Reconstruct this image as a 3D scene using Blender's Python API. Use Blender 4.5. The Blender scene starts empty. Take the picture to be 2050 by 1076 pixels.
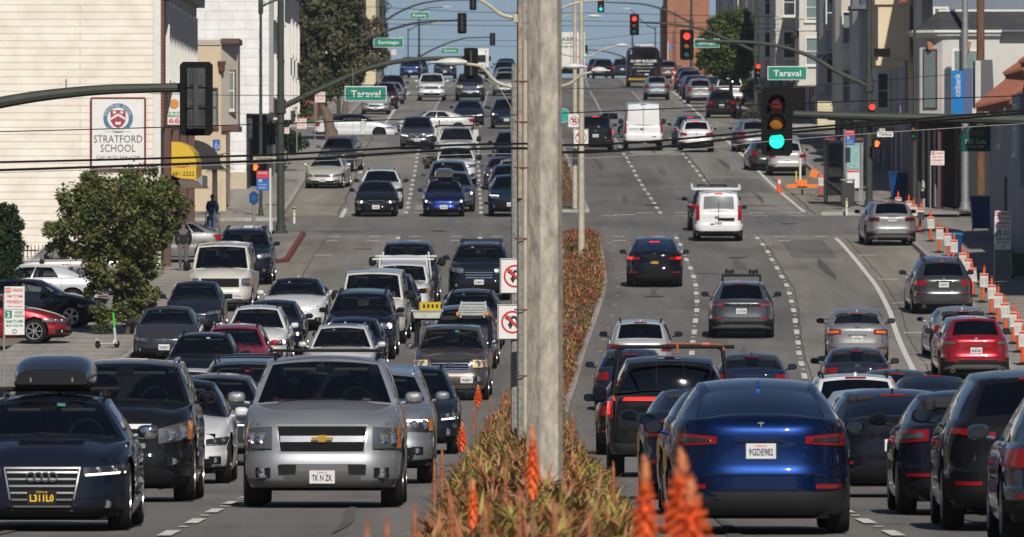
import bpy, bmesh, math, random
import numpy as np
from mathutils import Vector, Matrix
rnd = random.Random(7)
S = bpy.context.scene
COL = S.collection
R_ = math.radians
# ---------------- camera ----------------
F = 19600.0; HX = 1025.0; HY = 430.0; CZ = 6.0
cam = bpy.data.cameras.new('camera'); camo = bpy.data.objects.new('camera', cam); COL.objects.link(camo)
cam.sensor_width = 36; cam.lens = 36 * F / 2050; cam.shift_y = -(538 - HY) / 2050
cam.clip_start = 1; cam.clip_end = 20000
camo.location = (0, 0, CZ); camo.rotation_euler = (R_(90), 0, 0); S.camera = camo
cam.dof.use_dof = True; cam.dof.focus_distance = 165; cam.dof.aperture_fstop = 12
# ---------------- sky and sun ----------------
SUN_EL, SUN_AZ = 38.0, 9.0      # azimuth: degrees to the right of straight behind the camera
w = bpy.data.worlds.new('World'); S.world = w; w.use_nodes = True
nt = w.node_tree; nt.nodes.clear()
sky = nt.nodes.new('ShaderNodeTexSky'); sky.sky_type = 'NISHITA'; sky.sun_disc = False
sky.sun_elevation = R_(SUN_EL); sky.sun_rotation = R_(180 - SUN_AZ)
sky.altitude = 1500; sky.air_density = 1.0; sky.dust_density = 0.3; sky.ozone_density = 2.5
bg = nt.nodes.new('ShaderNodeBackground'); bg.inputs[1].default_value = 0.065
ow = nt.nodes.new('ShaderNodeOutputWorld')
tcw = nt.nodes.new('ShaderNodeTexCoord'); mpw = nt.nodes.new('ShaderNodeMapping'); mpw.inputs['Location'].default_value = (0, 0, .09)
nt.links.new(tcw.outputs['Generated'], mpw.inputs[0]); nt.links.new(mpw.outputs[0], sky.inputs[0])
mulw = nt.nodes.new('ShaderNodeMix'); mulw.data_type = 'RGBA'; mulw.blend_type = 'MULTIPLY'; mulw.inputs[0].default_value = 1; mulw.inputs[7].default_value = (1.12, 1.0, .93, 1)
nt.links.new(sky.outputs[0], mulw.inputs[6]); nt.links.new(mulw.outputs[2], bg.inputs[0]); nt.links.new(bg.outputs[0], ow.inputs[0])
sl = bpy.data.lights.new('sun', 'SUN'); sl.energy = 4.8; sl.angle = R_(0.5); sl.color = (1, .94, .85)
so = bpy.data.objects.new('sun', sl); COL.objects.link(so)
sd = Vector((math.sin(R_(SUN_AZ)) * math.cos(R_(SUN_EL)), -math.cos(R_(SUN_AZ)) * math.cos(R_(SUN_EL)), math.sin(R_(SUN_EL))))
so.rotation_euler = sd.to_track_quat('Z', 'Y').to_euler(); so.location = (50, -50, 80)
S.view_settings.view_transform = 'Standard'; S.view_settings.look = 'None'
S.view_settings.exposure = -0.1; S.view_settings.gamma = 1
S.cycles.max_bounces = 6; S.cycles.transparent_max_bounces = 12; S.cycles.glossy_bounces = 3

# ---------------- helpers ----------------
def pchip(pts):
    xs = [p[0] for p in pts]; ys = [p[1] for p in pts]; n = len(xs)
    h = [xs[i+1]-xs[i] for i in range(n-1)]; d = [(ys[i+1]-ys[i])/h[i] for i in range(n-1)]
    m = [0]*n; m[0] = d[0]; m[-1] = d[-1]
    for i in range(1, n-1):
        m[i] = 0 if d[i-1]*d[i] <= 0 else 2*d[i-1]*d[i]/(d[i-1]+d[i])
    def f(x):
        if x <= xs[0]: return ys[0]+m[0]*(x-xs[0])
        if x >= xs[-1]: return ys[-1]+m[-1]*(x-xs[-1])
        i = 0
        while x > xs[i+1]: i += 1
        t = (x-xs[i])/h[i]
        return ((1+2*t)*(1-t)**2*ys[i] + t*(1-t)**2*h[i]*m[i] + t*t*(3-2*t)*ys[i+1] + t*t*(t-1)*h[i]*m[i+1])
    return f
def lerp(a, b, t): return a+(b-a)*t
# road height above/below the lens, against distance
_H = pchip([(-900,24),(-400,12),(-60,-.2),(0,-1.7),(60,-2.7),(101,-3.3),(119,-3.56),(150,-4.12),(190,-4.6),(220,-4.75),(246,-4.7),(270,-4.1),(290,-3.55),(306,-3.0),(327,-2.4),
    (370,-.95),(400,-.15),(450,1.3),(509,3.3),(560,4.75),(664,7.7),(760,10.0),(830,11.5),(880,12.2),(930,12.0),(1100,9.0),(1500,0),(3000,-25)])
HR = {}
def H(y):
    k = round(y, 1)
    if k not in HR: HR[k] = CZ + _H(k)
    return HR[k]
_L1 = pchip([(-60,4.0),(0,3.9),(100,3.95),(160,4.0),(210,4.15),(240,4.4),(260,4.75),(280,5.15),(294,5.47),(307,5.78),(334,6.2),(365,6.27),(404,6.2),(463,5.95),(523,5.7),(600,5.65),(700,5.7),(760,5.9),(863,6.3),(1000,6.3),(3000,6)])
def C(y): return _L1(y)-3.75
def slope(y): return (H(y+2)-H(y-2))/4
def PX(px, D): return (px-HX)*D/F
def PZ(py, D): return CZ+(HY-py)*D/F
def MP(px, D): return D/F*px      # metres for px pixels at D

# ---- materials
M = {}
def mat(name, col, rough=.6, metal=0., coat=0., noise=0., nscale=3., bump=0., bscale=20., emit=None, estr=1., spec=.5, stretch=None):
    if name in M: return M[name]
    m = bpy.data.materials.new(name); M[name] = m; m.use_nodes = True
    t = m.node_tree; b = t.nodes['Principled BSDF']
    b.inputs['Base Color'].default_value = (*col, 1); b.inputs['Roughness'].default_value = rough
    b.inputs['Metallic'].default_value = metal; b.inputs['Coat Weight'].default_value = coat
    b.inputs['Coat Roughness'].default_value = .04; b.inputs['Specular IOR Level'].default_value = spec
    if emit: b.inputs['Emission Color'].default_value = (*emit, 1); b.inputs['Emission Strength'].default_value = estr
    if noise or bump:
        tc = t.nodes.new('ShaderNodeTexCoord'); src = tc.outputs['Object']
        if stretch:
            mp = t.nodes.new('ShaderNodeMapping'); mp.inputs['Scale'].default_value = stretch
            t.links.new(src, mp.inputs[0]); src = mp.outputs[0]
    if noise:
        n = t.nodes.new('ShaderNodeTexNoise'); n.inputs['Scale'].default_value = nscale; n.inputs['Detail'].default_value = 6; n.inputs['Roughness'].default_value = .65
        t.links.new(src, n.inputs['Vector'])
        r = t.nodes.new('ShaderNodeValToRGB'); r.color_ramp.elements[0].position = .3; r.color_ramp.elements[1].position = .7
        r.color_ramp.elements[0].color = (*[max(0, c*(1-noise)) for c in col], 1); r.color_ramp.elements[1].color = (*[min(1, c*(1+noise)) for c in col], 1)
        t.links.new(n.outputs[0], r.inputs[0]); t.links.new(r.outputs[0], b.inputs['Base Color'])
    if bump:
        n = t.nodes.new('ShaderNodeTexNoise'); n.inputs['Scale'].default_value = bscale; n.inputs['Detail'].default_value = 4
        t.links.new(src, n.inputs['Vector'])
        bp = t.nodes.new('ShaderNodeBump'); bp.inputs['Strength'].default_value = bump; bp.inputs['Distance'].default_value = .02
        t.links.new(n.outputs[0], bp.inputs['Height']); t.links.new(bp.outputs[0], b.inputs['Normal'])
    return m
def glassmat(name, tint=(.05,.06,.07), gl=.5, a=.22):
    """dark car glass: partly see-through, glossy"""
    if name in M: return M[name]
    m = bpy.data.materials.new(name); M[name] = m; m.use_nodes = True
    t = m.node_tree; t.nodes.clear()
    o = t.nodes.new('ShaderNodeOutputMaterial'); tr = t.nodes.new('ShaderNodeBsdfTransparent'); tr.inputs[0].default_value = (a, a*1.03, a*1.02, 1)
    g = t.nodes.new('ShaderNodeBsdfGlossy'); g.inputs['Roughness'].default_value = .03; g.inputs[0].default_value = (.9, .95, 1, 1)
    fr = t.nodes.new('ShaderNodeFresnel'); fr.inputs[0].default_value = 1.75
    mx = t.nodes.new('ShaderNodeMixShader')
    t.links.new(fr.outputs[0], mx.inputs[0]); t.links.new(tr.outputs[0], mx.inputs[1]); t.links.new(g.outputs[0], mx.inputs[2]); t.links.new(mx.outputs[0], o.inputs[0])
    return m
def paint(col, metal=.5, rough=.32):
    k = 'paint_%.3f_%.3f_%.3f_%.1f' % (*col, metal)
    new = k not in M
    if sum(col) < .16 and col[2] < .12: m = mat(k, tuple(c*.65 for c in col), .6, 0, .8, noise=.10, nscale=2.5, spec=.05)
    elif metal > .3 and sum(col) > .8: m = mat(k, tuple(c*.75 for c in col), .48, .5, .8, noise=.06, nscale=2.5)
    elif col[2] > .1 and col[0] < .02: m = mat(k, tuple(c*.72 for c in col), .40, .85, .8, noise=.05, nscale=2.5)
    else: m = mat(k, col, rough, metal if sum(col) > .16 else .3, 1.0, noise=.06, nscale=2.5)
    m.node_tree.nodes['Principled BSDF'].inputs['Coat IOR'].default_value = 1.5 if sum(col) < .16 else 1.6
    return m

# ---- mesh builder
class MB:
    def __init__(s): s.v = []; s.f = []; s.m = []
    def add(s, vs, fs, mi=0):
        o = len(s.v); s.v += [tuple(p) for p in vs]
        for f in fs: s.f.append([i+o for i in f]); s.m.append(mi)
        return s
    def grid(s, rows, mi=0, close=False):
        n = len(rows[0]); vs = [p for r in rows for p in r]; fs = []
        for i in range(len(rows)-1):
            for j in range(n if close else n-1):
                k = (j+1) % n
                fs.append((i*n+j, i*n+k, (i+1)*n+k, (i+1)*n+j))
        return s.add(vs, fs, mi)
    def box(s, c, d, mi=0, rz=0, bev=0, rx=0):
        hx, hy, hz = d[0]/2, d[1]/2, d[2]/2
        if bev:
            b = min(bev, hx*.95, hy*.95, hz*.95)
            pts = []; 
            for (x, y, z) in [(sx, sy, sz) for sx in (-1, 1) for sy in (-1, 1) for sz in (-1, 1)]:
                pts += [(x*hx, y*(hy-b), z*(hz-b)), (x*(hx-b), y*hy, z*(hz-b)), (x*(hx-b), y*(hy-b), z*hz)]
            ix = {}
            for q, (sx, sy, sz) in enumerate([(sx, sy, sz) for sx in (-1, 1) for sy in (-1, 1) for sz in (-1, 1)]): ix[(sx, sy, sz)] = q*3
            fs = []
            for sx in (-1, 1): fs.append([ix[(sx, a, b2)] for a, b2 in ((-1,-1),(1,-1),(1,1),(-1,1))][::sx])
            for sy in (-1, 1): fs.append([ix[(a, sy, b2)]+1 for a, b2 in ((-1,-1),(1,-1),(1,1),(-1,1))][::-sy])
            for sz in (-1, 1): fs.append([ix[(a, b2, sz)]+2 for a, b2 in ((-1,-1),(1,-1),(1,1),(-1,1))][::sz])
            for sx in (-1, 1):
                for sy in (-1, 1):
                    fs.append([ix[(sx, sy, -1)], ix[(sx, sy, -1)]+1, ix[(sx, sy, 1)]+1, ix[(sx, sy, 1)]][::sx*sy])
                    fs.append([ix[(sx, -1, sy)], ix[(sx, 1, sy)], ix[(sx, 1, sy)]+2, ix[(sx, -1, sy)]+2][::sx*sy])
                    fs.append([ix[(-1, sx, sy)]+1, ix[(-1, sx, sy)]+2, ix[(1, sx, sy)]+2, ix[(1, sx, sy)]+1][::sx*sy])
                    for sz in (-1, 1): fs.append([ix[(sx, sy, sz)], ix[(sx, sy, sz)]+1, ix[(sx, sy, sz)]+2][::sx*sy*sz])
        else:
            pts = [(x*hx, y*hy, z*hz) for x in (-1, 1) for y in (-1, 1) for z in (-1, 1)]
            fs = [(0,1,3,2),(4,6,7,5),(0,4,5,1),(2,3,7,6),(0,2,6,4),(1,5,7,3)]
        ca, sa = math.cos(rz), math.sin(rz); cx, sx_ = math.cos(rx), math.sin(rx)
        out = []
        for x, y, z in pts:
            y, z = y*cx-z*sx_, y*sx_+z*cx
            out.append((c[0]+x*ca-y*sa, c[1]+x*sa+y*ca, c[2]+z))
        return s.add(out, fs, mi)
    def tube(s, pts, r, n=8, mi=0, cap=True):
        pts = [Vector(p) for p in pts]; rs = r if isinstance(r, (list, tuple)) else [r]*len(pts); rows = []
        for i, p in enumerate(pts):
            d = (pts[min(i+1, len(pts)-1)]-pts[max(i-1, 0)]).normalized()
            u = d.cross(Vector((0, 0, 1)));
            if u.length < .05: u = d.cross(Vector((0, 1, 0)))
            u.normalize(); v = d.cross(u)
            rows.append([p+(u*math.cos(a)+v*math.sin(a))*rs[i] for a in [2*math.pi*k/n for k in range(n)]])
        s.grid(rows, mi, True)
        if cap:
            s.add(rows[0], [list(range(n))], mi); s.add(rows[-1], [list(range(n))[::-1]], mi)
        return s
    def lathe(s, prof, c=(0,0,0), n=16, axis='z', mi=0):
        rows = []
        for r, h in prof:
            row = []
            for k in range(n):
                a = 2*math.pi*k/n; p = (r*math.cos(a), r*math.sin(a), h)
                if axis == 'x': p = (p[2], p[0], p[1])
                if axis == 'y': p = (p[0], p[2], p[1])
                row.append((p[0]+c[0], p[1]+c[1], p[2]+c[2]))
            rows.append(row)
        return s.grid(rows, mi, True)
    def prism(s, poly, y0, y1, mi=0, axis='y'):
        """polygon in (x,z) extruded from y0 to y1"""
        n = len(poly); f = (lambda p, y: (p[0], y, p[1])) if axis == 'y' else ((lambda p, y: (y, p[0], p[1])) if axis == 'x' else (lambda p, y: (p[0], p[1], y)))
        vs = [f(p, y0) for p in poly]+[f(p, y1) for p in poly]
        fs = [list(range(n)), list(range(2*n-1, n-1, -1))]+[(i, i+n, (i+1) % n+n, (i+1) % n) for i in range(n)]
        return s.add(vs, fs, mi)
    def build(s, name, mats, parent=None, smooth=35, merge=False, loc=None, recalc=True):
        me = bpy.data.meshes.new(name); me.from_pydata(s.v, [], s.f)
        if not isinstance(mats, (list, tuple)): mats = [mats]
        for m in mats: me.materials.append(m)
        if len(mats) > 1: me.polygons.foreach_set('material_index', s.m)
        if recalc or merge:
            bm = bmesh.new(); bm.from_mesh(me)
            if merge: bmesh.ops.remove_doubles(bm, verts=bm.verts, dist=.0008)
            bm.normal_update()
            bmesh.ops.recalc_face_normals(bm, faces=bm.faces)
            lv = [v for v in bm.verts if not v.link_faces]
            if lv: bmesh.ops.delete(bm, geom=lv, context='VERTS')
            bm.to_mesh(me); bm.free()
        if smooth:
            me.polygons.foreach_set('use_smooth', [True]*len(me.polygons))
            me.set_sharp_from_angle(angle=R_(smooth))
        o = bpy.data.objects.new(name, me); COL.objects.link(o)
        if parent: o.parent = parent
        if loc: o.location = loc
        return o
def tag(o, label=None, cat=None, group=None, kind=None):
    if label: o['label'] = label
    if cat: o['category'] = cat
    if group: o['group'] = group
    if kind: o['kind'] = kind
    return o
def empty(name, loc, label, cat, group=None, rz=0):
    o = bpy.data.objects.new(name, None); COL.objects.link(o); o.location = loc; o.rotation_euler = (0, 0, rz); o.empty_display_size = .1
    return tag(o, label, cat, group)
def share(o, name, parent, loc=(0,0,0), rot=(0,0,0)):
    c = bpy.data.objects.new(name, o); COL.objects.link(c); c.parent = parent; c.location = loc; c.rotation_euler = rot; return c
TXT = {}
def text_me(s_, m, key=None, bold=0.0):
    k = (s_, m.name, bold)
    if k in TXT: return TXT[k]
    cu = bpy.data.curves.new('t', 'FONT'); cu.body = s_; cu.size = 1; cu.extrude = .004; cu.offset = bold; cu.align_x = 'CENTER'; cu.align_y = 'CENTER'
    cu.resolution_u = 2
    o = bpy.data.objects.new('t', cu); COL.objects.link(o)
    me = bpy.data.meshes.new_from_object(o); bpy.data.objects.remove(o)
    me.materials.clear(); me.materials.append(m)
    co = np.array([v.co[:] for v in me.vertices]) if len(me.vertices) else np.zeros((1, 3))
    TXT[k] = (me, co[:, 0].max()-co[:, 0].min(), co[:, 1].max()-co[:, 1].min(), (co[:, 0].max()+co[:, 0].min())/2, (co[:, 1].max()+co[:, 1].min())/2)
    return TXT[k]
def text(s_, m, w, h, loc, parent=None, rz=0, name='lettering', rx=90, ry=0, bold=0.0):
    """lettering of width w and height h facing -y (rz turns it)"""
    me, tw, th, cx, cy = text_me(s_, m, bold=bold)
    o = bpy.data.objects.new(name, me); COL.objects.link(o)
    if parent: o.parent = parent
    sx = w/max(tw, .01); sy = h/max(th, .01)
    o.scale = (sx, sy, .5)
    o.rotation_euler = (R_(rx), R_(ry), rz)
    Rm = o.rotation_euler.to_matrix()
    o.location = Vector(loc)-Rm@Vector((cx*sx, cy*sy, 0))
    return o
# ---------------- vehicle builder ----------------
BLK = mat('black_plastic', (.012,.012,.013), .65, spec=.15); RUB = mat('tyre_rubber', (.017,.016,.016), .9, bump=.3, bscale=60, spec=.1)
GLT = mat('sky_reflect_glass', (.002,.010,.035), .06, 0, 1, spec=.3)  # blue of the reflected sky is put into the glass colour
CHR = mat('chrome', (.75,.76,.78), .12, 1.0); SIL = mat('silver_plastic', (.22,.225,.235), .4, .6); UND = mat('underbody_black', (.008,.008,.009), .9, spec=.05)
INT = mat('car_interior', (.03,.03,.034), .9, spec=.1); INTT = mat('interior_tan', (.22,.17,.12), .8)
GLS = glassmat('tinted_glass', a=.55); GLD = glassmat('privacy_glass', a=.10)
TRL = mat('tail_lens_red', (.22,.006,.010), .3, 0, .8, spec=.2); TRN = mat('tail_lens_dark', (.08,.006,.010), .3, 0, .8, spec=.2); TRE = mat('brake_light_lit', (.7,.01,.01), .2, emit=(1,.03,.02), estr=1.6)
HLG = mat('headlight_lens', (.20,.21,.23), .22, .7, 1); HLD = mat('headlight_dark', (.035,.037,.042), .3, .4, 1); HLE = mat('headlight_lit', (1,.95,.85), .2, emit=(1,.93,.75), estr=5.)
AMB = mat('amber_lens', (.75,.22,.02), .2, 0, 1); DRL = mat('running_light_lit', (1,1,1), .2, emit=(.9,.96,1), estr=2.6)
PLW = mat('plate_white', (.62,.62,.6), .4); PLK = mat('plate_black', (.01,.01,.012), .3); PLT = mat('plate_ink', (.03,.04,.12), .5); PLY = mat('plate_yellow_ink', (.8,.5,.02), .5); PLR = mat('plate_red_ink', (.6,.03,.03), .5)
RIMS = mat('alloy_rim', (.5,.51,.53), .3, .8); RIMD = mat('dark_rim', (.05,.05,.055), .35, .6); MIRG = mat('mirror_glass', (.07,.085,.11), .05, 1.0)
MESHM = mat('grille_mesh', (.009,.009,.010), .8, spec=.1)
GOLD = mat('gold_emblem', (.75,.42,.05), .3, .7, 1); GLMT = mat('glimpse_teal', (.05,.22,.19), .5); GLMW = mat('glimpse_white', (.35,.35,.33), .5)

T = dict(L=4.75, W=1.84, H=1.45, gc=.19, zhf=.72, zc=.97, zd=1.03, ze=.98, yc=1.2, yrf=1.95, yrr=3.5, yrb=4.2, Hr=1.36, rw=.60, wr=.335, ya=.93, wb=2.75,
         nf=4.2, nr=5.0, tall=0, bed=0, side=1, fr=1, frec=1.0, rrec=1.0)
KT = {
 'sedan': dict(),
 'fastback': dict(H=1.50, zc=1.0, zd=1.14, ze=1.06, yrr=3.1, yrb=4.45, Hr=1.47, L=4.75, W=1.92, wr=.36, rw=.62, zhf=.74, glassroof=1, nr=4.2),
 'hatch': dict(L=4.4, H=1.47, yrr=3.4, yrb=4.1, zd=1.05, ze=1.0, W=1.8),
 'wagon': dict(L=4.85, W=1.86, H=1.62, zhf=.86, zc=1.05, zd=1.08, ze=1.03, yrr=4.1, yrb=4.6, Hr=1.54, wr=.36, gc=.24),
 'suv': dict(L=4.65, W=1.87, H=1.70,  zhf=.92, zc=1.10, zd=1.14, ze=1.10, yc=1.15, yrf=1.8, yrr=3.95, yrb=4.45, Hr=1.62, rw=.63, wr=.37, gc=.24, nf=4.6, nr=5.5),
 'bigsuv': dict(L=5.2, W=2.02, H=1.90, zhf=1.10, zc=1.24, zd=1.26, ze=1.22, yc=1.42, yrf=2.05, yrr=4.75, yrb=5.05, Hr=1.85, rw=.72, wr=.40, gc=.27, nf=6.5, nr=8, wb=2.95, ya=1.0),
 'pickup': dict(L=5.7, W=2.0, H=1.90, zhf=1.10, zc=1.24, zd=1.26, ze=1.24, yc=1.45, yrf=2.1, yrr=3.75, yrb=3.95, Hr=1.86, rw=.70, wr=.40, gc=.30, nf=6.5, nr=12, wb=3.6, ya=1.0, bed=1),
 'van': dict(L=5.5, W=2.01, H=2.08, zhf=1.10, zc=1.28, zd=1.30, ze=1.28, yc=.85, yrf=1.45, yrr=5.15, yrb=5.35, Hr=2.04, rw=.80, wr=.37, gc=.28, nf=6, nr=10, wb=3.5, ya=.85),
 'minivan': dict(L=5.1, W=1.98, H=1.76, zhf=.92, zc=1.08, zd=1.14, ze=1.1, yc=1.0, yrf=1.8, yrr=4.6, yrb=4.95, Hr=1.70, rw=.68, wr=.35, gc=.2),
}
def ell(pts): return pchip(pts)
INS = pchip([(0,.06),(.15,.02),(.43,0),(.46,.012),(.56,.003),(.72,0),(.82,.02),(.93,.045),(1,.085)])
FREC = pchip([(0,.12),(.08,.05),(.2,0),(.42,.0),(.50,.03),(.7,.045),(.88,.075),(.95,.125),(1,.22)])
RREC = pchip([(0,.15),(.1,.05),(.22,0),(.43,.0),(.46,.03),(.55,.045),(.70,.06),(.82,.055),(.93,.06),(1,.13)])
class Shape:
    def __init__(s, K):
        s.K = K; s.__dict__.update(K)
        s.zb = pchip([(0,K['zhf']-.03),(.25,K['zhf']+.03),(K['yc']+.1,K['zc']),(K['yrb'] if not K['bed'] else K['L']*.6,K['zd']),(K['L'],K['ze'])])
    def dims(s, f):
        a = s.W/2-INS(f); y0 = FREC(f)*s.frec; y1 = s.L-RREC(f)*s.rrec
        return a, (y0+y1)/2, (y1-y0)/2
    def hw(s, f, y):
        a, c, b = s.dims(f); n = s.nf if y < c else s.nr; t = min(1, abs(y-c)/b); return a*max(0, 1-t**n)**(1/n)
    def yf(s, f, x):
        a, c, b = s.dims(f); t = min(.999, abs(x)/a); return c-b*(1-t**s.nf)**(1/s.nf)
    def yr(s, f, x):
        a, c, b = s.dims(f); t = min(.999, abs(x)/a); return c+b*(1-t**s.nr)**(1/s.nr)
    def z(s, f, y): return s.gc+(s.zb(y)-s.gc)*f
    def front(s, x, z):
        y = .05
        for _ in range(3):
            f = min(1, max(0, (z-s.gc)/(s.zb(y)-s.gc))); y = s.yf(f, x)
        return y
    def roofH(s, c):
        if c < .3: return s.H-(.05 if not s.tall else .02)*(1-c/.3)**2
        return s.H-(s.H-s.Hr)*((c-.3)/.7)**2.2
    def rw_(s, c): return s.rw*(1-.05*(2*c-1)**2) if s.nr > 7 else s.rw*(1-.07*(2*c-1)**2-.03*c)
    def rear(s, x, z):
        y = s.L-.1
        zb_ = s.zb(s.yrb)
        if z > zb_+.0:
            b = min(1, (z-zb_)/(s.Hr-zb_)); a = max(-1, min(1, x/lerp(s.wbr(), s.rw_(1), b)))
            return lerp(s.yrb-.10*a*a, s.yrr-.06*a*a, b)
        for _ in range(3):
            f = min(1, max(0, (z-s.gc)/(s.zb(y)-s.gc))); y = s.yr(f, x)
        return y
    def wbr(s): return s.hw(1, s.yrb-.1)-.012
def wheel_meshes(r, w, style):
    k = (round(r, 2), round(w, 2), style)
    if k in WH: return WH[k]
    h = w/2
    t = MB().lathe([(r*.66, -h*.85),(r*.72, -h),(r*.93, -h),(r*.985, -h*.8),(r, -h*.5),(r, h*.5),(r*.985, h*.8),(r*.93, h),(r*.72, h),(r*.66, h*.85)], n=28, axis='x')
    me = t.build('tyre', RUB).data; bpy.data.objects.remove(bpy.data.objects[[o.name for o in bpy.data.objects if o.data == me][0]])
    b = MB(); b.lathe([(r*.68, h*.86),(r*.70, h*.95),(r*.64, h*.92),(r*.60, h*.3),(.0001, h*.28)], n=28, axis='x', mi=1)
    b.lathe([(r*.705, h*.9),(r*.69, h*.99),(r*.63, h*.97),(r*.62, h*.7)], n=28, axis='x')
    n = {'five': 5, 'ten': 10, 'multi': 7}[style[:5].rstrip('_')] if style[:5].rstrip('_') in ('five','ten','multi') else 5
    for q in range(n):
        a = 2*math.pi*q/n
        for dd in ((-.11, .11) if n == 5 else (0,)):
            a2 = a+dd
            u = (math.cos(a2), math.sin(a2)); v = (-u[1], u[0]); wd = r*.045 if n > 5 else r*.05
            p = []
            for rr, hh, ww in ((r*.10, h*.9, wd*1.1),(r*.66, h*.95, wd)):
                for sg in (-1, 1): p.append((hh, u[0]*rr+v[0]*ww*sg, u[1]*rr+v[1]*ww*sg))
            p += [(x-.03, y, z) for x, y, z in p]
            b.add(p, [(0,1,3,2),(4,6,7,5),(0,2,6,4),(1,5,7,3)])
    b.lathe([(.0001, h*.97),(r*.12, h*.97),(r*.14, h*.8)], n=12, axis='x')
    ob = b.build('rim', [RIMD if 'dark' in style else RIMS, UND]); me2 = ob.data; bpy.data.objects.remove(ob)
    WH[k] = (me, me2); return WH[k]
WH = {}; CREW = []
def vehicle(name, label, cat, X, D, face, kind='sedan', col=(.02,.02,.025), metal=.5, group=None, head=0, rims='five', zoff=0, front=None, back=None, rails=0, mir='body', tint=None,
            plate=('w', None), seats=True, extras=None, rake=True, pitch=None, roll=0, **ov):
    K = dict(T); K.update(KT[kind]); L0 = K['L']; K.update(ov)
    for q_ in ('yrr', 'yrb', 'wb'):
        if q_ not in ov: K[q_] = K[q_]*K['L']/L0 if q_ == 'wb' else K[q_]+(K['L']-L0)
    if K['bed'] and 'yrr' not in ov: K['yrr'] -= K['L']-L0; K['yrb'] -= K['L']-L0
    if K['yrb'] > K['L']-.06: K['yrb'] = K['L']-.06
    s = Shape(K)
    L, W = s.L, s.W
    hd = -math.atan((C(D+6)-C(D-2))/8) if rake else 0
    rz = hd + (math.pi if face == 'r' else 0) + R_(head)
    yc_ = D+L/2*abs(math.cos(rz-hd)) if abs(head) < 60 else D
    root = empty(name, (X+(yc_-D)*math.tan(-hd)*0, yc_, H(yc_)+zoff), label, cat, group)
    sl_ = math.atan(slope(yc_)) if pitch is None else pitch
    root.rotation_euler = (sl_*math.cos(rz), -sl_*math.sin(rz)*1.0, rz)
    P = paint(col, metal)
    # ---- body shell
    fr_ = [0,.08,.18,.3,.43,.46,.56,.66,.76,.85,.91,.96,1.0]; NS = 40; NF = 18
    hb_ = lambda u: .05*(1-u*u)+.014*(1/(1+math.exp((abs(u)-.62)*38)))
    def side(sg):
        rows = []; fl = []
        for f in fr_:
            a, c, b = s.dims(f); y0 = c-b*2**(-1/s.nf); y1 = c+b*2**(-1/s.nr); row = []; rf = []
            for i in range(NS+1):
                y = lerp(y0, y1, i/NS); x = s.hw(f, y); z = s.z(f, y); fg = 0
                for yw in (s.ya, s.ya+s.wb):
                    dy, dz = y-yw, z-s.wr; d = math.hypot(dy, dz); ra = s.wr+.065
                    if d < ra or (abs(dy) < ra and z < s.wr):
                        fg = 1
                        if z < s.wr and abs(dy) < ra: 
                            yy = math.copysign(ra, dy) if dy else ra
                            if abs(abs(dy)-ra) < .09: y = yw+yy
                        elif d > .05: y = yw+dy/d*ra; z = s.wr+dz/d*ra
                row.append((sg*x, y-L/2, z)); rf.append(fg)
            rows.append(row); fl.append(rf)
        return rows, fl
    b = MB(); tops = {}
    for sg in (1, -1):
        rows, fl = side(sg); n = NS+1; vs = [p for r in rows for p in r]; fs = []
        for i in range(len(rows)-1):
            for j in range(NS):
                if fl[i][j] and fl[i][j+1] and fl[i+1][j] and fl[i+1][j+1]: continue
                fs.append((i*n+j, i*n+j+1, (i+1)*n+j+1, (i+1)*n+j))
        b.add(vs, fs); tops[sg] = rows
    for end in (0, 1):
        rows = []
        for k, f in enumerate(fr_):
            a, c, bb = s.dims(f); n_ = s.nf if end == 0 else s.nr; xm = a*2**(-1/n_); row = []
            for j in range(NF+1):
                x = lerp(-xm, xm, j/NF); y = s.yf(f, x) if end == 0 else s.yr(f, x)
                row.append((x, y-L/2, s.z(f, y)))
            e = 0 if end == 0 else NS
            row[0] = tops[-1][k][e]; row[-1] = tops[1][k][e]
            rows.append(row)
        b.grid(rows)
        # cap fillers front/rear of the hood grid
        last = rows[-1]; pa, pb = tops[-1][-1][0 if end == 0 else NS], tops[1][-1][0 if end == 0 else NS]
        cap = []
        for t_ in (0, .25, .5, .75, 1):
            r2 = []
            for j in range(NF+1):
                p = last[j]; q = (lerp(pa[0], pb[0], j/NF), pa[1], pa[2]); u = 2*j/NF-1
                cr = hb_(u)
                y_ = lerp(p[1], q[1], t_); x_ = lerp(p[0], q[0], t_)
                zz = s.zb(y_+L/2) if t_ > 0 else p[2]
                r2.append((x_, y_, zz+cr*(1-(1-t_)**2)))
            cap.append(r2)
        b.grid(cap)
    capr = []
    for i in range(NS+1):
        pa, pb = tops[-1][-1][i], tops[1][-1][i]
        capr.append([(lerp(pa[0], pb[0], j/NF), pa[1], pa[2]+hb_(2*j/NF-1)) for j in range(NF+1)])
    for i in range(NS):
        y = (capr[i][0][1]+capr[i+1][0][1])/2+L/2
        inside = s.yc+.22 < y < s.yrb-.12
        bedz = s.bed and s.yrb+.12 < y < L-.1
        if bedz:
            q0 = [(p[0]*.9, p[1], p[2]-.42) for p in capr[i]]; q1 = [(p[0]*.9, p[1], p[2]-.42) for p in capr[i+1]]
            b.grid([q0, q1], 1)
            for e in (0, -1): b.add([capr[i][e], capr[i+1][e], q1[e], q0[e]], [(0,1,2,3)], 1)
            continue
        b.grid([capr[i], capr[i+1]], 1 if inside else 0)
    if s.bed: b.box((0, L/2-.13, s.zb(L)-.2), (W*.88, .05, .42), 1)
    # ---- greenhouse
    zbf = lambda y: s.zb(y)-.012
    wbf = s.hw(1, s.yc+.12)-.012; wbr = s.wbr(); e1 = .12; e2 = .06
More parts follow.
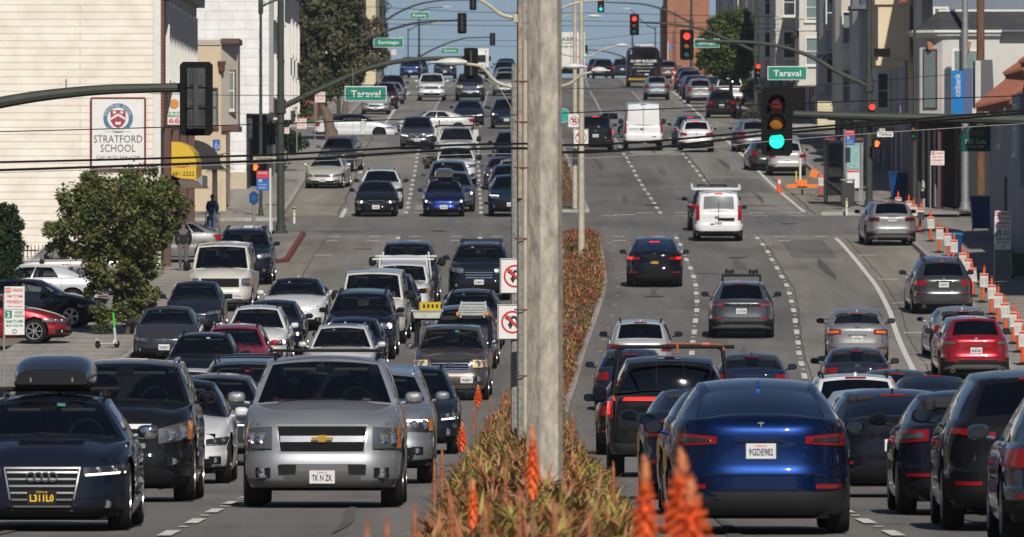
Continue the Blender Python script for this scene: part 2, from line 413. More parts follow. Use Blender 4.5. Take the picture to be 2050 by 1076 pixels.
    def ws(a, t): # windshield
        y = lerp(s.yc+e1*a*a, s.yrf+.06*a*a, t); x = a*lerp(wbf, s.rw_(0), t)
        z = lerp(s.zb(s.yc)+.03*(1-a*a)-.012*a*a, s.roofH(0)-.05*a*a, t); bl = .035*math.sin(math.pi*t)
        return (x, y-bl*.6-L/2, z+bl*.4)
    def rg(a, t):
        y = lerp(s.yrb-.10*a*a, s.yrr-.06*a*a, t); x = a*lerp(wbr, s.rw_(1), t)
        z = lerp(s.zb(s.yrb)+.03*(1-a*a)-.012, s.roofH(1)-.05*a*a, t); bl = (.03 if s.yrb-s.yrr < .8 else .05)*math.sin(math.pi*t)
        return (x, y+bl*.6-L/2, z+bl*.5)
    def rf(a, c):
        return (a*s.rw_(c), lerp(s.yrf+.06*a*a, s.yrr-.06*a*a, c)-L/2, s.roofH(c)-.05*a*a)
    def sd_(c, t, sg):
        yb = lerp(s.yc+e1, s.yrb-.10, c); yt = lerp(s.yrf+.06, s.yrr-.06, c)
        xb = lerp(wbf, wbr, c) if c in (0, 1) else min(s.hw(1, yb)-.012, 9)
        zt = s.roofH(c)-.05; zb_ = lerp(s.zb(s.yc)-.012, s.zb(s.yrb)-.012, c) if c in (0, 1) else s.zb(yb)-.012
        bl = .03*math.sin(math.pi*t)*(1 if 0 < c < 1 else 0)
        return (sg*(lerp(xb, s.rw_(c), t)+bl), lerp(yb, yt, t)-L/2, lerp(zb_, zt, t))
    g = MB()
    def patch(fn, A, B, holes, nm, m, swap=False):
        """holes: list of (a0,a1,b0,b1) index boxes in break lists"""
        gm = [MB() for _ in holes]
        for i in range(len(A)-1):
            for j in range(len(B)-1):
                q = [fn(A[i], B[j]), fn(A[i+1], B[j]), fn(A[i+1], B[j+1]), fn(A[i], B[j+1])]
                tgt = g
                for k, (a0, a1, b0, b1) in enumerate(holes):
                    if a0-1e-6 <= A[i] and A[i+1] <= a1+1e-6 and b0-1e-6 <= B[j] and B[j+1] <= b1+1e-6: tgt = gm[k]
                tgt.add(q, [(0,1,2,3)])
        for k, q in enumerate(gm):
            if q.f: q.build(nm, m[k] if isinstance(m, list) else m, root, merge=True)
    GT = GLS if tint is None else tint
    AA = [-1,-.93,-.75,-.5,-.25,0,.25,.5,.75,.93,1]; BB = [0,.06,.3,.55,.8,.94,1]
    patch(ws, AA, BB, [(-.93,.93,.06,.94)], 'windshield', GT)
    rh = K.get('rearglass', (.9, .1, .88)); RA = [-1]+[-rh[0]+2*rh[0]*i/8 for i in range(9)]+[1]; RB = [0, rh[1], lerp(rh[1],rh[2],.33), lerp(rh[1],rh[2],.66), rh[2], 1]
    GR = GLD if (kind not in ('sedan','hatch','fastback') and tint is None) else GT
    patch(rg, RA, RB, [] if K.get('noglass') else [(-rh[0], rh[0], rh[1], rh[2])], 'rear_window', GLT if face == 'r' and K.get('darkrear') else GR)
    CC = [0,.08,.2,.34,.385,.40,.5,.62,.70,.715,.8,.88,.93,1]; SB = [0,.05,.3,.6,.9,1]
    wins = [(.08,.385,.05,.9),(.40,.70,.05,.9)]
    if kind in ('suv','bigsuv','wagon','van','minivan'): wins.append((.715,.93,.05,.9))
    if kind == 'fastback' or kind == 'hatch': wins.append((.715,.88,.05,.9))
    if kind == 'pickup': wins = [(.08,.385,.05,.9),(.40,.93,.05,.9)]
    if K.get('panelvan'): wins = [(.04,.2,.05,.9)]; CC = [0,.04,.12,.2,.4,.6,.8,1]
    for sg in (1, -1): patch(lambda c, t: sd_(c, t, sg), CC, SB, wins, 'side_window', [GT, GR, GR])
    RC = [0,.1,.2,.3,.4,.5,.6,.7,.8,.9,1]; RR_ = [-1,-.9,-.6,-.3,0,.3,.6,.9,1]
    hr = [(-.9,.9,.1,1)] if K.get('glassroof') else ([(-.6,.6,.1,.4)] if K.get('sunroof') else [])
    patch(rf, RR_, RC, hr, 'glass_roof' if K.get('glassroof') else 'sunroof', GLT if K.get('darkrear') else GLD)
    o = b.build('body', [P, INT], root, smooth=38, merge=True)
    go = g.build('cabin_frame', P if not K.get('roofmat') else K['roofmat'], root, smooth=45, merge=True)
    # ---- seats, dash, steering wheel
    if seats:
        zs = s.zc
        for sx in ((-1, 1) if D < 450 else ()):
            for yy in ((s.yrf+.75), (s.yrf+1.65)):
                if yy > s.yrb-.4 or (K.get('darkrear') and yy > s.yrf+1) or (s.bed and yy > s.yrr-.1): continue
                q = MB(); q.box((sx*W*.2, yy-L/2, zs-.02+.17), (.46, .12, .42), bev=.05, rx=-.15)
                zt_ = min(zs+.43 if s.H > 1.6 else zs+.37, s.roofH(.5)-.16)
                so_ = q.build('seat', INTT if K.get('tan') else INT, root); q = MB(); q.box((sx*W*.2, yy+.06-L/2, zt_), (.24, .10, .14), bev=.04); q.build('headrest', INTT if K.get('tan') else INT, so_)
        q = MB(); q.box((0, s.yc+.42-L/2, zs-.01), (W*.78, .3, .12), bev=.04)
        q.build('dashboard', INT, root)
        if D < 330 and face == 'f':
            cx, cy, cz = W*.2, s.yc+.75-L/2, zs+.04
            q = MB(); q.tube([(cx+.18*math.cos(a), cy+.18*math.sin(a)*.35, cz+.18*math.sin(a)) for a in [2*math.pi*k/16 for k in range(17)]], .014, 6, cap=False); q.build('steering_wheel', BLK, root)
    # ---- underbody and wheels
    q = MB(); q.box((0, 0, (s.gc+s.wr*2)/2), (W-.52, L-.5, s.wr*2-s.gc+.08)); q.box((0, s.ya/2-L/2, s.gc+.15), (W*.7, .5, .2)); q.build('underbody', UND, root)
    ty, ri = wheel_meshes(s.wr, .235 if s.wr < .38 else .27, rims)
    hw_ = (.235 if s.wr < .38 else .27)/2
    for yw in (s.ya, s.ya+s.wb):
        for sg in (1, -1):
            wx = s.hw(.3, yw)-hw_-.005
            t = share(ty, 'wheel', root, (sg*wx, yw-L/2, s.wr), (0, 0, 0 if sg > 0 else math.pi)); share(ri, 'rim', t)
    # ---- strips laid on the nose or tail
    def strip(nm, m, top, bot, end='f', off=.006, dep=.035, mirror=False, nu=10, nv=3, parent=None):
        surf = s.front if end == 'f' else s.rear; sgn = -1 if end == 'f' else 1; res = []
        for sx in ((1, -1) if mirror else (1,)):
            q = MB(); rows = []; ts = np.linspace(0, 1, nu+1)
            xt = np.interp(ts, np.linspace(0, 1, len(top)), [p[0] for p in top]); zt = np.interp(ts, np.linspace(0, 1, len(top)), [p[1] for p in top])
            xb = np.interp(ts, np.linspace(0, 1, len(bot)), [p[0] for p in bot]); zb_ = np.interp(ts, np.linspace(0, 1, len(bot)), [p[1] for p in bot])
            for j in range(nv+1):
                t = j/nv; row = []
                for i in range(nu+1):
                    x = lerp(xb[i], xt[i], t); z = lerp(zb_[i], zt[i], t)
                    ex = 1+off/(W/2)*(.3+1.2*abs(x)/(W/2))
                    row.append((sx*x*ex, surf(x, z)+sgn*off-L/2, z))
                rows.append(row)
            q.grid(rows)
            ring = rows[0]+[r[-1] for r in rows[1:]]+rows[-1][::-1][1:]+[r[0] for r in rows[::-1][1:-1]]
            q.grid([ring, [(p[0], p[1]-sgn*dep, p[2]) for p in ring]], close=True)
            res.append(q.build(nm, m, parent or root, smooth=50, merge=True))
        return res
    s.strip = strip; s.root = root; s.P = P
    zf = s.zhf
    def platef(end, z, kindp, txt, x=0):
        surf = (s.front if end == 'f' else s.rear); y = surf(x, z)-L/2; sg = -1 if end == 'f' else 1; r_ = 0 if end == 'f' else math.pi
        ylo = y
        for xx in (-.15, .15): ylo = min(ylo, surf(xx, z)-L/2) if sg < 0 else max(ylo, surf(xx, z)-L/2)
        q = MB(); q.box((x, ylo+sg*.016, z), (.31, .012, .16), bev=.004); po = q.build('license_plate', PLK if kindp == 'k' else PLW, root)
        if txt:
            text(txt, PLY if kindp == 'k' else PLT, .25, .075, (x, ylo+sg*.024, z-.008), po, r_, name='plate_number', bold=.02)
            text('California', PLY if kindp == 'k' else PLR, .12, .022, (x, ylo+sg*.024, z+.058), po, r_, name='plate_state')
        else:
            text('8CYX472' if face == 'r' else '7KDM319', PLT, .25, .07, (x, ylo+sg*.024, z-.008), po, r_, name='plate_number', bold=.02)
    # mirrors
    if mir:
        for sg in (1, -1):
            q = MB(); n = 8; mw, mh = (.11, .075) if not s.K.get('bigmir') else (.12, .15)
            cx, cy, cz = sg*(W/2+.10), s.yc+.52-L/2, s.zc+.09
            rows = []
            for i in range(n+1):
                ph = -math.pi/2+math.pi*i/n; rr = max(.001, math.cos(ph))**.5
                rows.append([(cx+mw*rr*math.copysign(abs(math.cos(a))**.7, math.cos(a)), cy+(.055 if ph > 0 else .09)*math.sin(ph), cz+mh*rr*math.copysign(abs(math.sin(a))**.7, math.sin(a))) for a in [2*math.pi*k/14 for k in range(14)]])
            q.grid(rows, 0, True); q.tube([(sg*(W/2-.06), cy+.02, cz-.07), (cx, cy+.01, cz-.04)], .022, 6)
            mo = q.build('mirror', P if mir == 'body' else (CHR if mir == 'chrome' else BLK), root, merge=True)
            if face == 'r' or abs(head) > 20:
                q = MB(); q.lathe([(.001, 0),(1, 0),(1, .01)], n=14, axis='y'); q.v = [(cx+p[0]*mw*.82, cy+.058+p[1], cz+p[2]*mh*.82) for p in q.v]
                q.build('mirror_glass', MIRG, mo)
    if rails:
        for sg in (1, -1):
            pts = []
            for k in range(9):
                c = lerp(.08, .95, k/8); p = rf(.9*sg, c); up = .055 if 0 < k < 8 else .0
                pts.append((p[0], p[1], p[2]+up))
            q = MB(); q.tube(pts, .019, 6); q.build('roof_rail', BLK if rails == 1 else CHR, root)
            if rails == 3 or K.get('xbars'): pass
        if K.get('xbars'):
            for c in (.25, .7):
                p = rf(.9, c); q = MB(); q.tube([(-p[0]-.04, p[1], p[2]+.10), (p[0]+.04, p[1], p[2]+.10)], .02, 6); q.build('crossbar', BLK, root)
    # dark lower cladding front and back
    lw = W/2*.93
    # ---- front face
    if face == 'f' or abs(head) > 20:
        fa = dict(hl=(.50,.93,.74,.80,.95,.97), gr=(.46,.42,.52,.82), bars=3, frame=0, intake=(.62,.16,.34), fog=1, plz=.40, hlm=HLG, emb=None, drl=0, grm=MESHM, barm=CHR)
        fa.update(front or {})
        hzz = lambda q: s.gc+(zf-s.gc)*q
        strip('hood_seam', BLK, [(-.80*W/2, hzz(.972)), (0, hzz(.985)), (.80*W/2, hzz(.972))], [(-.80*W/2, hzz(.960)), (0, hzz(.973)), (.80*W/2, hzz(.960))], off=.003, dep=.01, nv=1)
        x0, x1, zi0, zo0, zi1, zo1 = fa['hl']; hb = [(x0*W/2, hzz(zi0)), (x1*W/2, hzz(zo0))]; ht = [(x0*W/2, hzz(zi1)), (x1*W/2, hzz(zo1))]
        hl = strip('headlight', fa['hlm'], ht, hb, mirror=True)
        for k, ho in enumerate(hl):
            sx = (1, -1)[k]
            for t_, rr in (((.36, .8),(.70, .85)) if fa.get('twin', 1) else ((.5, .9),)):
                x = lerp(x0, x1, t_)*W/2; za, zb2 = lerp(hb[0][1], hb[1][1], t_), lerp(ht[0][1], ht[1][1], t_); r_ = min((zb2-za)/2*rr, (x1-x0)*W/2*.22)
                y = s.front(x, (za+zb2)/2)-L/2
                q = MB(); q.lathe([(.001, .0),(r_*.6, .004),(r_, -.012),(r_*1.08, .012)], (sx*x, y-.014, (za+zb2)/2), 14, 'y')
                q.build('projector', HLE if fa.get('on') and t_ == (.70 if fa['on'] == 1 else .36) else CHR, ho)
            if fa.get('amber'):
                strip_x = [(lerp(x0, x1, .86)*W/2, lerp(hb[0][1], hb[1][1], .86)), (x1*W/2, hb[1][1])]
                q = MB(); rows = []
                for t_ in (0, .5, 1):
                    rows.append([(sx*(x+.012), s.front(x, z)-.016-L/2, z) for x, z in ((lerp(lerp(x0, x1, .86), x1, t_)*W/2, lerp(lerp(hb[0][1], hb[1][1], .9), lerp(ht[0][1], ht[1][1], .9), vv)) for vv in (0, .5, 1))])
                q.grid(rows); q.build('turn_signal', AMB, ho)
            if fa['drl']:
                rows = []
                a_, b_ = (0, .22) if fa['drl'] == 'low' else ((.78, .98) if fa['drl'] == 'top' else (.35, .62))
                xs = np.linspace(x0+.02, x1-.02, 6)
                q = MB()
                for vv in (a_, b_): rows.append([(sx*(x*W/2+.006), s.front(x*W/2, lerp(hzz(zi0), hzz(zi1), vv))-.020-L/2, lerp(lerp(hb[0][1], hb[1][1], (x-x0)/(x1-x0)), lerp(ht[0][1], ht[1][1], (x-x0)/(x1-x0)), vv)) for x in xs])
                q.grid(rows); q.build('running_light', DRL, ho)
        if fa['gr']:
            wt, wb_, z0, z1 = fa['gr']; z0, z1 = hzz(z0), hzz(z1)
            if fa['frame']:
                e = .018*fa['frame']; strip('grille_frame', fa['barm'], [(-wt*W/2-e, z1+e), (wt*W/2+e, z1+e)], [(-wb_*W/2-e, z0-e), (wb_*W/2+e, z0-e)], off=.008)
            gro = strip('grille', fa['grm'], [(-wt*W/2, z1), (wt*W/2, z1)], [(-wb_*W/2, z0), (wb_*W/2, z0)], off=.014)[0]
            for k in range(fa['bars']):
                t_ = (k+.5)/fa['bars']; zz = lerp(z0, z1, t_); ww = lerp(wb_, wt, t_)*W/2*.97; bh = fa.get('barh', .3)*(z1-z0)/fa['bars']/2
                strip('grille_bar', fa['barm'], [(-ww, zz+bh), (ww, zz+bh)], [(-ww, zz-bh), (ww, zz-bh)], off=.022, dep=.01, nv=1, parent=gro)
            for k in range(fa.get('slots', 0)):
                x = lerp(-wt, wt, (k+.5)/fa['slots'])*W/2; ww = wt*W/fa['slots']*.30
                strip('grille_bar', fa['barm'], [(x-ww, z1), (x+ww, z1)], [(x-ww, z0), (x+ww, z0)], off=.022, dep=.01, nu=1, parent=gro)
        if fa['intake']:
            iw, i0, i1 = fa['intake']; strip('lower_intake', fa.get('inm', MESHM), [(-iw*W/2, hzz(i1)), (iw*W/2, hzz(i1))], [(-iw*W/2*.92, hzz(i0)), (iw*W/2*.92, hzz(i0))], off=.007)
        if fa.get('lip', 1):
            strip('lower_bumper', fa.get('lipm', BLK), [(-.95*W/2, hzz(.13)), (-.7*W/2, hzz(.11)), (.7*W/2, hzz(.11)), (.95*W/2, hzz(.13))], [(-.93*W/2, hzz(0)), (.93*W/2, hzz(0))], off=.012, nu=16)
        if D < 330:
            for sx in (-1, 1):
                strip('bumper_gap', BLK, [(sx*x0*W/2, hzz(min(zi0, zo0))-.012), (sx*.97*W/2, hzz(zo0)-.012)], [(sx*x0*W/2, hzz(min(zi0, zo0))-.020), (sx*.97*W/2, hzz(zo0)-.020)], off=.004, dep=.006, nv=1)
        if fa['fog']:
            for sx in (1, -1):
                x = .72*W/2; zz = hzz(fa.get('fogz', .28)); y = s.front(x, zz)-L/2; r_ = fa.get('fogr', .045)
                strip('fog_recess', BLK, [(sx*x-.09, zz+.06), (sx*x+.09, zz+.06)], [(sx*x-.09, zz-.06), (sx*x+.09, zz-.06)], off=.005, nu=4)
                q = MB(); q.lathe([(.001, .0),(r_*.75, .004),(r_, -.012),(r_*1.12, .012)], (sx*x, y-.018, zz), 14, 'y'); q.build('fog_light', CHR, root)
        if plate and plate[0]:
            platef('f', hzz(fa['plz']), plate[0], plate[1], K.get('plx', 0))
        em = fa['emb']; ez = hzz(fa.get('embz', .68 if not fa['gr'] else (fa['gr'][2]+fa['gr'][3])/2)); ey = s.front(0, ez)-L/2-.045
        if em: emblem(em, (0, ey, ez), 0, root, fa.get('embs', 1))
    if face == 'r' or abs(head) > 20:
        zt = s.zb(L-.15); hz = lambda q: s.gc+(zt-s.gc)*q
        ba = dict(tl=(.60,.965,.68,.68,.92,.92), tlm=TRL, bar=None, plz=.58, clad=(.28,), refl=1, seam=1, third=1, emb='ring', exh=0, lit=0, recess=1)
        ba.update(back or {})
        x0, x1, zi0, zo0, zi1, zo1 = ba['tl']; x1 = min(x1, .88) if abs(head) > 60 else x1; x0 = max(x0, .6) if abs(head) > 60 else x0
        tl = strip('tail_light', ba['tlm'], [(x0*W/2, hz(zi1)), (x1*W/2, hz(zo1))], [(x0*W/2, hz(zi0)), (x1*W/2, hz(zo0))], 'r', mirror=True, off=.010)
        if ba.get('lens'):
            for k, lo in enumerate(tl):
                strip('lamp_lens', ba['lens'], [(lerp(x0, x1, .18)*W/2*(1, -1)[k], lerp(hz(zi0), hz(zi1), .72)), (lerp(x0, x1, .85)*W/2*(1, -1)[k], lerp(hz(zo0), hz(zo1), .72))], [(lerp(x0, x1, .12)*W/2*(1, -1)[k], lerp(hz(zi0), hz(zi1), .28)), (lerp(x0, x1, .85)*W/2*(1, -1)[k], lerp(hz(zo0), hz(zo1), .28))], 'r', off=.016, dep=.01, parent=lo)
        if ba['lit']:
            for k, lo in enumerate(tl):
                strip('brake_lamp', TRE, [(lerp(x0, x1, .55)*W/2*(1, -1)[k], lerp(hz(zi0), hz(zi1), .8)), (lerp(x0, x1, .93)*W/2*(1, -1)[k], lerp(hz(zo0), hz(zo1), .8))], [(lerp(x0, x1, .55)*W/2*(1, -1)[k], lerp(hz(zi0), hz(zi1), .2)), (lerp(x0, x1, .93)*W/2*(1, -1)[k], lerp(hz(zo0), hz(zo1), .2))], 'r', off=.018, dep=.01, parent=lo)
        if ba['bar']: strip('light_bar', ba['bar'][2], [(-x0*W/2, hz(ba['bar'][1])), (x0*W/2, hz(ba['bar'][1]))], [(-x0*W/2, hz(ba['bar'][0])), (x0*W/2, hz(ba['bar'][0]))], 'r', off=.008)
        if ba['clad']:
            c0 = ba['clad'][0]
            strip('rear_bumper', ba.get('cladm', BLK), [(-.96*W/2, hz(c0)), (-.7*W/2, hz(c0*.85)), (.7*W/2, hz(c0*.85)), (.96*W/2, hz(c0))], [(-.93*W/2, hz(0)), (.93*W/2, hz(0))], 'r', off=.010, nu=18, nv=4)
        if ba.get('skid'): strip('skid_plate', SIL, [(-.42*W, hz(.10)), (-.3*W, hz(.2)), (.3*W, hz(.2)), (.42*W, hz(.10))], [(-.42*W, hz(.06)), (-.3*W, hz(.07)), (.3*W, hz(.07)), (.42*W, hz(.06))], 'r', off=.02)
        if ba['refl']:
            zr = ba.get('rz', .30); strip('reflector', TRL, [(.58*W/2, hz(zr+.045)), (.86*W/2, hz(zr+.045))], [(.58*W/2, hz(zr)), (.86*W/2, hz(zr))], 'r', mirror=True, off=.014, nv=1)
        if ba['seam']: strip('tailgate_seam', BLK, [(-.78*W/2, hz(.43)), (.78*W/2, hz(.43))], [(-.78*W/2, hz(.42)), (.78*W/2, hz(.42))], 'r', off=.003, dep=.006, nv=1)
        if D < 420 and ba['seam']:
            for sx in (-1, 1):
                zz0, zz1 = hz(.42), hz(.97)
                strip('tailgate_gap', BLK, [(sx*.78*W/2-.005, zz1), (sx*.78*W/2+.005, zz1)], [(sx*.78*W/2-.005, zz0), (sx*.78*W/2+.005, zz0)], 'r', off=.004, dep=.006, nu=1, nv=5)
            strip('plate_recess', s.P, [(-.24, hz(ba['plz'])+.13), (.24, hz(ba['plz'])+.13)], [(-.24, hz(ba['plz'])+.10), (.24, hz(ba['plz'])+.10)], 'r', off=.03, dep=.03, nv=1)
        if ba['third'] and not s.bed:
            p = rg(0, .975); q = MB(); q.box((0, p[1]+.03, p[2]-.01), (.34, .05, .03), bev=.01); q.build('brake_light', TRE if ba['lit'] or ba.get('lit3') else TRL, root)
        if ba.get('spoiler'):
            q = MB(); rows = []
            for t_ in (0, 1):
                rows.append([(lambda p: (p[0]*1.0, p[1]+t_*.13, p[2]+.012-.02*t_))(rg(a, 1)) for a in [-.95+1.9*i/10 for i in range(11)]])
            q.grid(rows); q.grid([rows[1], [(x, y-.02, z-.03) for x, y, z in rows[1]], [(x, y, z-.03) for x, y, z in rows[0]]]); q.build('spoiler', P, root)
        if ba['exh']:
            for sx in (1, -1):
                q = MB(); q.lathe([(.045, -.08),(.05, .01),(.04, .01),(.038, -.05)], (sx*.62, L/2-.02, s.gc+.02), 12, 'y'); q.build('exhaust_pipe', CHR, root)
        if plate: platef('r', hz(ba['plz']), plate[0], plate[1])
        if ba['emb']:
            ez = hz(ba.get('embz', .84)); ey = s.rear(0, ez)-L/2+.02; emblem(ba['emb'], (0, ey, ez), math.pi, root, .8)
        if ba.get('word'):
            zz = hz(ba.get('wordz', .8)); text(ba['word'], CHR, ba.get('wordw', .6), .035, (0, s.rear(.2, zz)-L/2+.022, zz), root, math.pi, name='lettering')
    # wiper and antenna
    if D < 330:
        if face == 'f':
            for x0 in (-.1, .5):
                q = MB(); p0 = ws(x0*.9/1, .03); p1 = ws(x0-.62 if x0 > 0 else x0-.55, .07); q.tube([(p0[0], p0[1]-.03, p0[2]+.01), (p1[0], p1[1]-.03, p1[2]+.02)], .010, 5); q.build('wiper', BLK, root)
        if kind in ('suv','wagon','fastback','sedan','hatch') and not K.get('nofin'):
            p = rf(0, .93); q = MB(); q.prism([(p[1]-.09, p[2]-.01), (p[1]+.07, p[2]-.01), (p[1]+.06, p[2]+.055), (p[1]+.03, p[2]+.06)], -.018, .018, axis='x'); q.build('antenna_fin', P, root)
    if abs(head) > 20 or K.get('doors'):
        for sg in (1, -1):
            for yy in (.36, .60):
                y = lerp(s.yc, s.yrb, yy); z = s.zc-.12
                q = MB(); q.box((sg*(s.hw(.85, y)+.012), y-L/2, z), (.03, .19, .03), bev=.01); q.build('door_handle', CHR if K.get('chrh') else P, root)
            for yy in (.05, .385, .70):
                y = lerp(s.yc+e1, s.yrb, yy); q = MB(); 
                rows = [[(sg*(s.hw(f, y+dy)+.004), y+dy-L/2, s.z(f, y+dy)) for dy in (-.005, .005)] for f in (.06,.18,.3,.42,.55,.66,.76,.85,.93,.99)]
                q.grid(rows); q.build('door_seam', BLK, root)
    if K.get('sticker') and face == 'f':
        pa = [ws(a, t) for a, t in (((.12,.78),(.26,.78),(.26,.86),(.12,.86)) if D < 250 else ((-.4,.80),(-.3,.80),(-.3,.86),(-.4,.86)))]
        q = MB(); q.add([(p[0], p[1]-.012, p[2]+.008) for p in pa], [(0,1,2,3)]); q.add([(p[0], p[1]+.0, p[2]-.002) for p in pa], [(3,2,1,0)]); q.build('rear_glimpse_patch', GLMT if int(D) % 2 else GLMW, root)  # painted patch stands for daylight seen through the rear window
    if D < 330 and face == 'f':
        p = ws(0, .80); q = MB(); q.box((p[0], p[1]+.09, p[2]-.03), (.22, .03, .07), bev=.01); q.build('rearview_mirror', BLK, root)
        if not K.get('novisor'):
            for sg in (1, -1):
                p = ws(.45*sg, .9); q = MB(); q.box((p[0], p[1]+.14, p[2]-.04), (.42, .05, .10), bev=.012); q.build('sun_visor', mat('visor_grey', (.10,.097,.09), .9), root)
    s.rf = rf; s.ws = ws; s.rg = rg
    if K.get('crew'): CREW.append((s, label, K['crew'], head))
    if extras: extras(s)
    return root
def emblem(k, c, rz, root, sc=1):
    q = MB(); m = CHR
    if k == 'bowtie':
        m = GOLD; w, h, t = .16*sc, .05*sc, .055*sc
        q.prism([(-w, -h*.45), (-t*.9, -h*.45), (-t*1.1, -h), (t*.9, -h), (t*.9, -h*.45), (w*.9, -h*.45), (w, h*.45), (t*1.1, h*.45), (t*1.1, h), (-t*.9, h), (-t*.9, h*.45), (-w*.9, h*.45)], -.012, .02)
    elif k == 'rings':
        for i in range(4): q.tube([((i-1.5)*.105*sc+.065*sc*math.cos(a), -.01, .065*sc*math.sin(a)) for a in [2*math.pi*j/18 for j in range(19)]], .010*sc, 6, cap=False)
    elif k == 'ovals':
        for a1, a2 in ((.085, .055), (.03, .05), (.06, .022)):
            dz = .02 if a2 == .022 else 0
            q.tube([(a1*sc*math.cos(a), -.01, dz*sc+a2*sc*math.sin(a)) for a in [2*math.pi*j/16 for j in range(17)]], .008*sc, 5, cap=False)
    elif k == 'T':
        q.prism([(-.045*sc, .035*sc), (-.035*sc, .02*sc), (-.012*sc, .022*sc), (0, -.05*sc), (.012*sc, .022*sc), (.035*sc, .02*sc), (.045*sc, .035*sc), (0, .042*sc)], -.008, .01)
    elif k == 'H':
        q.tube([(.055*sc*math.cos(a), -.01, .045*sc*math.sin(a)) for a in [2*math.pi*j/14 for j in range(15)]], .007*sc, 5, cap=False)
        for dx in (-.022, .022): q.box((dx*sc, -.01, 0), (.012*sc, .012, .06*sc))
        q.box((0, -.01, 0), (.05*sc, .012, .012*sc))
    elif k == 'V':
        q.prism([(-.30*sc, .13*sc), (-.22*sc, .13*sc), (0, -.06*sc), (.22*sc, .13*sc), (.30*sc, .13*sc), (.05*sc, -.12*sc), (-.05*sc, -.12*sc)], -.012, .01)
        q.lathe([(.001, -.02),(.06*sc, -.02),(.06*sc, .01)], (0,0,0), 14, 'y')
    elif k == 'kidney':
        for sg in (-1, 1): q.tube([(sg*.17*sc+.15*sc*math.cos(a), -.01, .065*sc*math.copysign(abs(math.sin(a))**.6, math.sin(a))) for a in [2*math.pi*j/16 for j in range(17)]], .011*sc, 5, cap=False)
    elif k == 'star':
        q.tube([(.07*sc*math.cos(a), -.01, .07*sc*math.sin(a)) for a in [2*math.pi*j/16 for j in range(17)]], .008*sc, 5, cap=False)
        for a in (90, 210, 330): q.tube([(0, -.01, 0), (.068*sc*math.cos(R_(a)), -.01, .068*sc*math.sin(R_(a)))], [.012*sc, .004], 4)
    else:
        q.lathe([(.001, -.012),(.05*sc, -.012),(.055*sc, .005),(.055*sc, .02)], (0,0,0), 16, 'y')
    o = q.build('emblem', m, root, loc=c); o.rotation_euler = (0, 0, rz)
    return o
# ---------------- ground, road, kerbs, markings ----------------
def asphalt(name, base, var=.25, tan=0):
    m = mat(name, base, .85, noise=0)
    t = m.node_tree; b = t.nodes['Principled BSDF']; tc = t.nodes.new('ShaderNodeTexCoord')
    def noi(sc, stretch, det=8, rough=.7):
        mp = t.nodes.new('ShaderNodeMapping'); mp.inputs['Scale'].default_value = stretch; t.links.new(tc.outputs['Object'], mp.inputs[0])
        n = t.nodes.new('ShaderNodeTexNoise'); n.inputs['Scale'].default_value = sc; n.inputs['Detail'].default_value = det; n.inputs['Roughness'].default_value = rough; t.links.new(mp.outputs[0], n.inputs['Vector']); return n.outputs[0]
    def ramp(src, p0, p1, c0, c1):
        r = t.nodes.new('ShaderNodeValToRGB'); r.color_ramp.elements[0].position = p0; r.color_ramp.elements[1].position = p1
        r.color_ramp.elements[0].color = (c0, c0, c0, 1); r.color_ramp.elements[1].color = (c1, c1, c1, 1); t.links.new(src, r.inputs[0]); return r.outputs[0]
    def mul(a, b_):
        x = t.nodes.new('ShaderNodeMix'); x.data_type = 'RGBA'; x.blend_type = 'MULTIPLY'; x.inputs[0].default_value = 1
        if isinstance(a, tuple): x.inputs[6].default_value = (*a, 1)
        else: t.links.new(a, x.inputs[6])
        t.links.new(b_, x.inputs[7]); return x.outputs[2]
    c = mul(base, ramp(noi(14, (1,1,1)), .3, .7, 1-var, 1+var*.9))          # grain
    c = mul(c, ramp(noi(.35, (1.6,.05,1), 5), .35, .65, .70, 1.12))          # long wear streaks
    c = mul(c, ramp(noi(.22, (1,.25,1), 6, .6), .38, .5, .78, 1.04))          # patches
    c = mul(c, ramp(noi(.9, (1,.12,1), 9, .8), .25, .36, .55, 1.0))          # oil and tar spots
    t.links.new(c, b.inputs['Base Color'])
    n = noi(60, (1,1,1), 3); bp = t.nodes.new('ShaderNodeBump'); bp.inputs['Strength'].default_value = .35; bp.inputs['Distance'].default_value = .01
    t.links.new(n, bp.inputs['Height']); t.links.new(bp.outputs[0], b.inputs['Normal'])
    return m
ASPH = asphalt('asphalt', (.158,.150,.139)); ASPL = asphalt('asphalt_worn', (.222,.207,.185)); CONC = asphalt('concrete_parking', (.24,.215,.18), .18); SIDE = asphalt('sidewalk_concrete', (.30,.275,.245), .14)
KERB = mat('kerb_concrete', (.33,.31,.28), .8, noise=.2, nscale=3); KERR = mat('kerb_red_paint', (.16,.035,.038), .8, noise=.35, nscale=4)
WHT = mat('road_paint_white', (.62,.61,.57), .7, noise=.22, nscale=5); TAR = mat('tar_seam', (.04,.04,.04), .8)
GRD = mat('ground_earth', (.16,.14,.11), .9, noise=.3, nscale=.3)
def yrange(a, b, st): 
    n = max(1, int(round((b-a)/st))); return [a+(b-a)*i/n for i in range(n+1)]
def sheet(name, o0, o1, y0, y1, dz, m, st=4, nx=1, kind='structure', world=False, wig=0):
    q = MB(); rows = []
    for y in yrange(y0, y1, st):
        c = 0 if world else C(y); a = o0(y) if callable(o0) else o0; b = o1(y) if callable(o1) else o1
        rows.append([(c+lerp(a, b, i/nx), y, H(y)+dz) for i in range(nx+1)])
    q.grid(rows); o = q.build(name, m, smooth=None, recalc=False); return tag(o, kind=kind)
q = MB(); ys = [-900,-600,-400,-250,-150]+yrange(-60, 1100, 8)+[1150,1200,1300,1500,1800,2200,2600]
q.grid([[(x, y, H(y)-.06) for x in (-900,-400,-60,60,400,900)] for y in ys]); tag(q.build('ground', GRD, smooth=None, recalc=False), kind='structure')
